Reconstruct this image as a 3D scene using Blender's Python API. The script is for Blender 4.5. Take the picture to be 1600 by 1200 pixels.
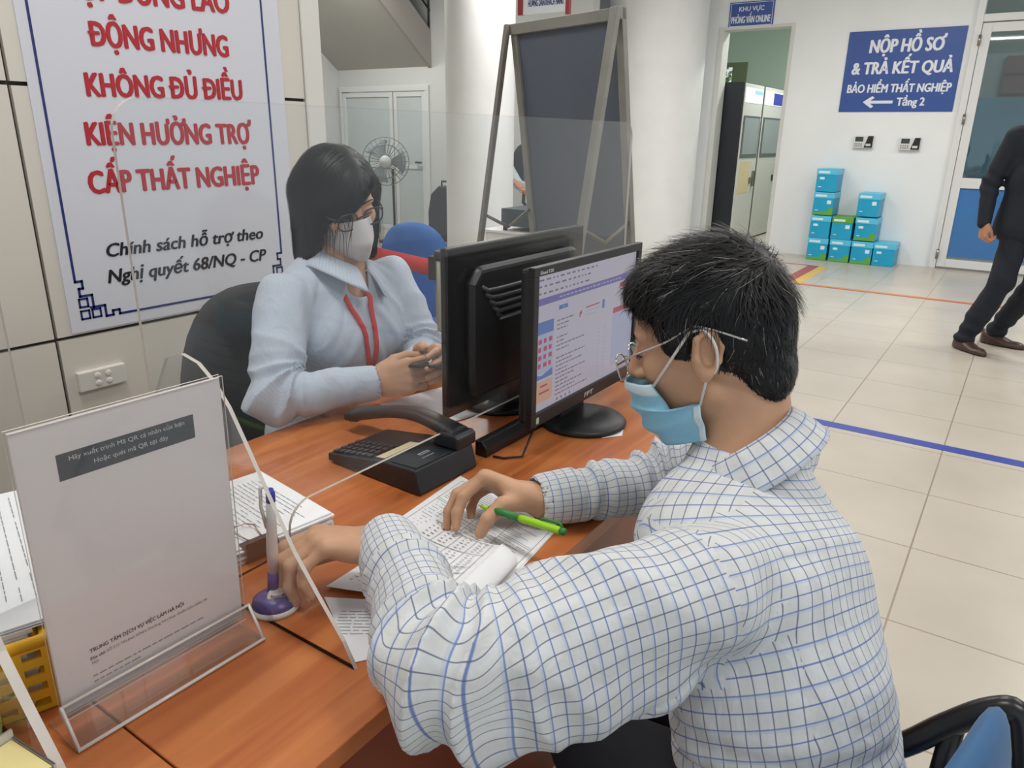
import bpy, math, random
import numpy as np
from mathutils import Vector, Matrix

for o in list(bpy.data.objects):
    bpy.data.objects.remove(o)
SC = bpy.context.scene
COL = SC.collection

# ------------------------------------------------------------------ camera
cam_d = bpy.data.cameras.new('camera')
cam_d.sensor_width = 36.0
cam_d.lens = 1157.8 * 36.0 / 1600.0
cam_d.clip_start = 0.02
cam_d.clip_end = 100
cam = bpy.data.objects.new('camera', cam_d)
COL.objects.link(cam)
_yaw, _pit, _rol = [math.radians(a) for a in (34.028, 18.552, 0.934)]
_f = Vector((-math.sin(_yaw) * math.cos(_pit), math.cos(_yaw) * math.cos(_pit), -math.sin(_pit)))
_r = Vector((math.cos(_yaw), math.sin(_yaw), 0))
_u = _r.cross(_f)
_r2 = _r * math.cos(_rol) + _u * math.sin(_rol)
_u2 = _u * math.cos(_rol) - _r * math.sin(_rol)
cam.matrix_world = Matrix(((_r2.x, _u2.x, -_f.x, 0), (_r2.y, _u2.y, -_f.y, 0), (_r2.z, _u2.z, -_f.z, 1.32), (0, 0, 0, 1)))
SC.camera = cam

# ------------------------------------------------------------------ world, light, exposure
W = bpy.data.worlds.new('world')
SC.world = W
W.use_nodes = True
_bg = W.node_tree.nodes['Background']
_bg.inputs[0].default_value = (0.86, 0.94, 1.0, 1)
_bg.inputs[1].default_value = 0.80
vs = SC.view_settings
vs.view_transform = 'Standard'
vs.look = 'None'
vs.exposure = -0.07
vs.gamma = 1.0
vs.use_curve_mapping = False


def area(name, loc, size, power, color=(1, 1, 1), rot=(0, 0, 0)):
    l = bpy.data.lights.new(name, 'AREA')
    l.shape = 'RECTANGLE'
    l.size, l.size_y = size
    l.energy = power
    l.color = color
    o = bpy.data.objects.new(name, l)
    o.location = loc
    o.rotation_euler = rot
    COL.objects.link(o)
    return o


LAMP_POS = [(-3.6, 2.2), (-1.2, 0.6), (1.2, 0.6), (-1.2, 3.6), (1.2, 3.6), (-3.6, 5.6), (-1.2, 6.8), (1.4, 6.8), (-6.8, 6.4)]
LAMP_W = 27
for _x, _y in LAMP_POS:
    area('ceiling_lamp_light', (_x, _y, 3.24), (1.1, 0.28), LAMP_W * (2.2 if _x < -6 else 1.9 if _y > 5 else 1), (1.0, 0.975, 0.945))


# ------------------------------------------------------------------ material helpers
def lin(c):
    if isinstance(c, str):
        c = [int(c[i:i + 2], 16) / 255 for i in (0, 2, 4)]
    return tuple((v / 12.92 if v <= 0.04045 else ((v + 0.055) / 1.055) ** 2.4) for v in c) + (1,)


MATS = {}


def mat(name, col='808080', rough=0.6, metal=0.0, spec=0.5, emit=None, es=1.0, bump=None, noise=None, sss=0):
    """bump=(scale, strength); noise=(scale, amount) varies the base colour with a noise texture."""
    if name in MATS:
        return MATS[name]
    m = bpy.data.materials.new(name)
    m.use_nodes = True
    nt = m.node_tree
    b = nt.nodes['Principled BSDF']
    c = lin(col)
    b.inputs['Base Color'].default_value = c
    b.inputs['Roughness'].default_value = rough
    b.inputs['Metallic'].default_value = metal
    b.inputs['Specular IOR Level'].default_value = spec
    if sss:
        b.inputs['Subsurface Weight'].default_value = sss
        b.inputs['Subsurface Radius'].default_value = (0.012, 0.005, 0.003)
    if emit:
        b.inputs['Emission Color'].default_value = lin(emit)
        b.inputs['Emission Strength'].default_value = es
    if noise or bump:
        tc = nt.nodes.new('ShaderNodeTexCoord')
    if noise:
        n = nt.nodes.new('ShaderNodeTexNoise')
        n.inputs['Scale'].default_value = noise[0]
        n.inputs['Detail'].default_value = 5
        nt.links.new(tc.outputs['Object'], n.inputs['Vector'])
        r = nt.nodes.new('ShaderNodeValToRGB')
        a = noise[1]
        r.color_ramp.elements[0].position = 0.3
        r.color_ramp.elements[1].position = 0.7
        r.color_ramp.elements[0].color = tuple(v * (1 - a) for v in c[:3]) + (1,)
        r.color_ramp.elements[1].color = tuple(min(1, v * (1 + a)) for v in c[:3]) + (1,)
        nt.links.new(n.outputs['Fac'], r.inputs[0])
        nt.links.new(r.outputs[0], b.inputs['Base Color'])
    if bump:
        n2 = nt.nodes.new('ShaderNodeTexNoise')
        n2.inputs['Scale'].default_value = bump[0]
        n2.inputs['Detail'].default_value = 6
        nt.links.new(tc.outputs['Object'], n2.inputs['Vector'])
        bp = nt.nodes.new('ShaderNodeBump')
        bp.inputs['Strength'].default_value = bump[1]
        bp.inputs['Distance'].default_value = 0.002
        nt.links.new(n2.outputs['Fac'], bp.inputs['Height'])
        nt.links.new(bp.outputs[0], b.inputs['Normal'])
    MATS[name] = m
    return m


def glass(name, tint=(1, 1, 1), refl=0.04, haze=0.0, hazecol='ffffff'):
    """Thin clear sheet: straight-through transmission plus mirror reflection that grows at grazing angles."""
    if name in MATS:
        return MATS[name]
    m = bpy.data.materials.new(name)
    m.use_nodes = True
    nt = m.node_tree
    nt.nodes.clear()
    out = nt.nodes.new('ShaderNodeOutputMaterial')
    tr = nt.nodes.new('ShaderNodeBsdfTransparent')
    tr.inputs[0].default_value = tuple(tint) + (1,)
    gl = nt.nodes.new('ShaderNodeBsdfGlossy')
    gl.inputs['Roughness'].default_value = 0.02
    lw = nt.nodes.new('ShaderNodeLayerWeight')
    lw.inputs[0].default_value = 0.5
    pw = nt.nodes.new('ShaderNodeMath'); pw.operation = 'POWER'; pw.inputs[1].default_value = 4.0
    nt.links.new(lw.outputs['Facing'], pw.inputs[0])
    ma = nt.nodes.new('ShaderNodeMath'); ma.operation = 'MULTIPLY_ADD'
    ma.inputs[1].default_value = 0.9; ma.inputs[2].default_value = refl
    nt.links.new(pw.outputs[0], ma.inputs[0])
    mx = nt.nodes.new('ShaderNodeMixShader')
    nt.links.new(ma.outputs[0], mx.inputs[0])
    nt.links.new(tr.outputs[0], mx.inputs[1])
    nt.links.new(gl.outputs[0], mx.inputs[2])
    last = mx
    if haze:
        df = nt.nodes.new('ShaderNodeBsdfDiffuse'); df.inputs[0].default_value = lin(hazecol)
        m2 = nt.nodes.new('ShaderNodeMixShader'); m2.inputs[0].default_value = haze
        nt.links.new(mx.outputs[0], m2.inputs[1]); nt.links.new(df.outputs[0], m2.inputs[2])
        last = m2
    nt.links.new(last.outputs[0], out.inputs[0])
    MATS[name] = m
    return m


# ------------------------------------------------------------------ mesh helpers
def rotm(rx=0, ry=0, rz=0):
    return np.array(Matrix.Rotation(rz, 3, 'Z') @ Matrix.Rotation(ry, 3, 'Y') @ Matrix.Rotation(rx, 3, 'X'))


def smooth_path(pts, n=6):
    """Catmull-Rom curve through the points."""
    P = [np.asarray(p, float) for p in pts]
    P = [2 * P[0] - P[1]] + P + [2 * P[-1] - P[-2]]
    out = []
    for i in range(1, len(P) - 2):
        for k in range(n):
            t = k / n
            out.append(0.5 * (2 * P[i] + (P[i + 1] - P[i - 1]) * t + (2 * P[i - 1] - 5 * P[i] + 4 * P[i + 1] - P[i + 2]) * t * t + (3 * P[i] - P[i - 1] - 3 * P[i + 1] + P[i + 2]) * t ** 3))
    out.append(P[-2])
    return out


class MB:
    def __init__(s):
        s.v = []; s.f = []; s.m = []; s.sm = []

    def add(s, vs_, fs_, m=0, smooth=False):
        n = len(s.v)
        s.v += [tuple(map(float, v)) for v in vs_]
        s.f += [tuple(n + i for i in f) for f in fs_]
        s.m += [m] * len(fs_); s.sm += [smooth] * len(fs_)
        return s

    def box(s, c, d, R=None, m=0):
        hx, hy, hz = d[0] / 2, d[1] / 2, d[2] / 2
        vs_ = [np.array((x, y, z)) for x in (-hx, hx) for y in (-hy, hy) for z in (-hz, hz)]
        if R is not None:
            vs_ = [R @ v for v in vs_]
        vs_ = [v + np.array(c) for v in vs_]
        return s.add(vs_, [(0, 1, 3, 2), (4, 6, 7, 5), (0, 4, 5, 1), (2, 3, 7, 6), (0, 2, 6, 4), (1, 5, 7, 3)], m)

    def bb(s, x0, x1, y0, y1, z0, z1, m=0):
        return s.box(((x0 + x1) / 2, (y0 + y1) / 2, (z0 + z1) / 2), (abs(x1 - x0), abs(y1 - y0), abs(z1 - z0)), None, m)

    def tube(s, pts, r, n=10, m=0, closed=False, cap=True, flat=1.0):
        pts = [np.array(p, float) for p in pts]
        rs = r if hasattr(r, '__len__') else [r] * len(pts)
        N = len(pts)
        up = None
        rings = []
        for i, p in enumerate(pts):
            if closed:
                t = pts[(i + 1) % N] - pts[i - 1]
            else:
                t = pts[min(i + 1, N - 1)] - pts[max(i - 1, 0)]
            t = t / (np.linalg.norm(t) + 1e-12)
            if up is None:
                a = np.array((0, 0, 1.0)) if abs(t[2]) < 0.9 else np.array((1.0, 0, 0))
                up = a - t * (a @ t)
            else:
                up = up - t * (up @ t)
            up = up / (np.linalg.norm(up) + 1e-12)
            sd = np.cross(t, up)
            rings.append([p + rs[i] * (math.cos(2 * math.pi * k / n) * up * flat + math.sin(2 * math.pi * k / n) * sd) for k in range(n)])
        vs_ = [v for rr in rings for v in rr]
        fs_ = []
        for i in range(N if closed else N - 1):
            j = (i + 1) % N
            for k in range(n):
                fs_.append((i * n + k, i * n + (k + 1) % n, j * n + (k + 1) % n, j * n + k))
        s.add(vs_, fs_, m, True)
        if cap and not closed:
            b = len(s.v) - len(vs_)
            s.f += [tuple(b + k for k in reversed(range(n))), tuple(b + (N - 1) * n + k for k in range(n))]
            s.m += [m, m]; s.sm += [False, False]
        return s

    def cyl(s, a, b, r, n=20, m=0):
        return s.tube([a, b], r, n, m)

    def lathe(s, prof, c, n=32, m=0, axis=None, smooth=True):
        """prof: list of (radius, height); axis: 3x3 whose columns map local xyz."""
        A = np.eye(3) if axis is None else axis
        vs_ = []
        for rr, h in prof:
            for k in range(n):
                a = 2 * math.pi * k / n
                vs_.append(np.array(c) + A @ np.array((rr * math.cos(a), rr * math.sin(a), h)))
        fs_ = []
        for i in range(len(prof) - 1):
            for k in range(n):
                fs_.append((i * n + k, i * n + (k + 1) % n, (i + 1) * n + (k + 1) % n, (i + 1) * n + k))
        s.add(vs_, fs_, m, smooth)
        b = len(s.v) - len(vs_)
        if prof[0][0] > 1e-6:
            s.f.append(tuple(b + k for k in reversed(range(n)))); s.m.append(m); s.sm.append(False)
        if prof[-1][0] > 1e-6:
            s.f.append(tuple(b + (len(prof) - 1) * n + k for k in range(n))); s.m.append(m); s.sm.append(False)
        return s

    def frame(s, x0, x1, z0, z1, y0, y1, t, mids=(), m=0):
        """rectangular frame in the xz plane, rails between the stiles so that no faces overlap; mids = (z, z) rails."""
        s.bb(x0, x0 + t, y0, y1, z0, z1, m); s.bb(x1 - t, x1, y0, y1, z0, z1, m)
        s.bb(x0 + t, x1 - t, y0, y1, z1 - t, z1, m); s.bb(x0 + t, x1 - t, y0, y1, z0, z0 + t, m)
        for a, b in mids:
            s.bb(x0 + t, x1 - t, y0, y1, a, b, m)
        return s

    def prism(s, poly, fn, d0, d1, m=0, mside=None):
        """poly: 2-D outline; fn(u, v, d) -> xyz; extruded from d0 to d1."""
        n = len(poly)
        vs_ = [fn(u, v, d0) for u, v in poly] + [fn(u, v, d1) for u, v in poly]
        s.add(vs_, [tuple(reversed(range(n))), tuple(range(n, 2 * n))], m)
        b = len(s.v) - 2 * n
        for k in range(n):
            s.f.append((b + k, b + (k + 1) % n, b + n + (k + 1) % n, b + n + k)); s.m.append(m if mside is None else mside); s.sm.append(False)
        return s

    def grid(s, fn, nu, nv, m=0, smooth=True, closed_u=False):
        vs_ = [fn(i / (nu - (0 if closed_u else 1)), j / (nv - 1)) for j in range(nv) for i in range(nu)]
        fs_ = []
        for j in range(nv - 1):
            for i in range(nu if closed_u else nu - 1):
                k = (i + 1) % nu
                fs_.append((j * nu + i, j * nu + k, (j + 1) * nu + k, (j + 1) * nu + i))
        return s.add(vs_, fs_, m, smooth)

    def build(s, name, mats, parent=None, bevel=0, seg=2, origin=None, solid=0, sub=0):
        me = bpy.data.meshes.new(name)
        vs_ = s.v
        o = bpy.data.objects.new(name, me)
        off = np.zeros(3)
        if origin is not None:
            off = np.array(origin, float)
        elif parent is not None:
            pw = parent
            while pw is not None:
                off = off + np.array(pw.location); pw = pw.parent
        me.from_pydata([tuple(np.array(v) - off) for v in vs_], [], s.f)
        for m in (mats if isinstance(mats, (list, tuple)) else [mats]):
            me.materials.append(m)
        me.polygons.foreach_set('material_index', s.m)
        me.polygons.foreach_set('use_smooth', s.sm)
        me.update()
        COL.objects.link(o)
        if parent is not None:
            o.parent = parent
        elif origin is not None:
            o.location = origin
        if solid:
            md = o.modifiers.new('solidify', 'SOLIDIFY'); md.thickness = solid; md.offset = 0
        if bevel:
            md = o.modifiers.new('bevel', 'BEVEL'); md.width = bevel; md.segments = seg; md.limit_method = 'ANGLE'; md.angle_limit = 0.7
        if sub:
            md = o.modifiers.new('sub', 'SUBSURF'); md.levels = sub; md.render_levels = sub
        return o


def tag(o, label=None, cat=None, group=None, kind=None):
    if label: o['label'] = label
    if cat: o['category'] = cat
    if group: o['group'] = group
    if kind: o['kind'] = kind
    return o


def thing(name, loc, label, cat, group=None, kind=None):
    o = bpy.data.objects.new(name, None)
    o.empty_display_size = 0.05
    o.location = loc
    COL.objects.link(o)
    return tag(o, label, cat, group, kind)


def struct(o):
    o['kind'] = 'structure'
    return o


def glyphs(txt, shear=0.0):
    cu = bpy.data.curves.new('txt', 'FONT')
    cu.body = txt
    cu.shear = shear
    cu.resolution_u = 3
    cu.fill_mode = 'FRONT'
    ob = bpy.data.objects.new('txt', cu)
    COL.objects.link(ob)
    dg = bpy.context.evaluated_depsgraph_get()
    me = bpy.data.meshes.new_from_object(ob.evaluated_get(dg))
    bpy.data.objects.remove(ob); bpy.data.curves.remove(cu)
    co = np.array([v.co[:2] for v in me.vertices]).reshape(-1, 2)
    fs = [tuple(p.vertices) for p in me.polygons]
    bpy.data.meshes.remove(me)
    return co, fs


HORN = {'Ơ': 'O', 'Ở': 'Ỏ', 'Ợ': 'Ọ', 'ơ': 'o', 'ợ': 'ọ', 'ở': 'ỏ'}


def text_block(items, name, m, parent, plane, lift=0.0006, off=0.0):
    """items: (text, u0, u1, v_base, cap_height, bold, shear[, v_base_right]); plane(u, v, d) -> world xyz.  One mesh for the block.
    Barred D and horned O are drawn as plain letters plus their own stroke."""
    for it in items:
        mb = MB()
        txt, u0, u1, vb, cap, bold, shear = it[:7]
        vr = it[7] if len(it) > 7 else vb
        plain = ''.join(HORN.get(c, {'Đ': 'D', 'đ': 'd'}.get(c, c)) for c in txt)
        co, fs = glyphs(plain, 0.0)
        if not len(co):
            continue
        polys = [(co, fs)]
        for i, c in enumerate(txt):
            if c in HORN or c in 'Đđ':
                r_ = glyphs(plain[:i] + {'Ỏ': 'O', 'Ọ': 'O', 'ọ': 'o', 'ỏ': 'o'}.get(plain[i], plain[i]))[0][:, 0].max()
                w_ = np.ptp(glyphs(plain[i])[0][:, 0])
                if c == 'Đ':
                    q = [(r_ - w_ - 0.08, 0.33), (r_ - w_ * 0.45, 0.33), (r_ - w_ * 0.45, 0.40), (r_ - w_ - 0.08, 0.40)]
                elif c == 'đ':
                    q = [(r_ - 0.24, 0.56), (r_ + 0.05, 0.56), (r_ + 0.05, 0.61), (r_ - 0.24, 0.61)]
                else:
                    dy = 0.0 if c.isupper() else -0.24
                    q = [(r_ - 0.12, 0.60 + dy), (r_ + 0.03, 0.66 + dy), (r_ + 0.085, 0.78 + dy), (r_ + 0.07, 0.86 + dy), (r_ - 0.01, 0.84 + dy), (r_ + 0.0, 0.76 + dy), (r_ - 0.13, 0.68 + dy)]
                polys.append((np.array(q), [tuple(range(len(q)))]))
        x0, x1 = co[:, 0].min(), max(p[0][:, 0].max() for p in polys)
        su = (u1 - u0) / max(1e-6, x1 - x0)
        sv = cap / 0.727
        for qi, (c2, f2) in enumerate(polys):
            uu = u0 + (c2[:, 0] - x0 + shear * c2[:, 1]) * su
            vv = vb + (vr - vb) * (c2[:, 0] - x0) / max(1e-6, x1 - x0) + c2[:, 1] * sv
            for k, (ou, ov) in enumerate(((0, 0), (-1, 0.3), (1, -0.3), (-0.4, -0.9), (0.4, 0.9)) if bold else ((0, 0),)):
                mb.add([plane(a_ + ou * bold * cap, b_ + ov * bold * cap * 0.6, lift + min(0.00025, cap * 0.01) * (k + 5 * (qi > 0))) for a_, b_ in zip(uu, vv)], f2)
        last = mb.build(name, m, parent)
    return last


# ------------------------------------------------------------------ common materials
M_white = mat('white_paint', 'dedfde', 0.55, noise=(3, 0.03))
M_whitewall = mat('white_wall', 'e6e9e9', 0.6, noise=(1.5, 0.03), bump=(60, 0.1))
M_ceil = mat('ceiling_paint', 'dcdcda', 0.8)
M_alu = mat('white_aluminium', 'd8d9d8', 0.35)
M_black = mat('black_plastic', '16181b', 0.42)
M_dark = mat('dark_plastic', '23262b', 0.5)
M_chrome = mat('chrome', 'd0d0d0', 0.12, 1.0)
M_steel = mat('brushed_steel', '9a958c', 0.28, 1.0)
M_paper = mat('paper', 'e9ebee', 0.8)
M_ink = mat('ink', '55585e', 0.8)
M_inkd = mat('dark_ink', '2a2b2f', 0.7)
M_acr = glass('clear_acrylic', (0.975, 0.982, 0.982), 0.024, 0.010, 'c8c4c0')
M_edge = mat('acrylic_edge', 'cdc6bf', 0.25)
M_pane = glass('window_pane', (0.8, 0.86, 0.86), 0.07)


def wood_mat():
    m = bpy.data.materials.new('orange_wood')
    m.use_nodes = True
    nt = m.node_tree
    b = nt.nodes['Principled BSDF']
    tc = nt.nodes.new('ShaderNodeTexCoord')
    mp = nt.nodes.new('ShaderNodeMapping')
    mp.inputs['Scale'].default_value = (22, 1.3, 6)
    nt.links.new(tc.outputs['Object'], mp.inputs[0])
    n = nt.nodes.new('ShaderNodeTexNoise'); n.inputs['Scale'].default_value = 1.6; n.inputs['Detail'].default_value = 7; n.inputs['Distortion'].default_value = 0.8
    nt.links.new(mp.outputs[0], n.inputs['Vector'])
    r = nt.nodes.new('ShaderNodeValToRGB')
    e = r.color_ramp.elements
    e[0].position = 0.25; e[0].color = lin('a4562b')
    e[1].position = 0.75; e[1].color = lin('c67b46')
    x = e.new(0.5); x.color = lin('b66a39')
    nt.links.new(n.outputs['Fac'], r.inputs[0])
    nt.links.new(r.outputs[0], b.inputs['Base Color'])
    b.inputs['Roughness'].default_value = 0.33
    b.inputs['Specular IOR Level'].default_value = 0.45
    return m


M_wood = wood_mat()
M_wooddark = mat('dark_red_wood', '8a4327', 0.4, noise=(5, 0.12))


def floor_mat():
    m = bpy.data.materials.new('cream_floor_tiles')
    m.use_nodes = True
    nt = m.node_tree
    b = nt.nodes['Principled BSDF']
    g = nt.nodes.new('ShaderNodeNewGeometry')
    sep = nt.nodes.new('ShaderNodeSeparateXYZ')
    nt.links.new(g.outputs['Position'], sep.inputs[0])

    def math_(op, a, b_=None, c=None):
        nd = nt.nodes.new('ShaderNodeMath'); nd.operation = op
        for i, v in enumerate((a, b_, c)):
            if v is None: continue
            if isinstance(v, (int, float)): nd.inputs[i].default_value = v
            else: nt.links.new(v, nd.inputs[i])
        return nd.outputs[0]
    P = 0.488
    ls = []
    for k, o in ((0, -0.112), (1, 2.138)):
        t = math_('SUBTRACT', sep.outputs[k], o)
        t = math_('DIVIDE', t, P)
        t = math_('SUBTRACT', t, math_('ROUND', t))
        t = math_('ABSOLUTE', t)
        ls.append(math_('LESS_THAN', t, 0.006))
    gr = math_('MAXIMUM', ls[0], ls[1])
    n = nt.nodes.new('ShaderNodeTexNoise'); n.inputs['Scale'].default_value = 2.5; n.inputs['Detail'].default_value = 8
    nt.links.new(g.outputs['Position'], n.inputs['Vector'])
    r = nt.nodes.new('ShaderNodeValToRGB')
    r.color_ramp.elements[0].position = 0.3; r.color_ramp.elements[0].color = lin('b9b1a4')
    r.color_ramp.elements[1].position = 0.7; r.color_ramp.elements[1].color = lin('c3bbae')
    nt.links.new(n.outputs['Fac'], r.inputs[0])
    mx = nt.nodes.new('ShaderNodeMix'); mx.data_type = 'RGBA'
    nt.links.new(gr, mx.inputs[0])
    nt.links.new(r.outputs[0], mx.inputs[6])
    mx.inputs[7].default_value = lin('95897b')
    nt.links.new(mx.outputs[2], b.inputs['Base Color'])
    b.inputs['Roughness'].default_value = 0.28
    b.inputs['Specular IOR Level'].default_value = 0.4
    return m


M_floor = floor_mat()

# ================================================================== THE SETTING
mb = MB(); mb.bb(-10.5, 5, -3, 16.5, -0.1, 0)
struct(mb.build('floor', M_floor))
mb = MB(); mb.bb(-10.5, 5, -3, 9.9, 3.3, 3.45)
struct(mb.build('ceiling', M_ceil))

# cladded wall on the left: dark backing with beige panels, the gaps between them are real grooves
M_clad = mat('beige_cladding', 'd3cdc3', 0.42, noise=(0.9, 0.05))
M_groove = mat('dark_joint', '35322c', 0.8)
mb = MB()
mb.bb(-2.12, -1.912, -2.6, 1.70, 0, 3.3, 1)
ys = [0.822 - 0.89 * k for k in range(4, -1, -1)] + [1.655]
zs = [0.0, 0.242, 0.827, 1.412, 1.997, 2.582, 3.3]
for a, b in zip(ys[:-1], ys[1:]):
    for c, d in zip(zs[:-1], zs[1:]):
        mb.bb(-1.93, -1.90, a + 0.004, b - 0.004, c + 0.0045, d - 0.0045, 0)
struct(mb.build('wall_left', [M_clad, M_groove]))
mb = MB(); mb.bb(-2.13, -1.893, 1.655, 1.725, 0, 3.3)
struct(mb.build('trim_1', mat('pale_trim', 'd9d7d0', 0.5), bevel=0.004))

# wall with the blue sign, doorway cut out of it
mb = MB()
for x0, x1, z0, z1 in ((-6.6, -3.44, 0, 3.3), (-3.44, -2.60, 2.553, 3.3), (-2.60, -0.80, 0, 3.3), (-0.80, 1.3, 3.05, 3.3), (1.3, 5, 0, 3.3)):
    mb.bb(x0, x1, 9.45, 9.62, z0, z1)
struct(mb.build('wall_back', M_whitewall))
# rounded columns
M_col = mat('column_paint', 'e6e7e6', 0.55, noise=(4, 0.03), bump=(40, 0.15))


def column(name, x, y, r, sq=3.2):
    mb = MB()
    ring = []
    for k in range(64):
        a = 2 * math.pi * k / 64
        c, s_ = math.cos(a), math.sin(a)
        q = (abs(c) ** sq + abs(s_) ** sq) ** (-1 / sq)
        ring.append((x + r * q * c, y + r * q * s_))
    mb.grid(lambda u, v: ring[int(round(u * 64)) % 64] + (3.3 * v,), 64, 2, closed_u=True)
    return struct(mb.build(name, M_col))


column('trim_2', -4.37, 5.87, 0.318, 2)
column('trim_3', -4.06, 9.0, 0.58, 2.0)

# alcove under the stairs on the far left
M_alc = mat('alcove_paint', 'c3c6c4', 0.6, noise=(2, 0.03))
mb = MB(); mb.bb(-8.60, -8.47, 1.7, 8.2, 0, 3.3)
struct(mb.build('wall_far_left', M_alc))
mb = MB()
mb.bb(-8.6, -8.44, 8.0, 8.15, 0, 3.3); mb.bb(-8.44, -6.78, 8.0, 8.15, 1.93, 3.3); mb.bb(-6.78, -4.4, 8.0, 8.15, 0, 3.3)
struct(mb.build('wall_alcove', M_alc))
mb = MB(); mb.bb(-8.47, -2.13, 1.60, 1.70, 0, 3.3)
struct(mb.build('wall_behind_cladding', M_alc))
# stair flight seen from below: soffit, string and the rail on top
M_soffit = mat('stair_soffit', 'b3b2ad', 0.75, noise=(1.2, 0.03))
M_string = mat('stair_string', 'a9a49f', 0.75, noise=(1.2, 0.03))


def slope(y):
    return 2.15 + (8.0 - y) * 0.74


st = thing('staircase', (-7.6, 6.5, 2.4), 'grey concrete stair flight sloping over the alcove with metal doors', 'staircase')
st['kind'] = 'structure'
mb = MB()
mb.prism([(8.0, slope(8.0)), (6.0, slope(6.0)), (6.0, slope(6.0) + 0.36), (8.0, slope(8.0) + 0.36)], lambda u, v, d: (d, u, v), -8.47, -6.79)
mb.build('soffit', M_soffit, st)
mb = MB()
mb.prism([(8.35, slope(8.35) - 0.02), (6.0, slope(6.0) - 0.02), (6.0, slope(6.0) + 0.42), (8.35, slope(8.35) + 0.42)], lambda u, v, d: (d, u, v), -6.79, -6.74)
mb.build('string_board', M_string, st)
mb = MB()
mb.tube([(-6.76, 8.3, slope(8.3) + 0.66), (-6.76, 6.4, slope(6.4) + 0.66)], 0.012)
mb.build('rail', M_dark, st)
mb = MB()
mb.tube([(-6.76, 7.98, slope(7.98) + 0.41), (-6.76, 7.98, slope(7.98) + 1.2)], 0.012)
mb.build('baluster', M_dark, st)

# pale metal double doors in the alcove
M_mdoor = mat('pale_metal_door', 'b6bfbf', 0.25, noise=(2, 0.05))
M_mframe = mat('pale_metal_frame', 'ccd0ce', 0.35)
d = thing('door_1', (-7.6, 8.05, 0), 'pale grey metal double door in the alcove under the stairs', 'door'); d['kind'] = 'structure'
mb = MB()
mb.bb(-8.44, -8.39, 7.97, 8.05, 0, 1.86); mb.bb(-6.85, -6.78, 7.97, 8.05, 0, 1.86); mb.bb(-8.44, -6.78, 7.97, 8.05, 1.86, 1.93)
mb.build('door_frame', M_mframe, d, bevel=0.005)
for x0, x1 in ((-8.39, -7.43), (-7.42, -6.85)):
    mb = MB(); mb.bb(x0 + 0.004, x1 - 0.004, 8.0, 8.04, 0.01, 1.855)
    lf = mb.build('door_leaf', M_mdoor, d)
    mb = MB()
    mb.frame(x0 + 0.004, x1 - 0.004, 0.01, 1.85, 7.985, 8.0, 0.06, ((0.86, 0.91),))
    mb.build('rail', M_mframe, lf, bevel=0.003)
mb = MB(); mb.tube([(-7.0, 7.98, 0.95), (-7.0, 7.94, 0.95), (-6.9, 7.94, 0.95)], 0.012)
mb.build('door_handle', M_dark, d)

# aluminium glass door on the right
M_film = glass('frosted_film', (0.45, 0.62, 0.72), 0.05, 0.45, '7fa0b4')
M_blue_panel = mat('blue_door_panel', '3f74ae', 0.18, noise=(2, 0.06))
d = thing('door_2', (-0.1, 9.45, 0), 'white aluminium glass door with blue lower panel beside the big blue sign', 'door'); d['kind'] = 'structure'
mb = MB()
mb.bb(-0.80, -0.735, 9.40, 9.52, 0, 3.05); mb.bb(1.24, 1.3, 9.40, 9.52, 0, 3.05); mb.bb(-0.735, 1.24, 9.40, 9.52, 2.47, 2.54); mb.bb(-0.735, 1.24, 9.401, 9.52, 2.98, 3.05)
mb.build('door_frame', M_alu, d, bevel=0.004)
for x0, x1 in ((-0.73, 0.24), (0.26, 1.235)):
    mb = MB()
    mb.frame(x0, x1, 0.02, 2.46, 9.42, 9.47, 0.085, ((0.86, 0.965),))
    lf = mb.build('door_leaf', M_alu, d, bevel=0.003)
    mb = MB(); mb.bb(x0 + 0.085, x1 - 0.085, 9.44, 9.446, 0.965, 2.38); mb.build('upper_pane', M_pane, lf)
    mb = MB(); mb.bb(x0 + 0.085, x1 - 0.085, 9.447, 9.45, 0.965, 1.76); mb.build('frosted_film', M_film, lf)
    mb = MB(); mb.bb(x0 + 0.085, x1 - 0.085, 9.44, 9.45, 0.13, 0.86); mb.build('lower_panel', M_blue_panel, lf)
mb = MB(); mb.bb(-0.735, 1.24, 9.45, 9.456, 2.54, 2.98); mb.build('transom_pane', M_pane, d)
mb = MB()
for z in (0.16, 1.55, 2.3):
    mb.cyl((-0.735, 9.39, z - 0.05), (-0.735, 9.39, z + 0.05), 0.013, 10)
mb.build('hinge', M_steel, d)
# room behind that door
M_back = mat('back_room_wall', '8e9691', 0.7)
mb = MB(); mb.bb(-1.7, 5, 12.6, 12.7, 0, 3.4); struct(mb.build('wall_back_room', M_back))
mb = MB(); mb.bb(-1.8, -1.7, 9.62, 12.7, 0, 3.4); struct(mb.build('wall_back_room_side', M_back))
d = thing('reflection_panel', (-0.3, 12.55, 1.9), 'brown panel added behind the glass door, imitating a wooden panel reflected in its pane', 'window'); d['kind'] = 'structure'  # brown panel with bars, added behind the pane to imitate a reflection in it
mb = MB(); mb.bb(-0.62, 0.9, 12.53, 12.6, 1.72, 2.42); sh = mb.build('mirrored_panel', mat('brown_reflection', '6b564a', 0.6), d)
mb = MB()
for z in (1.95, 2.2):
    mb.bb(-0.62, 0.9, 12.515, 12.53, z - 0.012, z + 0.012)
mb.build('mirrored_bar', mat('brown_reflection_bar', '57453b', 0.6), sh)

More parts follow.
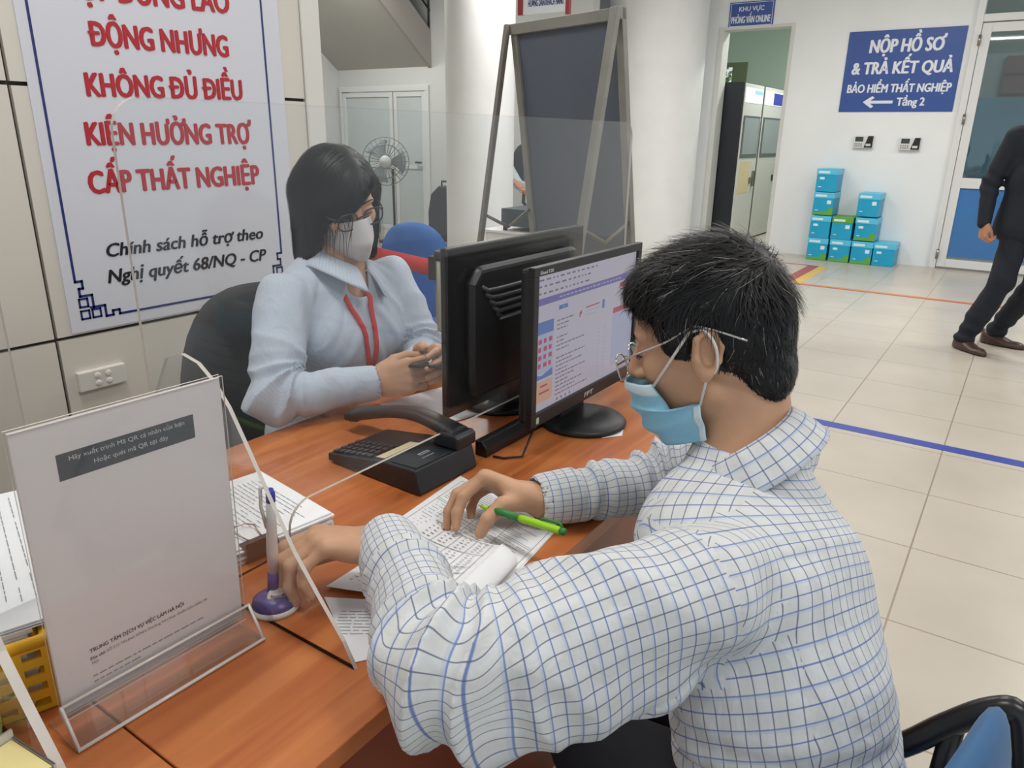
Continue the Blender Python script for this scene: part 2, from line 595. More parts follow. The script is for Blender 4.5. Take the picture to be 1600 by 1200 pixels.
# green room behind the doorway, its window and the foliage outside
M_green = mat('pale_green_wall', 'bccdbf', 0.7)
mb = MB()
for x0, x1, z0, z1 in ((-9, -5.62, 0, 3.4), (-5.62, -4.30, 0, 0.75), (-5.62, -4.30, 2.53, 3.4), (-4.30, -1.8, 0, 3.4)):
    mb.bb(x0, x1, 13.2, 13.35, z0, z1)
struct(mb.build('wall_green_room', M_green))
mb = MB(); mb.bb(-1.95, -1.82, 9.62, 13.2, 0, 3.4); struct(mb.build('wall_green_room_side', M_green))
mb = MB(); mb.bb(-9, -1.8, 9.62, 13.3, 3.4, 3.5); struct(mb.build('ceiling_green_room', M_green))
d = thing('window_2', (-5.17, 13.25, 0.75), 'window with green leaves outside, seen through the doorway', 'window'); d['kind'] = 'structure'
mb = MB()
for a, b, c, e in ((-5.62, -5.57, 0.75, 2.53), (-4.55, -4.30, 0.75, 2.53), (-5.57, -4.55, 0.75, 1.0), (-5.57, -4.55, 2.47, 2.53)):
    mb.bb(a, b, 13.19, 13.36, c, e)
mb.build('window_frame', mat('olive_frame', '76805f', 0.6), d)
rnd = random.Random(4)
mb = MB()
for k in range(2600):
    c = np.array((rnd.uniform(-7.2, -3.9), rnd.uniform(14.0, 14.8), rnd.uniform(0.0, 3.4)))
    a, t, s_ = rnd.uniform(0, 6.28), rnd.uniform(-0.9, 0.9), rnd.uniform(0.05, 0.12)
    R = rotm(t, rnd.uniform(-0.9, 0.9), a)
    mb.add([c + R @ np.array(p) for p in ((-s_, 0, 0), (0, -s_ * 0.4, 0), (s_, 0, 0), (0, s_ * 0.4, 0))], [(0, 1, 2, 3)], k % 3)
tag(mb.build('shrub_foliage', [mat('leaf_light', '9fbf6a', 0.6), mat('leaf_mid', '7aa04c', 0.6), mat('leaf_pale', 'c5d6a0', 0.6)]),
    'sunlit green foliage outside the far window behind the doorway', 'foliage', kind='stuff')
mb = MB()
mb.bb(-3.46, -3.40, 9.43, 9.64, 0, 2.575); mb.bb(-2.62, -2.58, 9.44, 9.64, 0, 2.575); mb.bb(-3.40, -2.62, 9.435, 9.645, 2.545, 2.575)
struct(mb.build('trim_4', mat('doorway_trim', 'cfcfca', 0.6)))

area('green_room_fill_light', (-2.45, 10.7, 3.3), (0.8, 0.3), 55, (1, 0.98, 0.95))  # unseen lamp added to brighten the kiosk fronts and the green room
area('back_room_light', (0.6, 11.0, 3.3), (1.2, 0.3), 22, (1, 0.98, 0.95))
# ------------------------------------------------------------------ ceiling lamps
M_diff = mat('lamp_diffuser', 'ffffff', 0.5, emit='fff6ea', es=2.0)
for i, (x, y) in enumerate(LAMP_POS):
    lt = thing('ceiling_lamp', (x, y, 3.3), 'long white ceiling lamp above the hall, out of view', 'lamp', 'ceiling lamps of the hall')
    mb = MB(); mb.bb(x - 0.62, x + 0.62, y - 0.17, y + 0.17, 3.262, 3.3); mb.build('housing', M_alu, lt, bevel=0.006)
    mb = MB(); mb.bb(x - 0.58, x + 0.58, y - 0.14, y + 0.14, 3.255, 3.262); mb.build('diffuser', M_diff, lt)

# ------------------------------------------------------------------ tapes on the floor


def tape(poly, m, label, z=0.0012):
    mb = MB(); mb.prism(poly, lambda u, v, dd: (u, v, dd), 0.0002, z)
    tag(mb.build('floor_tape', m), label, 'tape')


def strip(x0, x1, y0, y1):
    return [(x0, y0), (x1, y0), (x1, y1), (x0, y1)]


M_tb = mat('blue_tape', '33459c', 0.4); M_tr = mat('red_tape', 'a8483f', 0.4); M_ty = mat('yellow_tape', 'd9b24a', 0.4); M_to = mat('orange_tape', 'cf8544', 0.4)
tape(strip(-1.7, 3.0, 3.650, 3.725), M_tb, 'long blue tape line across the floor behind the seated man')
tape(strip(-1.74, 3.0, 7.44, 7.50), M_to, 'orange tape line across the floor, nearest the walking man')
tape(strip(-1.745, 3.0, 7.41, 7.438), M_tr, 'thin red tape line running along the orange tape')
tape(strip(-1.90, -1.79, 7.44, 8.64), M_tr, 'short red tape strip pointing at the blue boxes')
tape(strip(-1.785, -1.69, 7.50, 8.66), M_ty, 'short yellow tape strip beside the short red one')
tape(strip(-2.5, -1.79, 8.645, 8.69), M_tr, 'red tape line in front of the blue box stack')

# ------------------------------------------------------------------ red and black lettered poster on the cladding
PX = -1.899


def on_wall(u, v, dd):
    return (PX + 0.002 + dd, u, v)


po = thing('poster', (PX, 1.2, 1.4), 'tall white poster with red lettering on the cladded wall', 'poster')
mb = MB(); mb.bb(PX - 0.0005, PX + 0.002, 0.860, 1.572, 0.836, 2.35); mb.build('sheet', mat('poster_sheet', 'd3d4dc', 0.38), po)
M_red = mat('red_print', 'b3202c', 0.45); M_navy = mat('navy_print', '1d2a6b', 0.45); M_blk = mat('black_print', '17181c', 0.45)
text_block([('HỢP ĐỒNG LAO', 0.965, 1.406, 1.602, 0.058, 0.055, 0, 1.622), ('ĐỘNG NHƯNG', 1.018, 1.390, 1.5056, 0.0551, 0.055, 0, 1.512),
            ('KHÔNG ĐỦ ĐIỀU', 0.989, 1.422, 1.393, 0.0542, 0.055, 0, 1.4033), ('KIỆN HƯỞNG TRỢ', 0.971, 1.440, 1.2821, 0.0545, 0.055, 0, 1.286),
            ('CẤP THẤT NGHIỆP', 0.959, 1.454, 1.169, 0.0553, 0.055, 0, 1.1724)], 'red_lettering', M_red, po, on_wall)
text_block([('Chính sách hỗ trợ theo', 0.972, 1.447, 1.0132, 0.0342, 0.04, 0.22), ('Nghị quyết 68/NQ - CP', 0.968, 1.450, 0.9475, 0.0347, 0.04, 0.22)], 'black_lettering', M_blk, po, on_wall)
mb = MB()
T = 0.0055


def seg2(pts, t=T):
    for (a, b), (c, e) in zip(pts[:-1], pts[1:]):
        mb.bb(PX + 0.002, PX + 0.0028, min(a, c) - t / 2, max(a, c) + t / 2, min(b, e) - t / 2, max(b, e) + t / 2)


for mir in (0, 1):
    f_ = (lambda y: y) if not mir else (lambda y: 2 * 1.2 - y)
    P_ = lambda L: [(f_(a), b) for a, b in L]
    seg2(P_([(0.887, 2.3), (0.887, 0.962), (0.903, 0.962), (0.903, 0.944), (0.893, 0.944), (0.893, 0.925), (0.922, 0.925), (0.922, 0.893)]), 0.006)
    seg2(P_([(1.2, 0.866), (0.985, 0.866), (0.985, 0.877), (0.968, 0.877), (0.968, 0.866), (0.950, 0.866), (0.950, 0.894), (0.915, 0.894)]), 0.006)
    for a, b in ((0.889, 0.898), (0.889, 0.868), (0.917, 0.868)):
        seg2(P_([(a, b), (a + 0.020, b), (a + 0.020, b + 0.020), (a, b + 0.020), (a, b)]), 0.005)
mb.build('border', M_navy, po)

# ------------------------------------------------------------------ wall plate
pl = thing('wall_plate', (-1.9, 0.911, 0.71), 'white rectangular wall plate with four round caps, low on the cladding', 'wall plate')
mb = MB(); mb.bb(-1.902, -1.885, 0.851, 0.972, 0.686, 0.737); mb.build('faceplate', mat('ivory_plastic', 'd6d3cb', 0.4), pl, bevel=0.003)
for y in (0.897, 0.925):
    for z in (0.702, 0.722):
        mb = MB(); mb.lathe([(0.0075, 0), (0.0075, 0.002), (0.006, 0.003), (0, 0.003)], (-1.885, y, z), 20, axis=rotm(0, math.pi / 2, 0))
        mb.build('cap', mat('ivory_cap', 'dddad3', 0.4), pl)

# ------------------------------------------------------------------ signs on the back wall
M_sign = mat('blue_sign', '2b4d94', 0.4); M_swhite = mat('sign_white', 'dfe3ea', 0.4)


def on_back(u, v, dd):
    return (u, 9.437 - dd, v)


sg = thing('wall_sign', (-1.42, 9.44, 2.04), 'large blue direction sign with white lettering and arrow, above the time clocks', 'sign')
mb = MB(); mb.bb(-1.985, -0.858, 9.437, 9.45, 1.628, 2.447); mb.build('sign_board', M_sign, sg, bevel=0.003)
text_block([('NỘP HỒ SƠ', -1.753, -1.041, 2.2285, 0.134, 0.055, 0.04), ('& TRẢ KẾT QUẢ', -1.904, -0.930, 2.015, 0.124, 0.055, 0.04),
            ('BẢO HIỂM THẤT NGHIỆP', -1.923, -0.912, 1.826, 0.087, 0.05, 0.04), ('Tầng 2', -1.403, -1.136, 1.690, 0.083, 0.05, 0)], 'lettering', M_swhite, sg, on_back)
mb = MB()
mb.prism([(-1.745, 1.727), (-1.655, 1.79), (-1.63, 1.77), (-1.672, 1.742), (-1.444, 1.742), (-1.444, 1.712), (-1.672, 1.712), (-1.63, 1.684), (-1.655, 1.664)], on_back, 0.0, 0.001)
mb.build('arrow', M_swhite, sg)
sg = thing('wall_sign', (-3.1, 9.44, 2.7), 'small blue sign with white lettering over the doorway', 'sign')
mb = MB(); mb.bb(-3.36, -2.838, 9.437, 9.45, 2.565, 2.835); mb.build('sign_board', M_sign, sg, bevel=0.003)
text_block([('KHU VỰC', -3.245, -2.955, 2.735, 0.05, 0.03, 0), ('PHỎNG VẤN ONLINE', -3.325, -2.873, 2.61, 0.075, 0.03, 0)], 'lettering', M_swhite, sg, on_back)
mb = MB()
mb.frame(-3.345, -2.853, 2.576, 2.824, 9.4362, 9.437, 0.005)
mb.build('outline', M_swhite, sg)

# hanging sign, only its lower edge is in the picture
hs = thing('hanging_sign', (-3.15, 5.0, 2.3), 'white hanging sign with blue lettering and red sides at the top edge', 'sign')
Rh = 0.02


def on_hang(u, v, dd):
    return (u, 4.99 - dd, v)


mb = MB(); mb.bb(-3.325, -2.965, 4.99, 5.01, 2.155, 2.6); mb.build('sign_board', mat('white_sign', 'd8dde2', 0.4), hs)
mb = MB(); mb.bb(-3.37, -3.325, 4.985, 5.015, 2.155, 2.6); mb.build('side_strip', mat('dark_red_strip', '8f3437', 0.4), hs)
mb = MB(); mb.bb(-2.965, -2.935, 4.985, 5.015, 2.135, 2.6); mb.build('side_strip', mat('dark_red_strip'), hs)
text_block([('HƯỚNG DẪN KHÁCH HÀNG', -3.28, -2.985, 2.205, 0.045, 0.03, 0)], 'lettering', M_navy, hs, on_hang)
mb = MB()
for x in (-3.3, -3.0):
    mb.cyl((x, 5.0, 2.6), (x, 5.0, 3.3), 0.004, 6)
mb.build('hanging_wire', M_steel, hs)

# ------------------------------------------------------------------ time clocks
for i, x in enumerate((-1.668, -1.199)):
    z = 1.312 - 0.013 * i
    t = thing('time_clock', (x, 9.44, z), ('white and black fingerprint time clock on the wall, above the tall stack of boxes', 'white and black fingerprint time clock on the wall, nearer the glass door')[i], 'time clock', 'fingerprint time clocks')
    mb = MB(); mb.bb(x - 0.105, x + 0.105, 9.405, 9.45, z - 0.068, z + 0.066); mb.build('casing', mat('clock_casing', 'd9d9d6', 0.4), t, bevel=0.008)
    mb = MB(); mb.prism([(x + 0.012, z - 0.06), (x + 0.098, z - 0.06), (x + 0.098, z + 0.062), (x + 0.045, z + 0.062)], lambda u, v, dd: (u, 9.405 - dd, v), 0, 0.014); sc = mb.build('sensor_block', M_black, t, bevel=0.004)
    mb = MB(); mb.bb(x + 0.03, x + 0.08, 9.388, 9.392, z - 0.045, z - 0.02); mb.build('sensor_window', mat('sensor_grey', 'c9cccd', 0.3), sc)
    mb = MB(); mb.bb(x - 0.088, x - 0.005, 9.402, 9.406, z + 0.002, z + 0.052); mb.build('display', mat('clock_display', '3e4a48', 0.25), t)
    mb = MB()
    for r_ in range(2):
        for c_ in range(4):
            mb.bb(x - 0.09 + c_ * 0.022, x - 0.076 + c_ * 0.022, 9.401, 9.406, z - 0.03 - r_ * 0.022, z - 0.014 - r_ * 0.022)
    mb.build('keypad', mat('key_grey', '8d9296', 0.4), t)

# ------------------------------------------------------------------ blue paper boxes
M_bx = mat('cyan_box', '159cc4', 0.4, noise=(6, 0.06)); M_lid = mat('pale_cyan_lid', '55bfe0', 0.35); M_gb = mat('green_band', '5fa23f', 0.4); M_lab = mat('box_label', 'cfe6ee', 0.5)
bw = 0.225
xs = [-1.936, -1.70, -1.462, -1.229]
hts = [[0, 0.252, 0.512, 0.768], [0, 0.252], [0, 0.260, 0.525], [0]]
names = {(0, 0): 'cyan carton at the bottom of the tallest stack, against the wall corner', (0, 1): 'cyan carton second from the floor in the tallest stack', (0, 2): 'cyan carton with green band, third from the floor in the tallest stack',
         (0, 3): 'cyan carton on top of the tallest stack', (1, 0): 'cyan carton at the bottom of the two-high stack', (1, 1): 'cyan carton with green lid, on top of the two-high stack',
         (2, 0): 'cyan carton at the bottom of the three-high stack', (2, 1): 'cyan carton with green band, middle of the three-high stack', (2, 2): 'cyan carton on top of the three-high stack', (3, 0): 'single cyan carton on the floor at the right end of the stacks'}
green = {(0, 0), (0, 2), (1, 0), (2, 0), (2, 1)}
for i, col_ in enumerate(hts):
    for j, z in enumerate(col_):
        jx = rnd.uniform(-0.006, 0.006)
        x0, x1 = xs[i] - bw / 2 + jx, xs[i] + bw / 2 + jx
        y0, y1 = 9.12 + rnd.uniform(0, 0.012), 9.44
        hh = 0.252
        t = thing('carton', (xs[i], 9.28, z), names[(i, j)], 'box', 'cyan paper cartons by the wall')
        inv = (i, j) == (1, 1)
        mb = MB(); mb.bb(x0 + 0.004, x1 - 0.004, y0 + 0.004, y1, z + 0.001, z + hh - 0.003); bd = mb.build('body', M_bx, t, bevel=0.003)
        mb = MB(); mb.bb(x0, x1, y0, y1 + 0.003, z + hh - 0.065, z + hh - 0.001); mb.build('lid', M_gb if inv else M_lid, t, bevel=0.003)
        if (i, j) in green:
            mb = MB()
            mb.prism([(x0 + 0.004, z + 0.004), (x1 - 0.004, z + 0.004), (x1 - 0.004, z + 0.085), (x1 - 0.05, z + 0.085), (x1 - 0.075, z + 0.04), (x0 + 0.004, z + 0.03)], lambda u, v, dd: (u, y0 + 0.0038 - dd, v), 0, 0.0012)
            mb.build('printed_band', M_gb, bd)
        r1 = (x1 - 0.075, x1 - 0.03, y0 + 0.0025, y0 + 0.004, z + 0.125, z + 0.165) if (i + j) % 2 == 0 else (x0 + 0.04, x0 + 0.09, y0 + 0.0025, y0 + 0.004, z + 0.135, z + 0.16)
        for r_ in (r1, (x0 + 0.02, x0 + 0.14, y0 - 0.0015, y0 + 0.001, z + hh - 0.05, z + hh - 0.025), (x0 + 0.03, x0 + 0.065, y0 + 0.0025, y0 + 0.004, z + 0.05, z + 0.058)):
            mb = MB(); mb.bb(*r_); mb.build('printed_label', M_lab, bd)

# ------------------------------------------------------------------ kiosks behind the doorway
M_kw = mat('kiosk_white', 'd4d3cf', 0.4); M_kb = mat('kiosk_navy', '161c26', 0.4)
KX = -3.16
for i, (y0, y1) in enumerate(((9.66, 10.46), (10.48, 11.5))):
    t = thing('information_kiosk', (KX - 0.15, (y0 + y1) / 2, 0), ('tall white information kiosk with black side, nearer the doorway, yellow note on its front', 'tall white information kiosk behind the one with the yellow note')[i], 'kiosk', 'information kiosks behind the doorway')
    mb = MB(); mb.bb(KX - 0.26, KX, y0, y1, 0, 1.985); mb.build('cabinet', M_kb, t, bevel=0.01)
    mb = MB(); mb.bb(KX, KX + 0.012, y0 + 0.02, y1 - 0.02, 0.02, 1.975); fp = mb.build('front_panel', M_kw, t, bevel=0.004)
    mb = MB(); mb.bb(KX + 0.012, KX + 0.018, y0 + 0.06, y1 - 0.06, 1.09, 1.60); mb.build('screen_frame', mat('kiosk_bezel', '5e656b', 0.4), fp)
    mb = MB(); mb.bb(KX + 0.018, KX + 0.02, y0 + 0.11, y1 - 0.1, 1.135, 1.575); mb.build('screen', mat('kiosk_screen', '9aa0a6', 0.2), fp)
    mb = MB(); mb.bb(KX + 0.012, KX + 0.016, y0 + 0.05, y1 - 0.05, 1.755, 1.925); mb.build('header_sign', mat('lit_header', 'e8f2fa', 0.4, emit='e4f0fa', es=0.7), fp)
    mb = MB()
    if i == 0:
        mb.bb(KX + 0.016, KX + 0.018, y0 + 0.4, y1 - 0.07, 1.86, 1.91)
    else:
        mb.bb(KX + 0.016, KX + 0.018, y0 + 0.42, y1 - 0.08, 1.765, 1.915)
    mb.build('header_print', mat('header_blue' if i else 'header_cyan', '3b46b0' if i else 'a8d8ea', 0.4), fp)
    mb = MB(); mb.bb(KX + 0.012, KX + 0.035, y1 - 0.16, y1 - 0.1, 0.72, 0.92); mb.build('handle', M_steel, fp)
    mb = MB(); mb.bb(KX + 0.012, KX + 0.02, y1 - 0.27, y1 - 0.2, 0.76, 0.84); mb.build('lock_plate', M_dark if i else M_steel, fp)
    if i == 0:
        mb = MB(); mb.bb(KX + 0.012, KX + 0.014, y0 + 0.1, y0 + 0.52, 0.65, 1.05); mb.build('paper_note', mat('yellow_note', 'dcc9a2', 0.7), fp)
t = thing('computer_monitor', (-4.0, 10.9, 1.0), 'small lit monitor beside the kiosks behind the doorway', 'monitor')
mb = MB(); mb.bb(-4.3, -3.86, 11.0, 11.04, 1.05, 1.36); mb.build('casing', M_black, t, bevel=0.005)
mb = MB(); mb.bb(-4.28, -3.88, 10.996, 11.0, 1.08, 1.34); mb.build('screen', mat('pale_screen', 'dfe8ea', 0.3, emit='e6eef0', es=0.6), t)
mb = MB(); mb.bb(-4.13, -4.03, 11.0, 11.03, 0.8, 1.05); mb.bb(-4.2, -3.96, 10.94, 11.1, 0.78, 0.80); mb.build('stand', M_black, t)
t = thing('side_table', (-4.1, 11.0, 0), 'dark table carrying the small lit monitor behind the doorway', 'table')
mb = MB(); mb.bb(-4.6, -3.56, 10.75, 11.3, 0.74, 0.78); mb.build('tabletop', M_dark, t)
for x in (-4.55, -3.6):
    for y in (10.8, 11.25):
        mb = MB(); mb.bb(x - 0.02, x + 0.02, y - 0.02, y + 0.02, 0, 0.74); mb.build('leg', M_dark, t)
t = thing('white_pedestal', (-3.6, 9.85, 0), 'white angular pedestal beside the black side of the near kiosk', 'pedestal')
mb = MB(); mb.prism([(-3.78, 0), (-3.44, 0), (-3.44, 0.98), (-3.56, 0.92), (-3.78, 0.78)], lambda u, v, dd: (u, dd, v), 9.75, 10.1); mb.build('body', M_kw, t, bevel=0.01)

# ------------------------------------------------------------------ A-frame notice board seen from behind
M_af = mat('grey_painted_steel', '85837c', 0.5, noise=(9, 0.1), bump=(80, 0.3)); M_af2 = mat('worn_steel', '766f67', 0.5, noise=(9, 0.15)); M_afp = mat('slate_board', '555c68', 0.65, noise=(3, 0.05))
bx = np.array((0.955, -0.297, 0.0)); bn = np.array((0.297, 0.955, 0.0))      # along the top edge; away from the camera
T0 = np.array((-2.415, 3.50, 1.865)); HW = 0.80; LEAN = 0.155
t = thing('notice_board', (T0[0] + 0.3, T0[1] - 0.1, 0), 'tall grey A-frame notice board seen from behind, with dark slate panel', 'notice board')


def AF(u, w, z, side=1):
    """u along the board, w offset through its thickness, z height; side +1 = panel, -1 = rear legs."""
    k = (1.865 - z) * LEAN * side
    return T0 + bx * u + bn * (k + w) + np.array((0, 0, z - 1.865))


def bar(mb_, u0, u1, z0, z1, side, th=0.03, w0=0.0, m=0):
    pts = [(u0, z0), (u1, z0), (u1, z1), (u0, z1)]
    vs_ = [AF(u, w, z, side) for w in (w0, w0 + th) for u, z in pts]
    mb_.add(vs_, [(0, 1, 2, 3), (7, 6, 5, 4), (0, 4, 5, 1), (1, 5, 6, 2), (2, 6, 7, 3), (3, 7, 4, 0)], m)


mb = MB()
bar(mb, 0, 0.045, 0, 1.865, 1); bar(mb, HW - 0.045, HW, 0, 1.865, 1); bar(mb, 0.045, HW - 0.045, 0.2, 0.25, 1); bar(mb, 0, HW, 1.815, 1.865, 1, 0.04, -0.012)
mb.build('frame', M_af, t, bevel=0.003)
mb = MB(); bar(mb, 0.04, HW - 0.04, 0.24, 1.82, 1, 0.006, 0.016); mb.build('panel', M_afp, t)
for k, u in enumerate((-0.012, HW - 0.045)):
    mb = MB(); bar(mb, u, u + (0.028 if k == 0 else 0.048), 0, 1.865, -1, 0.028, -0.03); mb.build('rear_leg', M_af2 if k == 0 else M_af, t, bevel=0.003)
    mb = MB()
    a = AF(u + 0.02, 0, 0.90, -1); c = AF(u + 0.03, 0, 0.92, 1); mid = (a + c) / 2 - np.array((0, 0, 0.08))
    for p, q in ((a, mid), (mid, c)):
        mb.tube([p, q], 0.009, 6)
    mb.build('hinge_stay', M_af2, t)

# ------------------------------------------------------------------ belt stanchion
t = thing('belt_stanchion', (-1.83, 2.22, 0), 'steel belt stanchion with red belt behind the black monitor', 'stanchion')
mb = MB(); mb.lathe([(0.16, 0), (0.16, 0.012), (0.03, 0.03), (0.0, 0.03)], (-1.83, 2.22, 0), 40); mb.build('base', M_steel, t)
mb = MB(); mb.cyl((-1.83, 2.22, 0.02), (-1.83, 2.22, 0.87), 0.031, 28); mb.build('post', M_steel, t)
mb = MB(); mb.lathe([(0.036, 0.865), (0.036, 0.885), (0.03, 0.895), (0, 0.896)], (-1.83, 2.22, 0), 28)
mb.bb(-1.885, -1.845, 2.195, 2.245, 0.78, 0.872); mb.build('belt_head', M_black, t, bevel=0.002)
mb = MB(); mb.grid(lambda u, v: (-1.87 - 2.2 * u, 2.22 + 0.9 * u, 0.788 + 0.066 * v - 0.06 * math.sin(math.pi * u) * 0.5), 14, 2)
mb.build('belt', mat('red_belt', 'c7333a', 0.6), t, solid=0.002)

# ------------------------------------------------------------------ blue chair behind the stanchion
M_bluefab = mat('blue_upholstery', '2f66b0', 0.55, noise=(14, 0.08), bump=(300, 0.1))


def shell(mb_, c, w, h, d, R, nz=14, nx=12, curve=0.03, tap=0.9, p=3.5):
    """A padded rounded back: superellipse outline, curved, with thickness."""
    n = 40
    for sgn in (1, -1):
        def fn(u, v):
            v = math.sin(v * math.pi / 2)
            a = 2 * math.pi * u
            ca, sa = math.cos(a), math.sin(a)
            q = (abs(ca) ** p + abs(sa) ** p) ** (-1 / p)
            x, z = v * q * ca, v * q * sa
            wz = w / 2 * (1 - (1 - tap) * (z * 0.5 + 0.5))
            bulge = d / 2 * max(0.0, 1 - v ** 5) ** 0.5
            return np.array(c) + R @ np.array((x * wz, sgn * bulge + curve * (x * x), z * h / 2))
        mb_.grid(fn if sgn > 0 else (lambda u, v: fn(1 - u, v)), n, 9, closed_u=True)


t = thing('waiting_chair', (-2.45, 2.75, 0), 'blue upholstered chair with chrome arm behind the red belt', 'chair')
Rc = rotm(0.12, 0, math.radians(28))
mb = MB(); shell(mb, (-2.44, 2.74, 0.66), 0.42, 0.52, 0.07, Rc, tap=0.8, p=2.6); mb.build('backrest', M_bluefab, t)
mb = MB(); shell(mb, (-2.30, 2.55, 0.43), 0.46, 0.46, 0.08, rotm(math.pi / 2, 0, math.radians(28)), curve=0, tap=1, p=3); mb.build('seat', M_bluefab, t)
Rz = rotm(0, 0, math.radians(28))
for s_ in (-1, 1):
    mb = MB()
    pts = [(0.25 * s_, 0.02, 0.56), (0.28 * s_, -0.05, 0.64), (0.29 * s_, -0.2, 0.655), (0.29 * s_, -0.38, 0.60), (0.27 * s_, -0.42, 0.42), (0.25 * s_, -0.40, 0.02)]
    mb.tube([np.array((-2.44, 2.74, 0)) + Rz @ np.array(p) for p in pts], 0.013, 10); mb.build('arm', M_chrome, t)
    mb = MB()
    pts = [(0.2 * s_, -0.02, 0.38), (0.24 * s_, 0.06, 0.02)]
    mb.tube([np.array((-2.44, 2.74, 0)) + Rz @ np.array(p) for p in pts], 0.013, 10); mb.build('leg', M_chrome, t)

# ------------------------------------------------------------------ stand fan
t = thing('stand_fan', (-6.66, 7.1, 0), 'grey stand fan in front of the metal doors behind the woman', 'fan')
fc = np.array((-6.66, 7.0, 0.99)); A = rotm(math.pi / 2, 0, math.radians(40))
mb = MB()
for sgn in (0, 1):
    for k in range(28):
        a = 2 * math.pi * k / 28
        pts = [(0.05 * math.cos(a), 0.05 * math.sin(a), (0.07 if sgn else -0.06)), (0.2 * math.cos(a), 0.2 * math.sin(a), (0.05 if sgn else -0.04)), (0.285 * math.cos(a), 0.285 * math.sin(a), 0)]
        mb.tube([fc + A @ np.array(p) for p in pts], 0.0028, 4, cap=False)
for rr, hz in ((0.285, 0), (0.2, 0.05), (0.2, -0.04)):
    mb.tube([fc + A @ np.array((rr * math.cos(2 * math.pi * k / 40), rr * math.sin(2 * math.pi * k / 40), hz)) for k in range(40)], 0.005, 6, closed=True)
mb.build('cage', mat('fan_cage', '7c8484', 0.4, 0.4), t)
mb = MB(); mb.lathe([(0.075, 0.06), (0.07, 0.08), (0.0, 0.085)], fc, 24, axis=A); mb.build('hub_cap', mat('fan_cap', 'c3c9c8', 0.4), t)
mb = MB(); mb.lathe([(0.0, -0.2), (0.06, -0.19), (0.075, -0.08), (0.04, 0.03), (0.0, 0.04)], fc, 24, axis=A); mb.build('motor', M_dark, t)
for k in range(3):
    mb = MB(); a0 = k * 2.094

    def blade(u, v, a0=a0):
        a = a0 + (u - 0.5) * 1.3 * (0.5 + 0.5 * v); rr = 0.05 + 0.2 * v
        return fc + A @ np.array((rr * math.cos(a), rr * math.sin(a), 0.03 * (u - 0.5)))
    mb.grid(blade, 8, 6); mb.build('blade', mat('fan_blade', '9aa5a8', 0.3), t, solid=0.003)
mb = MB(); mb.cyl((-6.62, 7.08, 0.03), (-6.62, 7.08, 0.9), 0.016, 12); mb.build('pole', M_dark, t)
mb = MB(); mb.lathe([(0.2, 0), (0.2, 0.02), (0.05, 0.05), (0.02, 0.06), (0, 0.06)], (-6.62, 7.08, 0), 30); mb.build('base', M_dark, t)

# ------------------------------------------------------------------ dark case next to the column
t = thing('rolling_case', (-5.95, 7.35, 0), 'dark grey upright case with a handle, half hidden behind the near column', 'case')
mb = MB(); mb.prism([(-6.16, 0.05), (-5.7, 0.05), (-5.7, 0.66), (-5.8, 0.72), (-6.0, 0.72), (-6.12, 0.62), (-6.17, 0.4)], lambda u, v, dd: (u, dd, v), 7.2, 7.45); mb.build('body', mat('charcoal_case', '33383e', 0.5), t, bevel=0.02)
mb = MB(); mb.tube([(-6.02, 7.3, 0.70), (-6.02, 7.3, 0.77), (-5.8, 7.3, 0.77), (-5.8, 7.3, 0.70)], 0.012, 8); mb.build('handle', M_dark, t)
for x in (-6.1, -5.78):
    mb = MB(); mb.tube([(x, 7.22, 0.035), (x, 7.26, 0.035)], 0.035, 16); mb.build('wheel', M_black, t)

# ------------------------------------------------------------------ counter and dark drawer unit behind the board
t = thing('white_counter', (-3.4, 5.25, 0), 'white low counter behind the rear leg of the notice board', 'counter')
mb = MB(); mb.bb(-3.74, -2.82, 5.10, 5.55, 0, 0.548); mb.build('body', mat('counter_white', 'dfe0e0', 0.5), t, bevel=0.006)
mb = MB(); mb.bb(-3.76, -2.80, 5.08, 5.57, 0.55, 0.572); mb.build('top', mat('counter_white'), t, bevel=0.004)
t = thing('desk_unit', (-3.25, 5.3, 0.572), 'dark grey box unit standing on the white counter', 'desk unit')
mb = MB(); mb.bb(-3.58, -2.86, 5.1, 5.5, 0.612, 0.752); mb.build('body', mat('slate_grey', '3b444c', 0.5), t, bevel=0.006)
for x in (-3.56, -2.90):
    mb = MB(); mb.bb(x - 0.012, x + 0.012, 5.12, 5.15, 0.572, 0.613); mb.build('foot', M_dark, t)

# ================================================================== DESKS
DZ = 0.75
for i, (y0, y1) in enumerate(((0.279, 1.70), (-1.14, 0.277))):
    t = thing('office_desk', (-0.81, (y0 + y1) / 2, 0), ('orange wood desk between the seated man and the seated woman', 'orange wood desk nearest the camera, joined to the one the man leans on')[i], 'desk', 'orange wood office desks')
    mb = MB(); mb.bb(-1.165, -0.456, y0, y1, DZ - 0.025, DZ); mb.build('desktop', M_wood, t, bevel=0.0015)
    mb = MB(); mb.bb(-0.505, -0.487, y0 + 0.03, y1 - 0.03, 0.30, DZ - 0.025); mb.build('front_panel', M_wooddark, t)
    for y in (y0 + 0.02, y1 - 0.038):
        mb = MB(); mb.bb(-1.12, -0.505, y, y + 0.018, 0, DZ - 0.025); mb.build('side_panel', M_wooddark, t)

# ================================================================== ACRYLIC SCREENS
SX = -0.785


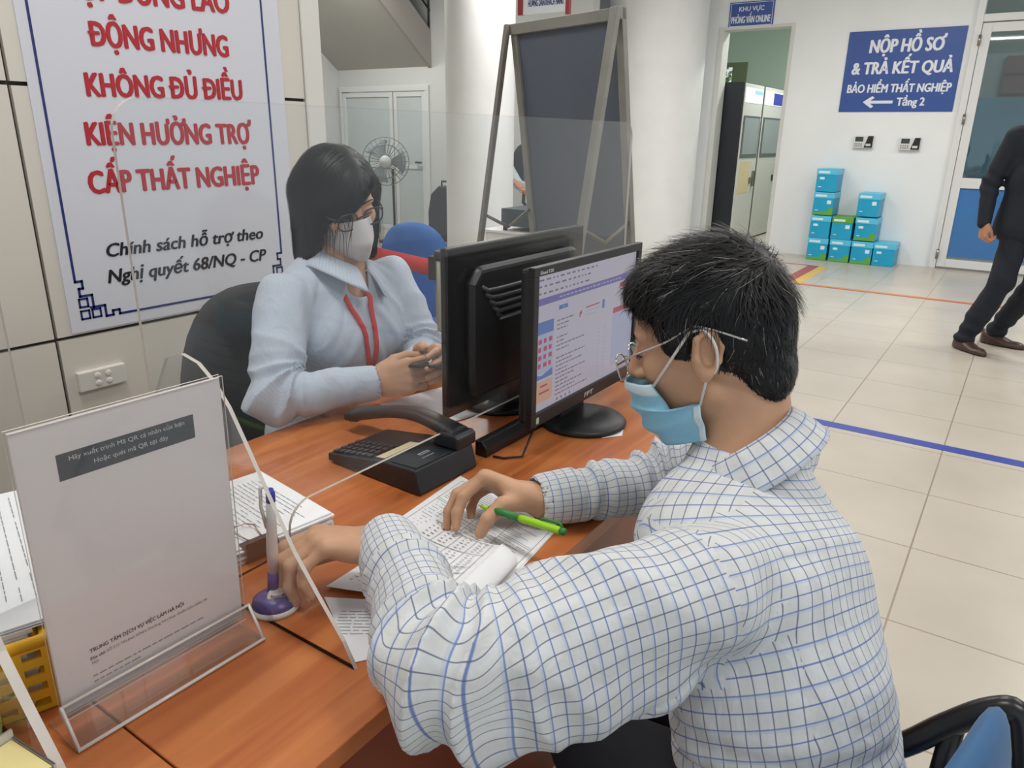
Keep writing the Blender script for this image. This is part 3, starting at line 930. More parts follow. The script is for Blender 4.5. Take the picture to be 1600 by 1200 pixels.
def rounded_screen(y0, y1, zt, cuts, r=0.035):
    """outline in (y, z) with rounded top corners and a document slot along the bottom."""
    P = []
    zb, cy0, cy1, ch = cuts
    P += [(y0, zb), (cy0, zb)]
    for k in range(7):
        a = math.pi - k * math.pi / 12
        P.append((cy0 + 0.04 + 0.04 * math.cos(a), ch - 0.04 + 0.04 * math.sin(a)))
    for k in range(7):
        a = math.pi / 2 - k * math.pi / 12
        P.append((cy1 - 0.04 + 0.04 * math.cos(a), ch - 0.04 + 0.04 * math.sin(a)))
    P += [(cy1, zb), (y1, zb)]
    for k in range(7):
        a = k * math.pi / 12
        P.append((y1 - r + r * math.cos(a), zt - r + r * math.sin(a)))
    for k in range(7):
        a = math.pi / 2 + k * math.pi / 12
        P.append((y0 + r + r * math.cos(a), zt - r + r * math.sin(a)))
    return P


def fin(mb, Y, dx=0.0, th=0.005):
    pts = [(-0.524, DZ), (-0.541, DZ + 0.03), (-0.578, DZ + 0.074), (-0.613, DZ + 0.118), (-0.643, DZ + 0.167), (-0.679, DZ + 0.229), (-0.705, DZ + 0.272), (-0.728, DZ + 0.298), (-0.755, DZ + 0.316), (-0.785, DZ + 0.322), (-0.82, DZ + 0.31), (-0.86, DZ + 0.25), (-0.90, DZ)]
    mb.prism([(a + dx, b) for a, b in pts], lambda u, v, dd: (u, dd, v), Y - th / 2, Y + th / 2, 0, 1)


for i in range(2):
    t = thing('acrylic_screen', (SX, 1.03 if i == 0 else -0.3, DZ), ('clear acrylic screen across the desk in front of the woman', 'clear acrylic screen on the near desk, beside the sign holder')[i], 'screen', 'clear acrylic desk screens')
    o = 0.0 if i == 0 else -1.36
    P = rounded_screen(0.428, 1.637, 1.352, (DZ, 0.60, 1.42, 0.817)) if i == 0 else rounded_screen(-0.95, 0.296, 1.352, (DZ, -0.8, 0.10, 0.817))
    mb = MB(); mb.prism(P, lambda u, v, dd: (dd, u, v), SX - 0.0025, SX + 0.0025, 0, 1); mb.build('pane', [M_acr, M_edge], t)
    for Y, dx in (((0.473, 0), (1.585, 0)) if i == 0 else ((0.205, -0.08), (-0.9, -0.08))):
        mb = MB(); fin(mb, Y, dx, 0.005 if i == 0 else 0.009); mb.build('foot', [M_acr, M_edge], t)

# ================================================================== QR SIGN HOLDER (the code itself is left out)
# panel leans back from the desk; base loop runs forward
ql = np.array((math.sin(0.031), math.cos(0.031), 0.0)); qn = np.array((ql[1], -ql[0], 0.0))      # along the foot; towards the viewer (+X)
Qbase = np.array((-0.6855, 0.2386, 0.7747))
up = qn * math.sin(0.0275) + np.array((0, 0, math.cos(0.0275)))
nrm = np.cross(ql, up)
nrm = nrm if nrm @ qn > 0 else -nrm


def on_qr(u, v, dd):
    return tuple(Qbase + ql * u + up * v + nrm * (dd + 0.0005))


t = thing('sign_holder', (-0.69, 0.345, DZ), 'clear acrylic sign holder with a printed white sheet, standing on the desk at the left', 'sign holder')
mb = MB(); mb.prism([(0, -0.005), (0.2046, -0.005), (0.2046, 0.301), (0, 0.301)], on_qr, -0.0045, -0.0025, 0, 1)
mb.build('back_panel', [glass('sign_acrylic', (0.985, 0.985, 0.985), 0.02, 0.02, 'd0cac6'), M_edge], t)
mb = MB(); mb.prism([(0, -0.005), (0.2046, -0.005), (0.2046, 0.301), (0, 0.301)], on_qr, 0.0022, 0.0042, 0, 1)
mb.build('front_panel', [glass('sign_acrylic'), M_edge], t)
mb = MB(); mb.prism([(0.002, 0.0), (0.2026, 0.0), (0.2026, 0.2985), (0.002, 0.2985)], on_qr, -0.002, 0.0002); sh = mb.build('printed_sheet', mat('sign_paper', 'd9d3d2', 0.6), t)
mb = MB(); mb.prism([(0.0355, 0.2415), (0.169, 0.2415), (0.169, 0.2675), (0.0355, 0.2675)], on_qr, 0.0002, 0.0005); mb.build('dark_banner', mat('banner_grey', '454a50', 0.5), sh)
text_block([('Hãy xuất trình Mã QR cá nhân của bạn', 0.046, 0.1586, 0.2592, 0.0048, 0, 0), ('Hoặc quét mã QR tại đây', 0.067, 0.140, 0.2490, 0.0048, 0, 0)], 'white_lettering', mat('print_white', 'c4c7ca', 0.5), sh, lambda u, v, dd: on_qr(u, v, 0.0007))
text_block([('TRUNG TÂM DỊCH VỤ VIỆC LÀM HÀ NỘI', 0.0343, 0.1337, 0.0535, 0.0045, 0.022, 0), ('Địa chỉ:', 0.0337, 0.0482, 0.0452, 0.0034, 0.022, 0)], 'black_lettering', mat('print_dark', '3a3538', 0.5), sh, lambda u, v, dd: on_qr(u, v, 0.0005 + dd * 0.2))
text_block([('SỐ 215 TRUNG KÍNH, Phường Yên Hoà, Quận Cầu Giấy, Hà', 0.0495, 0.1612, 0.0452, 0.0034, 0, 0), ('Nội', 0.0343, 0.0405, 0.0395, 0.0034, 0, 0)], 'grey_lettering', mat('print_grey', '77706f', 0.5), sh, lambda u, v, dd: on_qr(u, v, 0.0005))
mb = MB()
for k, v0 in enumerate((0.0250, 0.0185)):
    u = 0.0332
    rr = random.Random(k + 3)
    while u < (0.150, 0.082)[k]:
        w_ = rr.uniform(0.003, 0.010)
        mb.prism([(u, v0), (u + w_, v0), (u + w_, v0 + 0.0016), (u, v0 + 0.0016)], on_qr, 0.0003, 0.0005)
        u += w_ + 0.0018
mb.build('small_print', mat('print_pale', '9c9493', 0.5), sh)
# base: a band folded forward along the bottom into an open foot
mb = MB()
Wd = 0.212
prof = [(-0.030, 0.000), (0.030, 0.000), (0.033, 0.002), (0.032, 0.005), (0.0125, 0.037), (0.0085, 0.040), (0.006, 0.038)]   # (towards viewer, up)
inner = [(-0.030, 0.0028), (0.0275, 0.0028), (0.0045, 0.0365)]
outl = prof + list(reversed(inner))
q0 = Qbase - ql * 0.0035; q0[2] = DZ + 0.0005
mb.prism(outl, lambda u, v, dd: tuple(q0 + qn * u + np.array((0, 0, v)) + ql * dd), 0, Wd, 1, 0)
ft_ = mb.build('foot', [glass('sign_acrylic'), M_edge], t)
mb = MB(); mb.tube([q0 + qn * 0.0315 + np.array((0, 0, 0.0022)), q0 + qn * 0.0315 + ql * Wd + np.array((0, 0, 0.0022))], 0.0021, 8)
mb.build('front_edge', mat('bright_acrylic_edge', 'd9d2cb', 0.15), ft_)
mb = MB(); mb.tube([q0 + qn * 0.0085 + np.array((0, 0, 0.0395)), q0 + qn * 0.0085 + ql * Wd + np.array((0, 0, 0.0395))], 0.0016, 8)
mb.build('top_edge', mat('bright_acrylic_edge'), ft_)
for d_ in (0.0015, Wd - 0.0015):
    mb = MB(); mb.tube([q0 + qn * u + ql * d_ + np.array((0, 0, v)) for u, v in ((0.0085, 0.0395), (0.0315, 0.0025))], 0.0018, 8); mb.build('end_edge', mat('bright_acrylic_edge'), ft_)

# ================================================================== PAPERS
M_line = mat('print_line', '8c9096', 0.8)


def sheet_lines(mb, P, u0, u1, v0, v1, n, rr, m=0, th=0.0011, dense=1.0, lift=0.0):
    """dashes of unreadable print laid on a sheet; P(u, v) -> xyz."""
    for k in range(n):
        v = v0 + (v1 - v0) * (k + 0.5) / n
        u = u0 + rr.uniform(0, 0.03) * (u1 - u0)
        end = u1 - rr.uniform(0, 0.25) * (u1 - u0)
        while u < end:
            w_ = rr.uniform(0.006, 0.022)
            if rr.random() < dense:
                mb.add([P(u, v), P(min(end, u + w_), v), P(min(end, u + w_), v + th), P(u, v + th)], [(0, 1, 2, 3)], m)
            u += w_ + 0.003


def flat_sheet(c, ang, w, h, z):
    ca, sa = math.cos(ang), math.sin(ang)
    return lambda u, v, dz=0.0: (c[0] + u * ca - v * sa, c[1] + u * sa + v * ca, z + dz)


def paper_stack(name, c, ang, w, h, n, z0, th, label, cat, lines, rr, offs=0.004):
    """A pile of sheets: layers of slightly shifted leaves, top leaf printed."""
    t = thing(name, (c[0], c[1], z0), label, cat)
    mb = MB()
    for k in range(n):
        dx, dy, da = rr.uniform(-offs, offs), rr.uniform(-offs, offs), rr.uniform(-0.01, 0.01)
        F = flat_sheet((c[0] + dx, c[1] + dy), ang + da, w, h, z0)
        a, b = z0 + th * k / n + 0.0002, z0 + th * (k + 1) / n - 0.0003
        mb.prism([(-w / 2, -h / 2), (w / 2, -h / 2), (w / 2, h / 2), (-w / 2, h / 2)], lambda u, v, dd: F(u, v)[:2] + (dd,), a, b)
    lv = mb.build('leaves', M_paper, t)
    F = flat_sheet(c, ang, w, h, z0 + th + 0.0003)
    mb = MB(); sheet_lines(mb, lambda u, v: F(u, v), -w / 2 + 0.02, w / 2 - 0.015, -h / 2 + 0.02, h / 2 - 0.02, lines, rr, dense=0.85)
    mb.build('print', M_line, t)
    return t


rr = random.Random(11)
paper_stack('paper_stack', (-0.905, 0.578), math.radians(-8), 0.21, 0.24, 8, DZ, 0.022, 'stack of printed sheets held by a black binder clip, behind the sign holder', 'papers', 26, rr)
bc = thing('binder_clip', (-0.79, 0.565, DZ + 0.02), 'black binder clip with wire handles on the paper stack', 'clip')
ca_ = math.radians(-8)
cax = np.array((math.cos(ca_), math.sin(ca_), 0)); cay = np.array((-math.sin(ca_), math.cos(ca_), 0))
cc = np.array((-0.795, 0.560, DZ + 0.0115))
mb = MB(); mb.prism([(-0.022, 0.0125), (-0.001, 0.019), (0.006, 0.0), (-0.001, -0.0118), (-0.022, -0.0113), (-0.022, -0.0105), (-0.002, -0.010), (0.003, 0.0), (-0.002, 0.016), (-0.022, 0.0112)],
                     lambda u, v, dd: tuple(cc + cax * u + cay * dd + np.array((0, 0, v))), -0.024, 0.024)
mb.build('clamp', M_black, bc)
for s_ in (0,):
    mb = MB(); pts = [(-0.020, -0.010, 0.0135), (-0.050, -0.016, 0.016), (-0.062, -0.008, 0.0165), (-0.062, 0.008, 0.0165), (-0.050, 0.016, 0.016), (-0.020, 0.010, 0.0135)]
    mb.tube([cc + cax * a + cay * b + np.array((0, 0, h_)) for a, b, h_ in pts], 0.0012, 6); mb.build('wire_handle', M_steel, bc)

# ---- yellow perforated basket full of forms, at the left edge
t = thing('plastic_basket', (-0.93, 0.10, DZ), 'yellow perforated plastic basket full of forms, at the left edge of the desk', 'basket')
M_yel = mat('yellow_plastic', 'e6ad22', 0.45)
bA = np.array((-0.735, 0.256)); be1 = np.array((-0.952, 0.306)); be2 = np.array((-0.306, -0.952)); bL, bW = 0.378, 0.29
bz0, bz1 = DZ, DZ + 0.082


def bk_(u, v):
    return tuple(bA + be1 * u + be2 * v)


mb = MB(); mb.prism([(0, 0), (bL, 0), (bL, bW), (0, bW)], lambda u, v, dd: bk_(u, v) + (dd,), bz0 + 0.0003, bz0 + 0.004); mb.build('bottom', M_yel, t)


def lattice(mb, A, B, nu, z0, z1):
    A, B = np.array(A), np.array(B); d_ = B - A; L = np.linalg.norm(d_); d_ = d_ / L
    ang = math.atan2(d_[1], d_[0]); R = rotm(0, 0, ang)

    def bx_(u0, u1, za, zb):
        c = A + d_ * (u0 + u1) / 2
        mb.box((c[0], c[1], (za + zb) / 2), (u1 - u0, 0.003, zb - za), R)
    zz = np.linspace(z0, z1, 5)
    for z in zz:
        bx_(0, L, max(z0, z - 0.005), min(z1, z + 0.005))
    for za, zb in zip(zz[:-1], zz[1:]):
        for k in range(nu + 1):
            u = L * k / nu
            bx_(max(0, u - 0.006), min(L, u + 0.006), max(z0, za + 0.005), min(z1, zb - 0.005))


cs = [bk_(0, 0), bk_(bL, 0), bk_(bL, bW), bk_(0, bW)]
for k in range(4):
    a, b = cs[k], cs[(k + 1) % 4]
    mb = MB(); lattice(mb, a, b, 14 if k % 2 == 0 else 10, bz0 + 0.002, bz1 - 0.004); mb.build('side', M_yel, t)
mb = MB(); mb.tube([(x, y, bz1) for x, y in cs], 0.0075, 8, closed=True); mb.build('rim', M_yel, t)
pcx = bk_(bL / 2 - 0.006, bW / 2)
paper_stack('form_pile', pcx, math.atan2(be1[1], be1[0]) + math.pi, 0.345, 0.262, 14, DZ + 0.0045, 0.088, 'pile of printed forms lying in the yellow basket', 'papers', 16, rr, 0.004)

paper_stack('form_pile', (pcx[0] + 0.010, pcx[1] + 0.034), math.atan2(be1[1], be1[0]) + math.pi, 0.345, 0.275, 5, DZ + 0.0935, 0.006, 'sheets of printed forms spilling over the rim of the yellow basket', 'papers', 18, rr, 0.004)

# ---- cup and card box in the bottom left corner
t = thing('paper_cup', (-0.79, 0.185, DZ), 'pale yellow cup with green print behind the near acrylic foot', 'cup')
cpx = (-0.722, 0.176, DZ)
mb = MB(); mb.lathe([(0.020, 0.0003), (0.026, 0.058), (0.0275, 0.060), (0.026, 0.062), (0.0245, 0.058), (0.018, 0.004), (0, 0.004)], cpx, 36); mb.build('body', mat('cup_cream', 'e3d6a6', 0.5), t)
mb = MB(); mb.lathe([(0.0218, 0.014), (0.0242, 0.036)], cpx, 36); mb.build('printed_band', mat('cup_green', '8fa662', 0.5), t)
t = thing('card_box', (-0.63, 0.160, DZ), 'clear box of pale yellow cards at the bottom left corner', 'box')
cdx = rotm(0, 0, math.radians(6))


def cb(u, v, w_):
    return tuple(np.array((-0.640, 0.148, DZ)) + cdx @ np.array((u, v, w_)))


mb = MB()
for (a0, a1, b0, b1, c0, c1) in ((-0.034, 0.034, -0.05, 0.05, 0.0005, 0.003), (-0.034, -0.032, -0.05, 0.05, 0.003, 0.048), (0.032, 0.034, -0.05, 0.05, 0.003, 0.03), (-0.032, 0.032, 0.048, 0.05, 0.003, 0.04), (-0.032, 0.032, -0.05, -0.048, 0.003, 0.04)):
    mb.prism([(a0, b0), (a1, b0), (a1, b1), (a0, b1)], cb, c0, c1, 0, 1)
mb.build('clear_box', [M_acr, M_edge], t)
mb = MB()
for k in range(9):
    z = 0.0035 + k * 0.004
    mb.prism([(-0.0305, -0.047), (0.0305, -0.047), (0.0305, 0.047), (-0.0305, 0.047)], cb, z, z + 0.0034)
mb.build('cards', mat('yellow_card', 'e2d394', 0.7), t)

# ---- forms under the man's hands
PC = (-0.585, 0.815); PA = math.radians(-74)
t = thing('paper_form', (PC[0], PC[1], DZ), 'printed form sheets lying under the hand with the green pen', 'papers')
c1 = np.array((-0.726, 0.922)); c2 = np.array((-0.481, 0.853)); c3 = np.array((-0.437, 0.700)); c4 = np.array((-0.700, 0.690))
c1, c4, c2, c3 = np.array((-0.728, 0.925)), np.array((-0.712, 0.690)), np.array((-0.500, 0.868)), np.array((-0.478, 0.650))


def form(u, v, dz=0.0):
    p = c1 * (1 - u) * (1 - v) + c2 * u * (1 - v) + c3 * u * v + c4 * (1 - u) * v
    return (p[0], p[1], DZ + dz)


mb = MB()
mb.prism([(-0.03, -0.02), (1.0, -0.03), (1.02, 1.0), (0.0, 1.0)], lambda u, v, dd: form(u, v, dd), 0.0004, 0.0012)
mb.prism([(0, 0), (1, 0), (1, 1), (0, 1)], lambda u, v, dd: form(u, v, dd), 0.0014, 0.0022)
mb.build('sheets', M_paper, t)
mb = MB()
sheet_lines(mb, lambda u, v: form(u, v, 0.0025), 0.06, 0.95, 0.04, 0.30, 12, rr, th=0.006)
sheet_lines(mb, lambda u, v: form(u, v, 0.0025), 0.06, 0.95, 0.36, 0.98, 18, rr, th=0.006, dense=0.7)
for v in (0.03, 0.33, 0.35):
    mb.add([form(0.04, v, 0.0026), form(0.97, v, 0.0026), form(0.97, v + 0.004, 0.0026), form(0.04, v + 0.004, 0.0026)], [(0, 1, 2, 3)])
for u in (0.04, 0.2, 0.45, 0.7, 0.97):
    mb.add([form(u, 0.03, 0.0026), form(u + 0.004, 0.03, 0.0026), form(u + 0.004, 0.98, 0.0026), form(u, 0.98, 0.0026)], [(0, 1, 2, 3)])
mb.build('print', M_line, t)
# top leaf, folded back in a curl
t = thing('curled_sheet', (-0.60, 0.68, DZ), 'printed table sheet on top of the form, its right end curling back', 'papers')
k1, k2 = np.array((-0.672, 0.790)), np.array((-0.520, 0.748))
k4, k3 = np.array((-0.668, 0.560)), np.array((-0.505, 0.622))
cdir = np.array((0.97, -0.05)); cdir /= np.linalg.norm(cdir)


def curl(u, v):
    """u 0..1 across to the curl, 1..1.5 rolls up and back."""
    if u <= 1:
        p = k1 * (1 - u) * (1 - v) + k2 * u * (1 - v) + k3 * u * v + k4 * (1 - u) * v
        return np.array((p[0], p[1], DZ + 0.004 + 0.010 * u * u))
    p = k2 * (1 - v) + k3 * v
    a = (u - 1) / 0.5 * math.pi * 1.02
    r_ = 0.019
    return np.array((p[0] + cdir[0] * r_ * math.sin(a) - max(0, (u - 1.35)) * 0.12, p[1] + cdir[1] * r_ * math.sin(a), DZ + 0.014 + r_ * (1 - math.cos(a))))


def curl(u, v):
    p0 = k1 * (1 - v) + k4 * v
    p1 = k2 * (1 - v) + k3 * v
    if u <= 1:
        p = p0 * (1 - u) + p1 * u
        return np.array((p[0], p[1], DZ + 0.004 + 0.022 * u ** 3))
    w_ = (u - 1) / 0.5
    a = w_ * math.pi * 0.80
    r_ = 0.024
    return np.array((p1[0] + r_ * math.sin(a) * 1.25 + 0.012 * w_, p1[1] - 0.02 * w_, DZ + 0.026 - r_ * (1 - math.cos(a)) * 0.5 + 0.004))


mb = MB(); mb.grid(lambda u, v: curl(u * 1.5, v), 60, 8); mb.build('leaf', M_paper, t)
mb = MB()
for k in range(4):
    u = 0.25 + 0.22 * k
    for vv in np.linspace(0.03, 0.9, 14)[:-1]:
        mb.add([curl(u, vv) + (0, 0, 0.0012), curl(u + 0.006, vv) + (0, 0, 0.0012), curl(u + 0.006, vv + 0.068) + (0, 0, 0.0012), curl(u, vv + 0.068) + (0, 0, 0.0012)], [(0, 1, 2, 3)])
for v in (0.03, 0.25, 0.5, 0.62):
    for uu in np.linspace(0.05, 0.93, 12)[:-1]:
        mb.add([curl(uu, v) + (0, 0, 0.0012), curl(uu + 0.08, v) + (0, 0, 0.0012), curl(uu + 0.08, v + 0.006) + (0, 0, 0.0012), curl(uu, v + 0.006) + (0, 0, 0.0012)], [(0, 1, 2, 3)])
for a in range(4):
    for b in range(22):
        v = 0.05 + b * 0.04
        for q in range(2):
            u = 0.09 + 0.22 * a + 0.07 * q
            w_ = rr.uniform(0.02, 0.05)
            mb.add([curl(u, v) + (0, 0, 0.0013), curl(u + w_, v) + (0, 0, 0.0013), curl(u + w_, v + 0.008) + (0, 0, 0.0013), curl(u, v + 0.008) + (0, 0, 0.0013)], [(0, 1, 2, 3)])
mb.build('print', M_line, t)
# sheet under the left forearm and the woman's sheet
t = thing('loose_sheet', (-0.60, 0.50, DZ), 'narrow sheet of paper under the man\'s near sleeve', 'papers')
mb = MB(); mb.prism([(-0.655, 0.545), (-0.560, 0.600), (-0.500, 0.525), (-0.533, 0.478)], lambda u, v, dd: (u, v, dd), DZ + 0.0004, DZ + 0.0014)
mb.build('leaf', M_paper, t)
mb = MB(); F = flat_sheet((-0.575, 0.530), math.radians(35), 0, 0, DZ + 0.0018); sheet_lines(mb, lambda u, v: F(u, v), -0.03, 0.03, -0.02, 0.03, 8, rr); mb.build('print', M_line, t)
t = thing('loose_sheet', (-1.0, 1.2, DZ), 'sheet of paper under the woman\'s hands, beside the black monitor', 'papers')
mb = MB(); mb.grid(lambda u, v: (-1.075 + 0.16 * u + 0.05 * v, 1.08 + 0.22 * v, DZ + 0.002 + 0.016 * (1 - u) ** 2), 10, 4); mb.build('leaf', M_paper, t, solid=0.0006)

# ================================================================== DESK PHONE
t = thing('desk_phone', (-0.85, 0.91, DZ), 'black desk phone with its handset resting along the back', 'phone')
M_ph = mat('phone_black', '1d2025', 0.4); M_ph2 = mat('phone_dark', '2b3036', 0.35)
ang = math.radians(-2)
Rp = rotm(0, 0, ang); pc = np.array((-0.852, 0.908, DZ))


def ph(u, v, w_):
    return tuple(pc + Rp @ np.array((u, v, w_)))


def phprism(mb, poly_xz, y0, y1, m=0):
    return mb.prism(poly_xz, lambda u, v, dd: ph(u, dd, v), y0, y1, m)


mb = MB(); phprism(mb, [(-0.112, 0.004), (0.112, 0.0005), (0.116, 0.004), (0.104, 0.044), (0.03, 0.040), (-0.112, 0.018)], -0.075, 0.075); mb.build('body', M_ph, t, bevel=0.003)
mb = MB()
sl = 0.155
for i in range(4):
    for j in range(7):
        u = -0.100 + j * 0.0145; v = -0.062 + i * 0.017
        z = 0.018 + (u + 0.112) * sl
        mb.box(ph(u, v, z + 0.0025), (0.010, 0.012, 0.004), Rp @ rotm(0, -sl, 0))
mb.build('keypad', M_ph2, t, bevel=0.001)
mb = MB(); mb.box(ph(0.012, -0.020, 0.0385), (0.022, 0.085, 0.0015), Rp @ rotm(0, -sl, 0)); mb.build('index_card', mat('beige_card', 'c9bd9a', 0.6), t)
mb = MB(); phprism(mb, [(0.040, 0.0405), (0.100, 0.0440), (0.100, 0.0452), (0.040, 0.0417)], -0.066, 0.020); pp = mb.build('rear_plate', M_ph2, t, bevel=0.001)
mb = MB()
for a, b, c, e in ((0.060, 0.063, -0.02, 0.0), (0.066, 0.068, -0.02, 0.0), (0.060, 0.068, -0.022, -0.019), (0.060, 0.068, 0.0, 0.003), (0.078, 0.080, -0.03, 0.0)):
    mb.box(ph((a + b) / 2, (c + e) / 2, 0.0435 + ((a + b) / 2 - 0.06) * 0.058), (b - a, e - c, 0.0012), Rp @ rotm(0, -0.058, 0))
mb.build('plate_mark', mat('mark_grey', '8d949a', 0.5), pp)
# handset: two blocks joined by an arched grip, lying along the far side
hs_ = MB()
path = [(0.088, 0.062, 0.058), (0.045, 0.066, 0.066), (-0.02, 0.068, 0.072), (-0.08, 0.068, 0.064), (-0.14, 0.066, 0.048), (-0.19, 0.064, 0.034)]
hsm = MB()
n_ = 24
for_ = []


def hand_sec(u, v):
    q = u * (len(path) - 1); i = min(int(q), len(path) - 2); f = q - i
    # Catmull-Rom through the path
    P_ = [np.array(path[max(0, min(len(path) - 1, i + k))]) for k in (-1, 0, 1, 2)]
    p = 0.5 * ((2 * P_[1]) + (-P_[0] + P_[2]) * f + (2 * P_[0] - 5 * P_[1] + 4 * P_[2] - P_[3]) * f * f + (-P_[0] + 3 * P_[1] - 3 * P_[2] + P_[3]) * f ** 3)
    w_ = 0.026 * (0.72 + 0.28 * abs(2 * u - 1) ** 2); h_ = 0.011 * (1 + 0.35 * abs(2 * u - 1) ** 3)
    e = 1.0
    if u < 0.02 or u > 0.98: e = 0.75
    a = 2 * math.pi * v
    ca, sa = math.cos(a), math.sin(a)
    q2 = (abs(ca) ** 3 + abs(sa) ** 3) ** (-1 / 3)
    return ph(*(p + np.array((0, w_ * q2 * ca * e, h_ * q2 * sa * e))))


hsm.grid(lambda a, b: hand_sec(b, a), 24, 36, closed_u=True)
nv_ = 24 * 36
hsm.f += [tuple(reversed(range(24))), tuple(range(nv_ - 24, nv_))]; hsm.m += [0, 0]; hsm.sm += [False, False]
ho = hsm.build('handset', M_ph, t)
mb = MB(); phprism(mb, [(0.045, 0.042), (0.108, 0.044), (0.108, 0.066), (0.100, 0.071), (0.058, 0.068)], 0.030, 0.082); mb.build('earpiece', M_ph, ho, bevel=0.004)
mb = MB(); phprism(mb, [(-0.205, 0.022), (-0.165, 0.026), (-0.165, 0.050), (-0.202, 0.040)], 0.042, 0.086); mb.build('mouthpiece', M_ph, ho, bevel=0.006)

# ================================================================== MONITORS
def txt_plane_x(x):
    return lambda u, v, dd: (x + dd, u, v)


t = thing('computer_monitor', (-0.69, 1.29, DZ), 'black desktop monitor showing a web page, screen turned to the seated man', 'monitor')
FY0, FY1, FZ0, FZ1, FX = 1.075, 1.512, 0.803, 1.103, -0.682
mb = MB(); mb.bb(FX - 0.034, FX - 0.012, FY0 + 0.004, FY1 - 0.004, FZ0 + 0.004, FZ1 - 0.004); mb.build('rear_casing', M_black, t, bevel=0.008)
mb = MB()
bzl = 0.017
for a, b, c, e in ((FY0, FY1, FZ1 - bzl, FZ1), (FY0, FY1, FZ0, FZ0 + 0.026), (FY0, FY0 + bzl, FZ0 + 0.026, FZ1 - bzl), (FY1 - bzl, FY1, FZ0 + 0.026, FZ1 - bzl)):
    mb.bb(FX - 0.014, FX, a, b, c, e)
bz = mb.build('bezel', M_black, t, bevel=0.0015)
text_block([('FPT', FY0 + 0.200, FY0 + 0.236, FZ0 + 0.008, 0.010, 0.03, 0.15)], 'maker_mark', mat('mark_white', 'd8dadd', 0.5), bz, txt_plane_x(FX), 0.0006)
text_block([('Elead F20', FY0 + 0.018, FY0 + 0.062, FZ1 - 0.0135, 0.0065, 0.02, 0)], 'model_mark', mat('mark_white'), bz, txt_plane_x(FX), 0.0006)
mb = MB(); mb.bb(FX, FX + 0.0006, FY0 + 0.017, FY0 + 0.026, FZ0 + 0.006, FZ0 + 0.018); mb.build('sticker', mat('green_sticker', 'a9c9b0', 0.5), bz)


def scr(name, col, es=0.62):
    return mat(name, '0a0a0a', 0.25, emit=col, es=es)


SM = [scr('screen_page', 'b9b6c6'), scr('screen_bar', '6f6aa8'), scr('screen_text', '6d6c80'), scr('screen_red', 'b0526a'), scr('screen_blue', '5878b4'), scr('screen_peach', 'c9a48e'), scr('screen_pale', 'a9aec9')]
sy0, sy1, sz0, sz1 = FY0 + bzl, FY1 - bzl, FZ0 + 0.026, FZ1 - bzl
mb = MB()
_lay = [0]


def px(a, b, c, e, m, l=1):
    x = FX - 0.006 + 0.0002 * l
    mb.add([(x, sy0 + (sy1 - sy0) * a, sz1 - (sz1 - sz0) * c), (x, sy0 + (sy1 - sy0) * b, sz1 - (sz1 - sz0) * c), (x, sy0 + (sy1 - sy0) * b, sz1 - (sz1 - sz0) * e), (x, sy0 + (sy1 - sy0) * a, sz1 - (sz1 - sz0) * e)], [(0, 3, 2, 1)], m)


px(0, 1, 0, 1, 0, 0)
px(0, 1, 0.165, 0.215, 1)
rs = random.Random(2)
for r_, v in enumerate((0.03, 0.075, 0.125)):
    u = 0.02
    while u < 0.55 - r_ * 0.05:
        w_ = rs.uniform(0.01, 0.04); px(u, u + w_, v, v + 0.012, 2, 2); u += w_ + 0.02
u = 0.2
while u < 0.8:
    w_ = rs.uniform(0.01, 0.03); px(u, u + w_, 0.185, 0.195, 6, 2); u += w_ + 0.012
px(0.01, 0.155, 0.335, 0.425, 4)
px(0.01, 0.155, 0.425, 0.72, 6)
for k, v in enumerate((0.46, 0.52, 0.58, 0.64)):
    for q in range(3):
        px(0.025 + q * 0.045, 0.055 + q * 0.045 - (0.006 if (k + q) % 2 else 0), v, v + 0.034, 3, 2)
mb.add([(FX - 0.0056, sy0 + 0.01 * (sy1 - sy0), sz1 - 0.76 * (sz1 - sz0)), (FX - 0.0056, sy0 + 0.155 * (sy1 - sy0), sz1 - 0.76 * (sz1 - sz0)), (FX - 0.0056, sy0 + 0.155 * (sy1 - sy0), sz1 - 0.70 * (sz1 - sz0)), (FX - 0.0056, sy0 + 0.06 * (sy1 - sy0), sz1 - 0.735 * (sz1 - sz0)), (FX - 0.0056, sy0 + 0.01 * (sy1 - sy0), sz1 - 0.72 * (sz1 - sz0))], [(0, 1, 2, 3, 4)], 4)
px(0.01, 0.155, 0.78, 0.94, 5)
px(0.05, 0.11, 0.81, 0.825, 3, 2); px(0.04, 0.13, 0.86, 0.875, 3, 2)
px(0.20, 0.27, 0.255, 0.262, 4, 2); px(0.195, 0.28, 0.28, 0.285, 4, 2)
for q in range(4):
    px(0.20 + q * 0.02, 0.214 + q * 0.02, 0.263, 0.28, 4, 2)
for r_, v in enumerate(np.linspace(0.36, 0.93, 19)):
    u = 0.185
    lim = (0.34, 0.30, 0.28, 0, 0.29, 0.25, 0.45, 0.30, 0, 0.46, 0.34, 0.44, 0.3, 0.47, 0.36, 0.3, 0.44, 0.38, 0.5)[r_]
    while u < lim:
        w_ = rs.uniform(0.012, 0.04); px(u, min(lim, u + w_), v, v + 0.009, 2, 2); u += w_ + 0.008
    if r_ > 5:
        px(0.60, 0.62, v, v + 0.008, 6, 2); px(0.66, 0.69, v, v + 0.008, 6, 2)
px(0.46, 0.60, 0.335, 0.345, 3, 2); px(0.46, 0.60, 0.37, 0.378, 6, 2); px(0.46, 0.58, 0.40, 0.408, 6, 2); px(0.63, 0.655, 0.325, 0.395, 4, 2)
px(0.395, 0.405, 0.36, 0.40, 3, 2); px(0.405, 0.418, 0.35, 0.38, 3, 2)
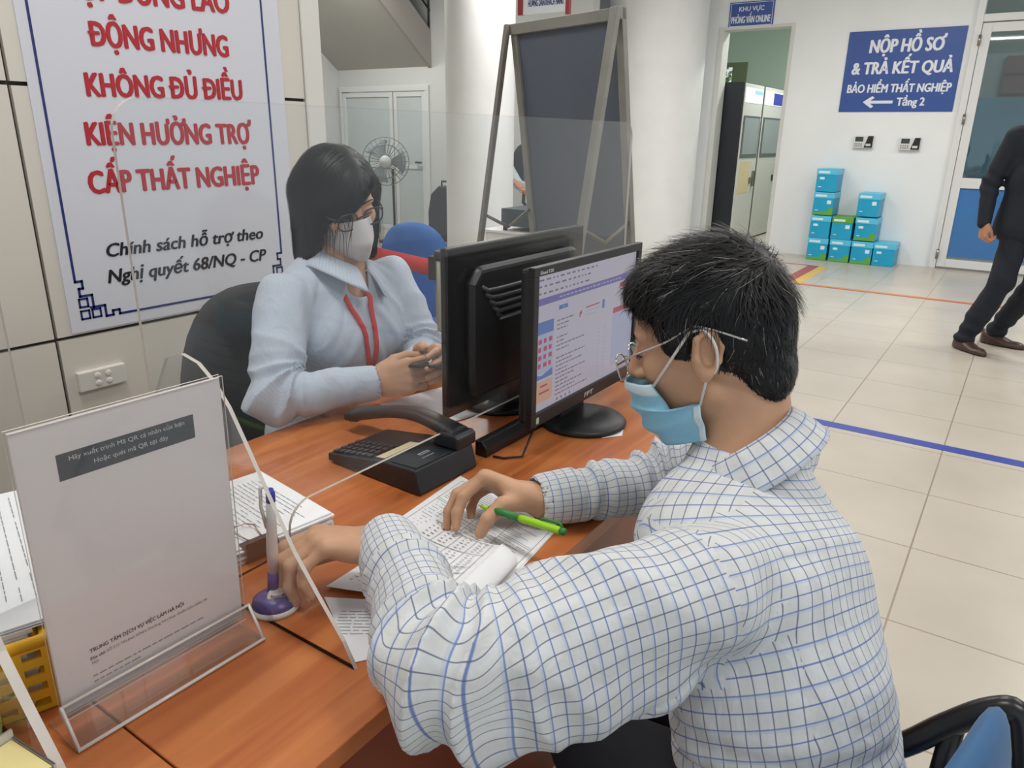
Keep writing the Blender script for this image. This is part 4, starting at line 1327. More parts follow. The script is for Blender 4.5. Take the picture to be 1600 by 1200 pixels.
px(0.76, 0.98, 0.43, 0.475, 3); px(0.76, 0.98, 0.475, 0.93, 6)
px(0.82, 0.98, 0.23, 0.27, 3)
u = 0.2
while u < 0.36:
    px(u, u + 0.012, 0.965, 0.985, 2, 2); u += 0.04
mb.build('screen', SM, t)
_srcs = text_block([('ncsi', sy0 + 0.197 * (sy1 - sy0), sy0 + 0.275 * (sy1 - sy0), sz1 - 0.282 * (sz1 - sz0), 0.012, 0.02, 0)], 'page_logo', SM[4], t, txt_plane_x(FX - 0.0052), 0.0001)
mb = MB(); mb.bb(-0.735, -0.715, 1.24, 1.34, DZ + 0.01, 0.92); mb.build('neck', M_black, t, bevel=0.004)
mb = MB(); ell_ = 0.84
mb.lathe([(0.090, 0.0), (0.092, 0.006), (0.086, 0.012), (0.05, 0.018), (0.0, 0.019)], (-0.690, 1.288, DZ + 0.0005), 48); mb.build('base', M_black, t)

t = thing('computer_monitor', (-0.88, 1.30, DZ), 'black monitor seen from behind, facing the woman through the acrylic', 'monitor')
NX, NY0, NY1, NZ0, NZ1 = -0.850, 1.040, 1.550, 0.797, 1.125
mb = MB(); mb.bb(NX - 0.016, NX, NY0, NY1, NZ0, NZ1); cs_ = mb.build('casing', mat('glossy_black', '14161a', 0.25), t, bevel=0.004)
mb = MB()
# raised back with rounded flank
mb.prism([(NY0 + 0.06, NZ0 + 0.03), (NY1 - 0.06, NZ0 + 0.03), (NY1 - 0.05, NZ0 + 0.06), (NY1 - 0.05, NZ1 - 0.07), (NY1 - 0.075, NZ1 - 0.04), (NY0 + 0.075, NZ1 - 0.04), (NY0 + 0.05, NZ1 - 0.07), (NY0 + 0.05, NZ0 + 0.06)], lambda u, v, dd: (NX + dd, u, v), 0.0, 0.026)
bk = mb.build('back_cover', mat('matte_black', '1a1c20', 0.4), t, bevel=0.012, seg=3)
mb = MB()
for k in range(5):
    z = NZ1 - 0.085 - 0.015 * k
    mb.tube([(NX + 0.024, NY0 + 0.075 + 0.012 * k, z + 0.008), (NX + 0.032, NY0 + 0.085 + 0.012 * k, z), (NX + 0.033, NY0 + 0.12, z - 0.001), (NX + 0.033, NY1 - 0.12, z - 0.001), (NX + 0.032, NY1 - 0.085 - 0.012 * k, z), (NX + 0.024, NY1 - 0.075 - 0.012 * k, z + 0.008)], 0.0042, 8)
mb.build('vent_rib', mat('grey_rib', '4a4d52', 0.3), bk)
mb = MB(); mb.bb(NX - 0.055, NX - 0.017, 1.245, 1.33, DZ + 0.012, 0.93); mb.build('neck', M_black, t, bevel=0.004)
mb = MB(); mb.lathe([(0.093, 0.0), (0.095, 0.006), (0.089, 0.011), (0.05, 0.016), (0, 0.017)], (NX - 0.052, 1.288, DZ + 0.0005), 48); mb.build('base', M_black, t)
mb = MB(); mb.bb(NX - 0.0168, NX - 0.0162, NY0 + 0.015, NY1 - 0.015, NZ0 + 0.02, NZ1 - 0.015); mb.build('screen', scr('woman_screen', 'aeb4c6', 0.6), t)

# long black bar of the monitor arm / cable channel on the desk in front of the acrylic
t = thing('cable_channel', (-0.77, 1.16, DZ), 'long black bar lying under the acrylic between phone and monitor', 'cable channel')
mb = MB(); mb.prism([(-0.012, 0.0), (0.014, 0.0), (0.014, 0.018), (0.004, 0.03), (-0.012, 0.03)], lambda u, v, dd: (-0.758 + u, dd, DZ + 0.0005 + v), 1.02, 1.22); mb.build('channel', M_black, t, bevel=0.002)
t = tag(MB().tube([(-0.735, 1.03, DZ + 0.003), (-0.715, 1.035, DZ + 0.003), (-0.69, 1.06, DZ + 0.004), (-0.70, 1.11, DZ + 0.035), (-0.715, 1.17, DZ + 0.07), (-0.725, 1.24, DZ + 0.09)], 0.0022, 6).build('phone_cable', M_black), 'thin black cable running from the phone to the monitor', 'cable')
t = tag(MB().tube([(-0.668, 1.55, DZ + 0.006), (-0.62, 1.56, DZ + 0.008), (-0.575, 1.575, DZ + 0.007), (-0.55, 1.6, DZ + 0.006), (-0.53, 1.66, DZ + 0.006)], 0.006, 8).build('power_cable', M_black), 'thick black cable on the desk behind the web page monitor', 'cable')
t = tag(MB().prism([(-0.615, 1.235), (-0.588, 1.27), (-0.60, 1.30), (-0.63, 1.26)], lambda u, v, dd: (u, v, dd), DZ + 0.0003, DZ + 0.0009).build('paper_slip', M_paper), 'small white paper slip under the monitor base', 'paper')

# ================================================================== PEN ON ITS STAND
t = thing('pen_stand', (-0.688, 0.496, DZ), 'white and violet desk pen stand beside the sign holder', 'pen stand')
bcx = np.array((-0.690, 0.496, DZ))
mb = MB(); mb.lathe([(0.030, 0.0005), (0.031, 0.004), (0.0295, 0.008), (0, 0.008)], bcx, 40); mb.build('base', mat('white_plastic', 'd9d7d6', 0.35), t)
mb = MB(); mb.lathe([(0.0285, 0.008), (0.027, 0.013), (0.018, 0.019), (0, 0.021)], bcx, 40); mb.build('violet_cover', mat('violet_plastic', '3f3f86', 0.35), t)
mb = MB(); Rl = rotm(0.25, 0.45, 0)
bcl = bcx + np.array((0.010, 0.0015, 0.0175))
mb.lathe([(0.0165, -0.003), (0.0165, 0.0015), (0.014, 0.003), (0, 0.0035)], bcl, 32, axis=Rl); ds = mb.build('logo_disc', mat('disc_grey', 'c9c6c4', 0.35), t)
lu = np.array((0.56, 0.83, 0)); lu = np.array((0.60, 0.80, 0.0)); Rln = Rl @ np.array((0, 0, 1)); lu = lu - Rln * (lu @ Rln); lu /= np.linalg.norm(lu); lv = np.cross(Rln, lu)
text_block([('flexoffice', -0.012, 0.012, -0.002, 0.0045, 0.01, 0)], 'lettering', M_inkd, ds, lambda u, v, dd: tuple(bcl + Rln * 0.0042 + lu * u + lv * v))
mb = MB(); mb.tube([bcx + (-0.006, 0.004, 0.016), bcx + (-0.004, 0.004, 0.05)], [0.0085, 0.006], 14); mb.build('socket', mat('violet_plastic'), t)
t = thing('ballpoint_pen', (-0.694, 0.5, DZ + 0.05), 'white pen with blue cap standing upright in the desk pen stand', 'pen')
p0, p1 = bcx + np.array((-0.004, 0.004, 0.048)), np.array((-0.672, 0.492, DZ + 0.172))
L_ = lambda f: p0 * (1 - f) + p1 * f
mb = MB(); mb.tube([L_(0), L_(0.25), L_(0.6), L_(0.86)], [0.006, 0.0068, 0.0062, 0.0056], 14); mb.build('barrel', mat('white_plastic'), t)
mb = MB(); mb.tube([L_(0.86), L_(0.95), L_(1.0)], [0.0056, 0.0054, 0.0035], 14); mb.build('cap', mat('blue_cap', '2c36a0', 0.35), t)
mb = MB(); mb.tube([L_(0.55) + (-0.004, -0.004, 0), L_(0.80) + (-0.008, -0.008, 0), L_(0.98) + (-0.008, -0.008, 0.004), L_(1.03) + (-0.005, -0.005, 0.0), L_(1.0) + (-0.002, -0.002, 0)], 0.0022, 8); mb.build('clip', mat('white_plastic'), t)

# ================================================================== FIGURES: continuous surfaces grown from blended limbs
def unit(v):
    v = np.asarray(v, float)
    return v / (np.linalg.norm(v) + 1e-12)


def vec(*a):
    return np.array(a, float)


def axis_pts(lo, hi, coarse, fine=()):
    """grid coordinates between lo and hi: coarse step, finer inside the given (a, b, step) spans."""
    out = [lo]
    while out[-1] < hi:
        x = out[-1]
        st = coarse
        for a, b, s_ in fine:
            if a - 1e-9 <= x < b:
                st = min(st, s_)
        nx = x + st
        for a, b, s_ in fine:
            if x < a < nx:
                nx = a
        out.append(nx)
    return np.array(out)


class Field:
    def __init__(s, ax, ay, az):
        s.a = (np.asarray(ax), np.asarray(ay), np.asarray(az))
        s.F = np.full((len(ax), len(ay), len(az)), 0.25, np.float32)

    def _sub(s, lo, hi, mg):
        sl = []
        for k in range(3):
            i0 = max(0, np.searchsorted(s.a[k], lo[k] - mg) - 1)
            i1 = min(len(s.a[k]), np.searchsorted(s.a[k], hi[k] + mg) + 1)
            if i1 <= i0:
                return None, None
            sl.append(slice(i0, i1))
        P = [s.a[k][sl[k]].astype(np.float32) for k in range(3)]
        return tuple(sl), (P[0][:, None, None], P[1][None, :, None], P[2][None, None, :])

    def put(s, prim, k=0.01, op='u', mg=0.03):
        lo, hi, fn = prim
        sl, P = s._sub(lo, hi, max(mg, k))
        if sl is None:
            return s
        d = fn(*P).astype(np.float32)
        f = s.F[sl]
        if op == 'u':
            h = np.clip(0.5 + 0.5 * (f - d) / k, 0, 1)
            s.F[sl] = f + (d - f) * h - k * h * (1 - h)
        elif op == 's':
            d = -d
            h = np.clip(0.5 - 0.5 * (f - d) / k, 0, 1)
            s.F[sl] = f + (d - f) * h + k * h * (1 - h)
        return s

    def mesh(s, smooth=2):
        F = s.F
        S = F < 0
        nx, ny, nz = F.shape
        c = np.zeros((nx - 1, ny - 1, nz - 1), np.int8)
        for dx in (0, 1):
            for dy in (0, 1):
                for dz in (0, 1):
                    c += S[dx:nx - 1 + dx, dy:ny - 1 + dy, dz:nz - 1 + dz]
        act = (c > 0) & (c < 8)
        idx = np.argwhere(act)
        N = len(idx)
        acc = np.zeros((N, 3)); cnt = np.zeros(N)
        cor = [(dx, dy, dz) for dx in (0, 1) for dy in (0, 1) for dz in (0, 1)]
        vals = {q: F[idx[:, 0] + q[0], idx[:, 1] + q[1], idx[:, 2] + q[2]] for q in cor}
        xs_ = {q: np.stack([s.a[k][idx[:, k] + q[k]] for k in range(3)], 1) for q in cor}
        for q in cor:
            for k in range(3):
                if q[k] == 0:
                    p = list(q); p[k] = 1; p = tuple(p)
                    a, b = vals[q], vals[p]
                    m = (a < 0) != (b < 0)
                    t = (a[m] / (a[m] - b[m]))[:, None]
                    acc[m] += xs_[q][m] * (1 - t) + xs_[p][m] * t
                    cnt[m] += 1
        V = acc / cnt[:, None]
        ids = np.full(act.shape, -1, np.int32)
        ids[act] = np.arange(N)
        quads = []
        for k in range(3):
            o = [q for q in range(3) if q != k]
            A = np.take(S, range(0, S.shape[k] - 1), k); B = np.take(S, range(1, S.shape[k]), k)
            e = np.argwhere(A != B)
            for q in o:
                e = e[(e[:, q] > 0) & (e[:, q] < S.shape[q] - 1)]
            ins = S[e[:, 0], e[:, 1], e[:, 2]]
            u, w_ = o

            def cell(du, dw):
                p = e.copy(); p[:, u] += du; p[:, w_] += dw
                return ids[p[:, 0], p[:, 1], p[:, 2]]
            Q = np.stack([cell(-1, -1), cell(0, -1), cell(0, 0), cell(-1, 0)], 1)
            flip = ins if k != 1 else ~ins
            Q[~flip] = Q[~flip][:, ::-1]
            quads.append(Q)
        Q = np.concatenate(quads)
        Q = Q[(Q >= 0).all(1)]
        E_ = np.concatenate([Q[:, [0, 1]], Q[:, [1, 2]], Q[:, [2, 3]], Q[:, [3, 0]]])
        for it in range(smooth):
            s2 = np.zeros_like(V); n2 = np.bincount(E_.ravel(), minlength=N)
            for k in range(3):
                s2[:, k] = np.bincount(E_[:, 0], V[E_[:, 1], k], N) + np.bincount(E_[:, 1], V[E_[:, 0], k], N)
            V = V * 0.45 + 0.55 * s2 / np.maximum(1, n2)[:, None]
        return V, Q


def P_cap(a, b, r1, r2):
    a, b = np.asarray(a, float), np.asarray(b, float)
    ab = b - a; L2 = ab @ ab + 1e-12
    R = max(r1, r2)

    def fn(X, Y, Z):
        px_, py_, pz_ = X - a[0], Y - a[1], Z - a[2]
        t = np.clip((px_ * ab[0] + py_ * ab[1] + pz_ * ab[2]) / L2, 0, 1)
        return np.sqrt((px_ - t * ab[0]) ** 2 + (py_ - t * ab[1]) ** 2 + (pz_ - t * ab[2]) ** 2) - (r1 + (r2 - r1) * t)
    return np.minimum(a, b) - R, np.maximum(a, b) + R, fn


def P_ell(c, r, M=np.eye(3)):
    """ellipsoid; columns of M are its own axes."""
    c = np.asarray(c, float); r = np.asarray(r, float)
    ext = np.sqrt(((M * r) ** 2).sum(1))

    def fn(X, Y, Z):
        x, y, z = X - c[0], Y - c[1], Z - c[2]
        l = [x * M[0, k] + y * M[1, k] + z * M[2, k] for k in range(3)]
        k0 = np.sqrt(sum((l[k] / r[k]) ** 2 for k in range(3)))
        k1 = np.sqrt(sum((l[k] / r[k] ** 2) ** 2 for k in range(3))) + 1e-6
        return k0 * (k0 - 1) / k1
    return c - ext, c + ext, fn


def P_limb(a, b, L, w1, d1, w2, d2):
    """limb with an elliptical section: half width w along L, half depth d across."""
    a, b = np.asarray(a, float), np.asarray(b, float)
    ab = b - a; ln = np.linalg.norm(ab); ax_ = ab / ln
    L = unit(np.asarray(L) - ax_ * (np.asarray(L) @ ax_)); D = np.cross(ax_, L)
    R = max(w1, w2, d1, d2)

    def fn(X, Y, Z):
        x, y, z = X - a[0], Y - a[1], Z - a[2]
        c = x * ax_[0] + y * ax_[1] + z * ax_[2]
        t = np.clip(c / ln, 0, 1)
        cc = c - t * ln
        l = x * L[0] + y * L[1] + z * L[2]
        o = x * D[0] + y * D[1] + z * D[2]
        w_ = w1 + (w2 - w1) * t; d_ = d1 + (d2 - d1) * t
        rr_ = np.minimum(w_, d_)
        return (np.sqrt((l / w_) ** 2 + (o / d_) ** 2 + (cc / rr_) ** 2) - 1) * rr_
    return np.minimum(a, b) - R, np.maximum(a, b) + R, fn


def mesh_obj(name, V, Q, mats, parent, uv=None, smooth=True, mi=None):
    me = bpy.data.meshes.new(name)
    off = np.array(parent.matrix_world.translation) if False else np.zeros(3)
    p = parent
    while p is not None:
        off = off + np.array(p.location); p = p.parent
    V = V - off
    nq = len(Q)
    me.vertices.add(len(V)); me.vertices.foreach_set('co', V.astype(np.float32).ravel())
    me.loops.add(nq * 4); me.loops.foreach_set('vertex_index', Q.astype(np.int32).ravel())
    me.polygons.add(nq)
    me.polygons.foreach_set('loop_start', np.arange(0, nq * 4, 4, dtype=np.int32))
    me.polygons.foreach_set('use_smooth', np.full(nq, smooth))
    for m in (mats if isinstance(mats, (list, tuple)) else [mats]):
        me.materials.append(m)
    if mi is not None:
        me.polygons.foreach_set('material_index', np.asarray(mi, np.int32))
    if uv is not None:
        l = me.uv_layers.new(name='UVMap')
        l.data.foreach_set('uv', uv.astype(np.float32).ravel())
    me.update(calc_edges=True)
    me.validate()
    o = bpy.data.objects.new(name, me)
    COL.objects.link(o)
    o.parent = parent
    return o


def frame_of(fwd, up=(0, 0, 1)):
    """columns: forward, left, up"""
    f = unit(fwd); u = np.asarray(up, float); l = unit(np.cross(u, f)); u = np.cross(f, l)
    return np.stack([f, l, u], 1)


def head(Fd, c, M, s=1.0, female=False):
    """skull, face, nose, ears blended into field Fd; M columns forward/left/up."""
    W_ = lambda *p: np.asarray(c) + M @ (np.array(p) * s)

    def el(p, r, k=0.015, op='u', rot=None):
        A = M if rot is None else M @ rot
        Fd.put(P_ell(W_(*p), np.array(r) * s, A), k, op)

    def cp(a, b, r1, r2, k=0.01, op='u'):
        Fd.put(P_cap(W_(*a), W_(*b), r1 * s, r2 * s), k, op)
    j = 0.9 if female else 1.0
    el((-0.016, 0, 0.030), (0.094, 0.075, 0.088))
    el((0.030, 0, -0.030), (0.062, 0.060 * j, 0.080), 0.02)
    el((0.045, 0, 0.045), (0.046, 0.055, 0.045), 0.03)
    for q in (-1, 1):
        cp((-0.005, 0.056 * q * j, -0.055), (0.062, 0.020 * q, -0.100), 0.017, 0.015, 0.02)
        el((0.058, 0.040 * q, -0.018), (0.025, 0.024, 0.022), 0.02)
        el((0.079, 0.030 * q, 0.026), (0.014, 0.024, 0.008), 0.012)
    el((0.072, 0, -0.104), (0.020, 0.022, 0.015), 0.015)
    for q in (-1, 1):
        el((0.094, 0.031 * q, 0.006), (0.012, 0.016, 0.010), 0.010, 's')
        el((0.0765, 0.031 * q, 0.003), (0.0135, 0.0155, 0.0125), 0.004)
        el((0.080, 0.031 * q, 0.009), (0.0125, 0.0165, 0.0065), 0.003)
    cp((0.088, 0, 0.014), (0.109, 0, -0.028), 0.0075, 0.0105, 0.012)
    el((0.107, 0, -0.033), (0.011, 0.012, 0.009), 0.008)
    for q in (-1, 1):
        el((0.097, 0.0125 * q, -0.036), (0.010, 0.008, 0.007), 0.005)
        el((0.102, 0.007 * q, -0.043), (0.004, 0.0035, 0.004), 0.003, 's')
    el((0.088, 0, -0.064), (0.012, 0.024, 0.007), 0.008)
    el((0.087, 0, -0.076), (0.011, 0.020, 0.007), 0.008)
    el((0.099, 0, -0.070), (0.006, 0.021, 0.0012), 0.003, 's')
    # ears: plate, rolled rim, bowl, lobe
    for q in (-1, 1):
        ea = np.array(rotm(0, math.radians(-12), 0)) @ np.array(rotm(math.radians(6 * q), 0, math.radians(22 * q)))
        el((-0.008, 0.077 * q, -0.002), (0.017, 0.007, 0.030), 0.006, 'u', ea)
        ec = np.array((-0.010, 0.081 * q, 0.0))
        rim = [(0.013, 0.0, 0.006), (0.014, 0.002, 0.020), (0.004, 0.004, 0.031), (-0.010, 0.006, 0.028), (-0.018, 0.007, 0.012), (-0.016, 0.006, -0.006), (-0.007, 0.003, -0.022)]
        rim = [ec + ea @ np.array((x, y * q, z)) for x, y, z in rim]
        for a, b in zip(rim[:-1], rim[1:]):
            cp(a, b, 0.0042, 0.0042, 0.004)
        el(ec + ea @ np.array((-0.002, 0.001 * q, -0.027)), (0.0085, 0.005, 0.009), 0.006)
        el(ec + ea @ np.array((-0.001, 0.005 * q, 0.002)), (0.009, 0.006, 0.014), 0.004, 's', ea)
        el(ec + ea @ np.array((0.012, 0.001 * q, -0.006)), (0.005, 0.004, 0.007), 0.004)


def hand(Fd, Wr, F, B, side, curls, thumb, s=1.0, spread=0.06, k=0.006, wr=0.027):
    """Wr wrist, F towards the knuckles, B back of the hand, side +1 left / -1 right.
    curls: per finger (mcp, pip, dip) degrees, index first; thumb: list of points in (F, T, B) metres from the wrist."""
    F = unit(F); B = unit(np.asarray(B) - F * (np.asarray(B) @ F)); T = np.cross(F, B) * side
    G = lambda f, t, b: np.asarray(Wr) + (F * f + T * t + B * b) * s
    Fd.put(P_limb(G(-0.015, 0, 0), G(0.025, 0.002, 0), T, wr * s, wr * 0.78 * s, 0.031 * s, 0.017 * s), 0.015)
    Fd.put(P_limb(G(0.022, 0.002, 0), G(0.078, 0.0, 0.002), T, 0.032 * s, 0.016 * s, 0.038 * s, 0.0125 * s), 0.012)
    Fd.put(P_ell(G(0.030, 0.024, -0.008), np.array((0.030, 0.016, 0.014)) * s, np.stack([F, T, B], 1)), 0.012)
    Fd.put(P_ell(G(0.040, -0.022, -0.006), np.array((0.032, 0.014, 0.013)) * s, np.stack([F, T, B], 1)), 0.012)
    tips = []
    base = [(0.088, 0.028), (0.091, 0.0085), (0.087, -0.0105), (0.078, -0.0285)]
    lens = [(0.043, 0.026, 0.021), (0.047, 0.029, 0.022), (0.043, 0.027, 0.022), (0.034, 0.021, 0.019)]
    rad = [0.0098, 0.0100, 0.0094, 0.0083]
    for i in range(4):
        f, t = base[i]
        p = G(f, t, 0.001)
        Fd.put(P_cap(G(0.05, t * 0.75, 0.002), p, 0.009 * s, rad[i] * 1.12 * s), k * 1.6)
        sp = spread * (1.5 - i)
        d0 = unit(F + T * sp)
        ang_ = 0
        r0 = rad[i]
        for j_ in range(3):
            ang_ += math.radians(curls[i][j_])
            d_ = d0 * math.cos(ang_) - B * math.sin(ang_)
            q = p + d_ * lens[i][j_] * s
            r1 = r0 * (0.93 if j_ < 2 else 0.80)
            Fd.put(P_cap(p, q, r0 * s, r1 * s), k if j_ == 0 else 0.003, mg=0.02)
            Fd.put(P_ell(p, np.array((r0, r0, r0)) * 1.05 * s), 0.003, mg=0.02)
            p, r0 = q, r1
        tips.append((p, d_, B * math.cos(ang_) + d0 * math.sin(ang_), r0))
    tp = [G(*q) for q in thumb]
    tr_ = [0.0135, 0.0118, 0.0108, 0.0088]
    for j_ in range(len(tp) - 1):
        Fd.put(P_cap(tp[j_], tp[j_ + 1], tr_[j_] * s, tr_[j_ + 1] * s), 0.010 if j_ == 0 else 0.003, mg=0.02)
    return tips, tp


class Region:
    """A sleeve or trunk of a garment: polyline with a turning frame, giving cloth coordinates."""
    def __init__(s, pts, side, rad, planar=False, u_off=0.0):
        s.p = [np.asarray(q, float) for q in pts]
        s.rad = rad; s.planar = planar; s.u_off = u_off
        n = len(s.p)
        e = []
        for i in range(n):
            t = unit(s.p[min(i + 1, n - 1)] - s.p[max(i - 1, 0)])
            sd = np.asarray(side, float) if i == 0 else e[-1]
            e.append(unit(sd - t * (sd @ t)))
        s.e = e
        s.len = [np.linalg.norm(s.p[i + 1] - s.p[i]) for i in range(n - 1)]

    def param(s, X):
        """X (N,3) -> distance, angle, along, lateral, depth; segments blend into each other so cloth turns a bend evenly."""
        n = len(s.p) - 1
        dmin = None; acc = 0; wsum = 0; cum = 0
        for i in range(n):
            a, b = s.p[i], s.p[i + 1]
            ab = b - a; L = s.len[i]; ax_ = ab / L
            t = (X - a) @ ax_ / L
            tc = np.clip(t, 0, 1)
            d = np.linalg.norm(X - a - tc[:, None] * ab, axis=1)
            q = X - a - t[:, None] * ab
            e1 = s.e[i] * (1 - tc[:, None]) + s.e[i + 1] * tc[:, None]
            e1 = e1 - (e1 @ ax_)[:, None] * ax_
            e1 /= np.linalg.norm(e1, axis=1)[:, None] + 1e-9
            e2 = np.cross(ax_, e1)
            l = (q * e1).sum(1); o = (q * e2).sum(1)
            w_ = (1.0 / (d + 1e-4)) ** 7
            acc = acc + np.stack([cum + t * L, l, o], 1) * w_[:, None]
            wsum = wsum + w_
            dmin = d if dmin is None else np.minimum(dmin, d)
            cum += L
        acc = acc / wsum[:, None]
        return np.stack([dmin, np.arctan2(acc[:, 2], acc[:, 1]), acc[:, 0], acc[:, 1], acc[:, 2]], 1)


def nails(tips, m, parent, s=1.0):
    for p, d, n, r in tips:
        A = np.stack([d, np.cross(n, d), n], 1)
        c = p + n * r * 0.80 + d * r * 0.15
        mb = MB()
        mb.grid(lambda u, v: c + A @ (np.array((0.0062 * v * math.cos(2 * math.pi * u), 0.0050 * v * math.sin(2 * math.pi * u), 0.0022 * (1 - v ** 2) - 0.0022 * (v * math.sin(2 * math.pi * u)) ** 2)) * s), 16, 5, closed_u=True)
        mb.build('fingernail', m, parent)


def garment_uv(V, Q, regions, planes=None):
    C_ = V[Q].mean(1)
    n = np.cross(V[Q[:, 2]] - V[Q[:, 0]], V[Q[:, 3]] - V[Q[:, 1]])
    n /= np.linalg.norm(n, axis=1)[:, None] + 1e-9
    dist = []
    pc_ = []
    for r in regions:
        p = r.param(C_); pc_.append(p)
        dist.append(p[:, 0] / r.rad)
    reg = np.argmin(np.stack(dist, 1), 1)
    if planes:                                   # armhole seams: a clean cut across the shoulder
        reg[:] = 0
        for i, (S_, E_, r_, back) in enumerate(planes):
            a_ = unit(E_ - S_)
            t_ = (C_ - S_) @ a_
            rad_ = np.linalg.norm(C_ - S_ - t_[:, None] * a_, axis=1)
            far = np.stack([np.linalg.norm(C_ - regions[i + 1].p[-1], axis=1), np.linalg.norm(C_ - E_, axis=1)], 1).min(1)
            reg[((t_ > -back) & (t_ < np.linalg.norm(E_ - S_) * 0.7) & (rad_ < r_)) | (pc_[i + 1][:, 0] < 0.11) & (t_ > np.linalg.norm(E_ - S_) * 0.45) & (pc_[i + 1][:, 0] / regions[i + 1].rad < pc_[0][:, 0] / regions[0].rad * 1.3)] = i + 1
    uv = np.zeros((len(Q), 4, 2))
    for i, r in enumerate(regions):
        m = reg == i
        if not m.any():
            continue
        cpar = pc_[i][m]
        vp_ = r.param(V[Q[m]].reshape(-1, 3)).reshape(-1, 4, 5)
        if r.planar:
            # front/back panels use the lateral coordinate, the flanks the depth coordinate
            e1 = r.e[0]; ax_ = unit(r.p[-1] - r.p[0]); e2 = np.cross(ax_, e1)
            fb = np.abs(n[m] @ e2) > np.abs(n[m] @ e1) * 0.8
            u = np.where(fb[:, None], vp_[:, :, 3], vp_[:, :, 4] + 0.005)
        else:
            a = vp_[:, :, 1]
            ca_ = cpar[:, 1][:, None]
            a = ca_ + (a - ca_ + math.pi) % (2 * math.pi) - math.pi
            u = a * r.rad
        uv[m, :, 0] = u + r.u_off
        uv[m, :, 1] = vp_[:, :, 2]
    return uv.reshape(-1, 2), reg


_nr = np.random.RandomState(5)
_nd = [( _nr.normal(size=(6, 3)), _nr.uniform(0, 6.28, 6)) for _ in range(8)]


def noise3(X, scale, ch=0):
    d, ph_ = _nd[ch % 8]
    q = X * scale
    o = np.zeros(len(X))
    for k in range(6):
        o += np.sin(q @ d[k] * 1.0 + ph_[k] + 1.3 * np.sin(q @ d[(k + 2) % 6] * 0.6 + ph_[(k + 3) % 6]))
    return o / 3.0


def fold_field(Fd, regions, fn, band=0.03):
    """displace the cloth surface: fn(X, region index, param) -> outward metres."""
    m = np.abs(Fd.F) < band
    ix = np.argwhere(m)
    X = np.stack([Fd.a[k][ix[:, k]] for k in range(3)], 1)
    ps = [r.param(X) for r in regions]
    dd = np.stack([p[:, 0] / r.rad for p, r in zip(ps, regions)], 1)
    reg = np.argmin(dd, 1)
    # soft blend weight so folds fade where two regions meet
    srt = np.sort(dd, 1)
    fade = np.clip((srt[:, 1] - srt[:, 0]) * 3, 0, 1) if dd.shape[1] > 1 else np.ones(len(X))
    out = np.zeros(len(X))
    for i, p in enumerate(ps):
        k = reg == i
        if k.any():
            out[k] = fn(X[k], i, p[k])
    Fd.F[m] -= (out * (0.35 + 0.65 * fade)).astype(np.float32)


def ribbons(name, strands, widths, mats, parent, mi):
    """thin hair strands: each a list of points, built as a flat tapering ribbon."""
    V = []; Q = []; M_ = []
    for k, (pts, nrm_) in enumerate(strands):
        pts = np.asarray(pts)
        n = len(pts)
        t = np.gradient(pts, axis=0)
        sd = np.cross(t, nrm_)
        sd /= np.linalg.norm(sd, axis=1)[:, None] + 1e-9
        w_ = widths[k] * (1 - 0.85 * np.linspace(0, 1, n) ** 2)
        b = len(V)
        for i in range(n):
            V.append(pts[i] - sd[i] * w_[i]); V.append(pts[i] + sd[i] * w_[i])
        for i in range(n - 1):
            Q.append((b + 2 * i, b + 2 * i + 1, b + 2 * i + 3, b + 2 * i + 2)); M_.append(mi[k])
    return mesh_obj(name, np.array(V), np.array(Q), mats, parent, mi=M_)


# ------------------------------------------------------------------ skin, hair and cloth materials
def skin_mat(name, col, col2):
    m = mat(name, col, 0.5, spec=0.35, sss=0.08, noise=(28, 0.06), bump=(420, 0.12))
    return m


M_skin_m = skin_mat('tan_skin', 'c4997b', '')
M_skin_w = skin_mat('light_skin', 'cda184', '')
M_skin_s = skin_mat('hand_skin', 'b98468', '')
M_hair = mat('black_hair', '131315', 0.42, spec=0.4)
M_hair2 = mat('black_hair_strand', '141416', 0.45, spec=0.3)
M_grey_hair = mat('grey_hair_strand', '8d8a86', 0.4)


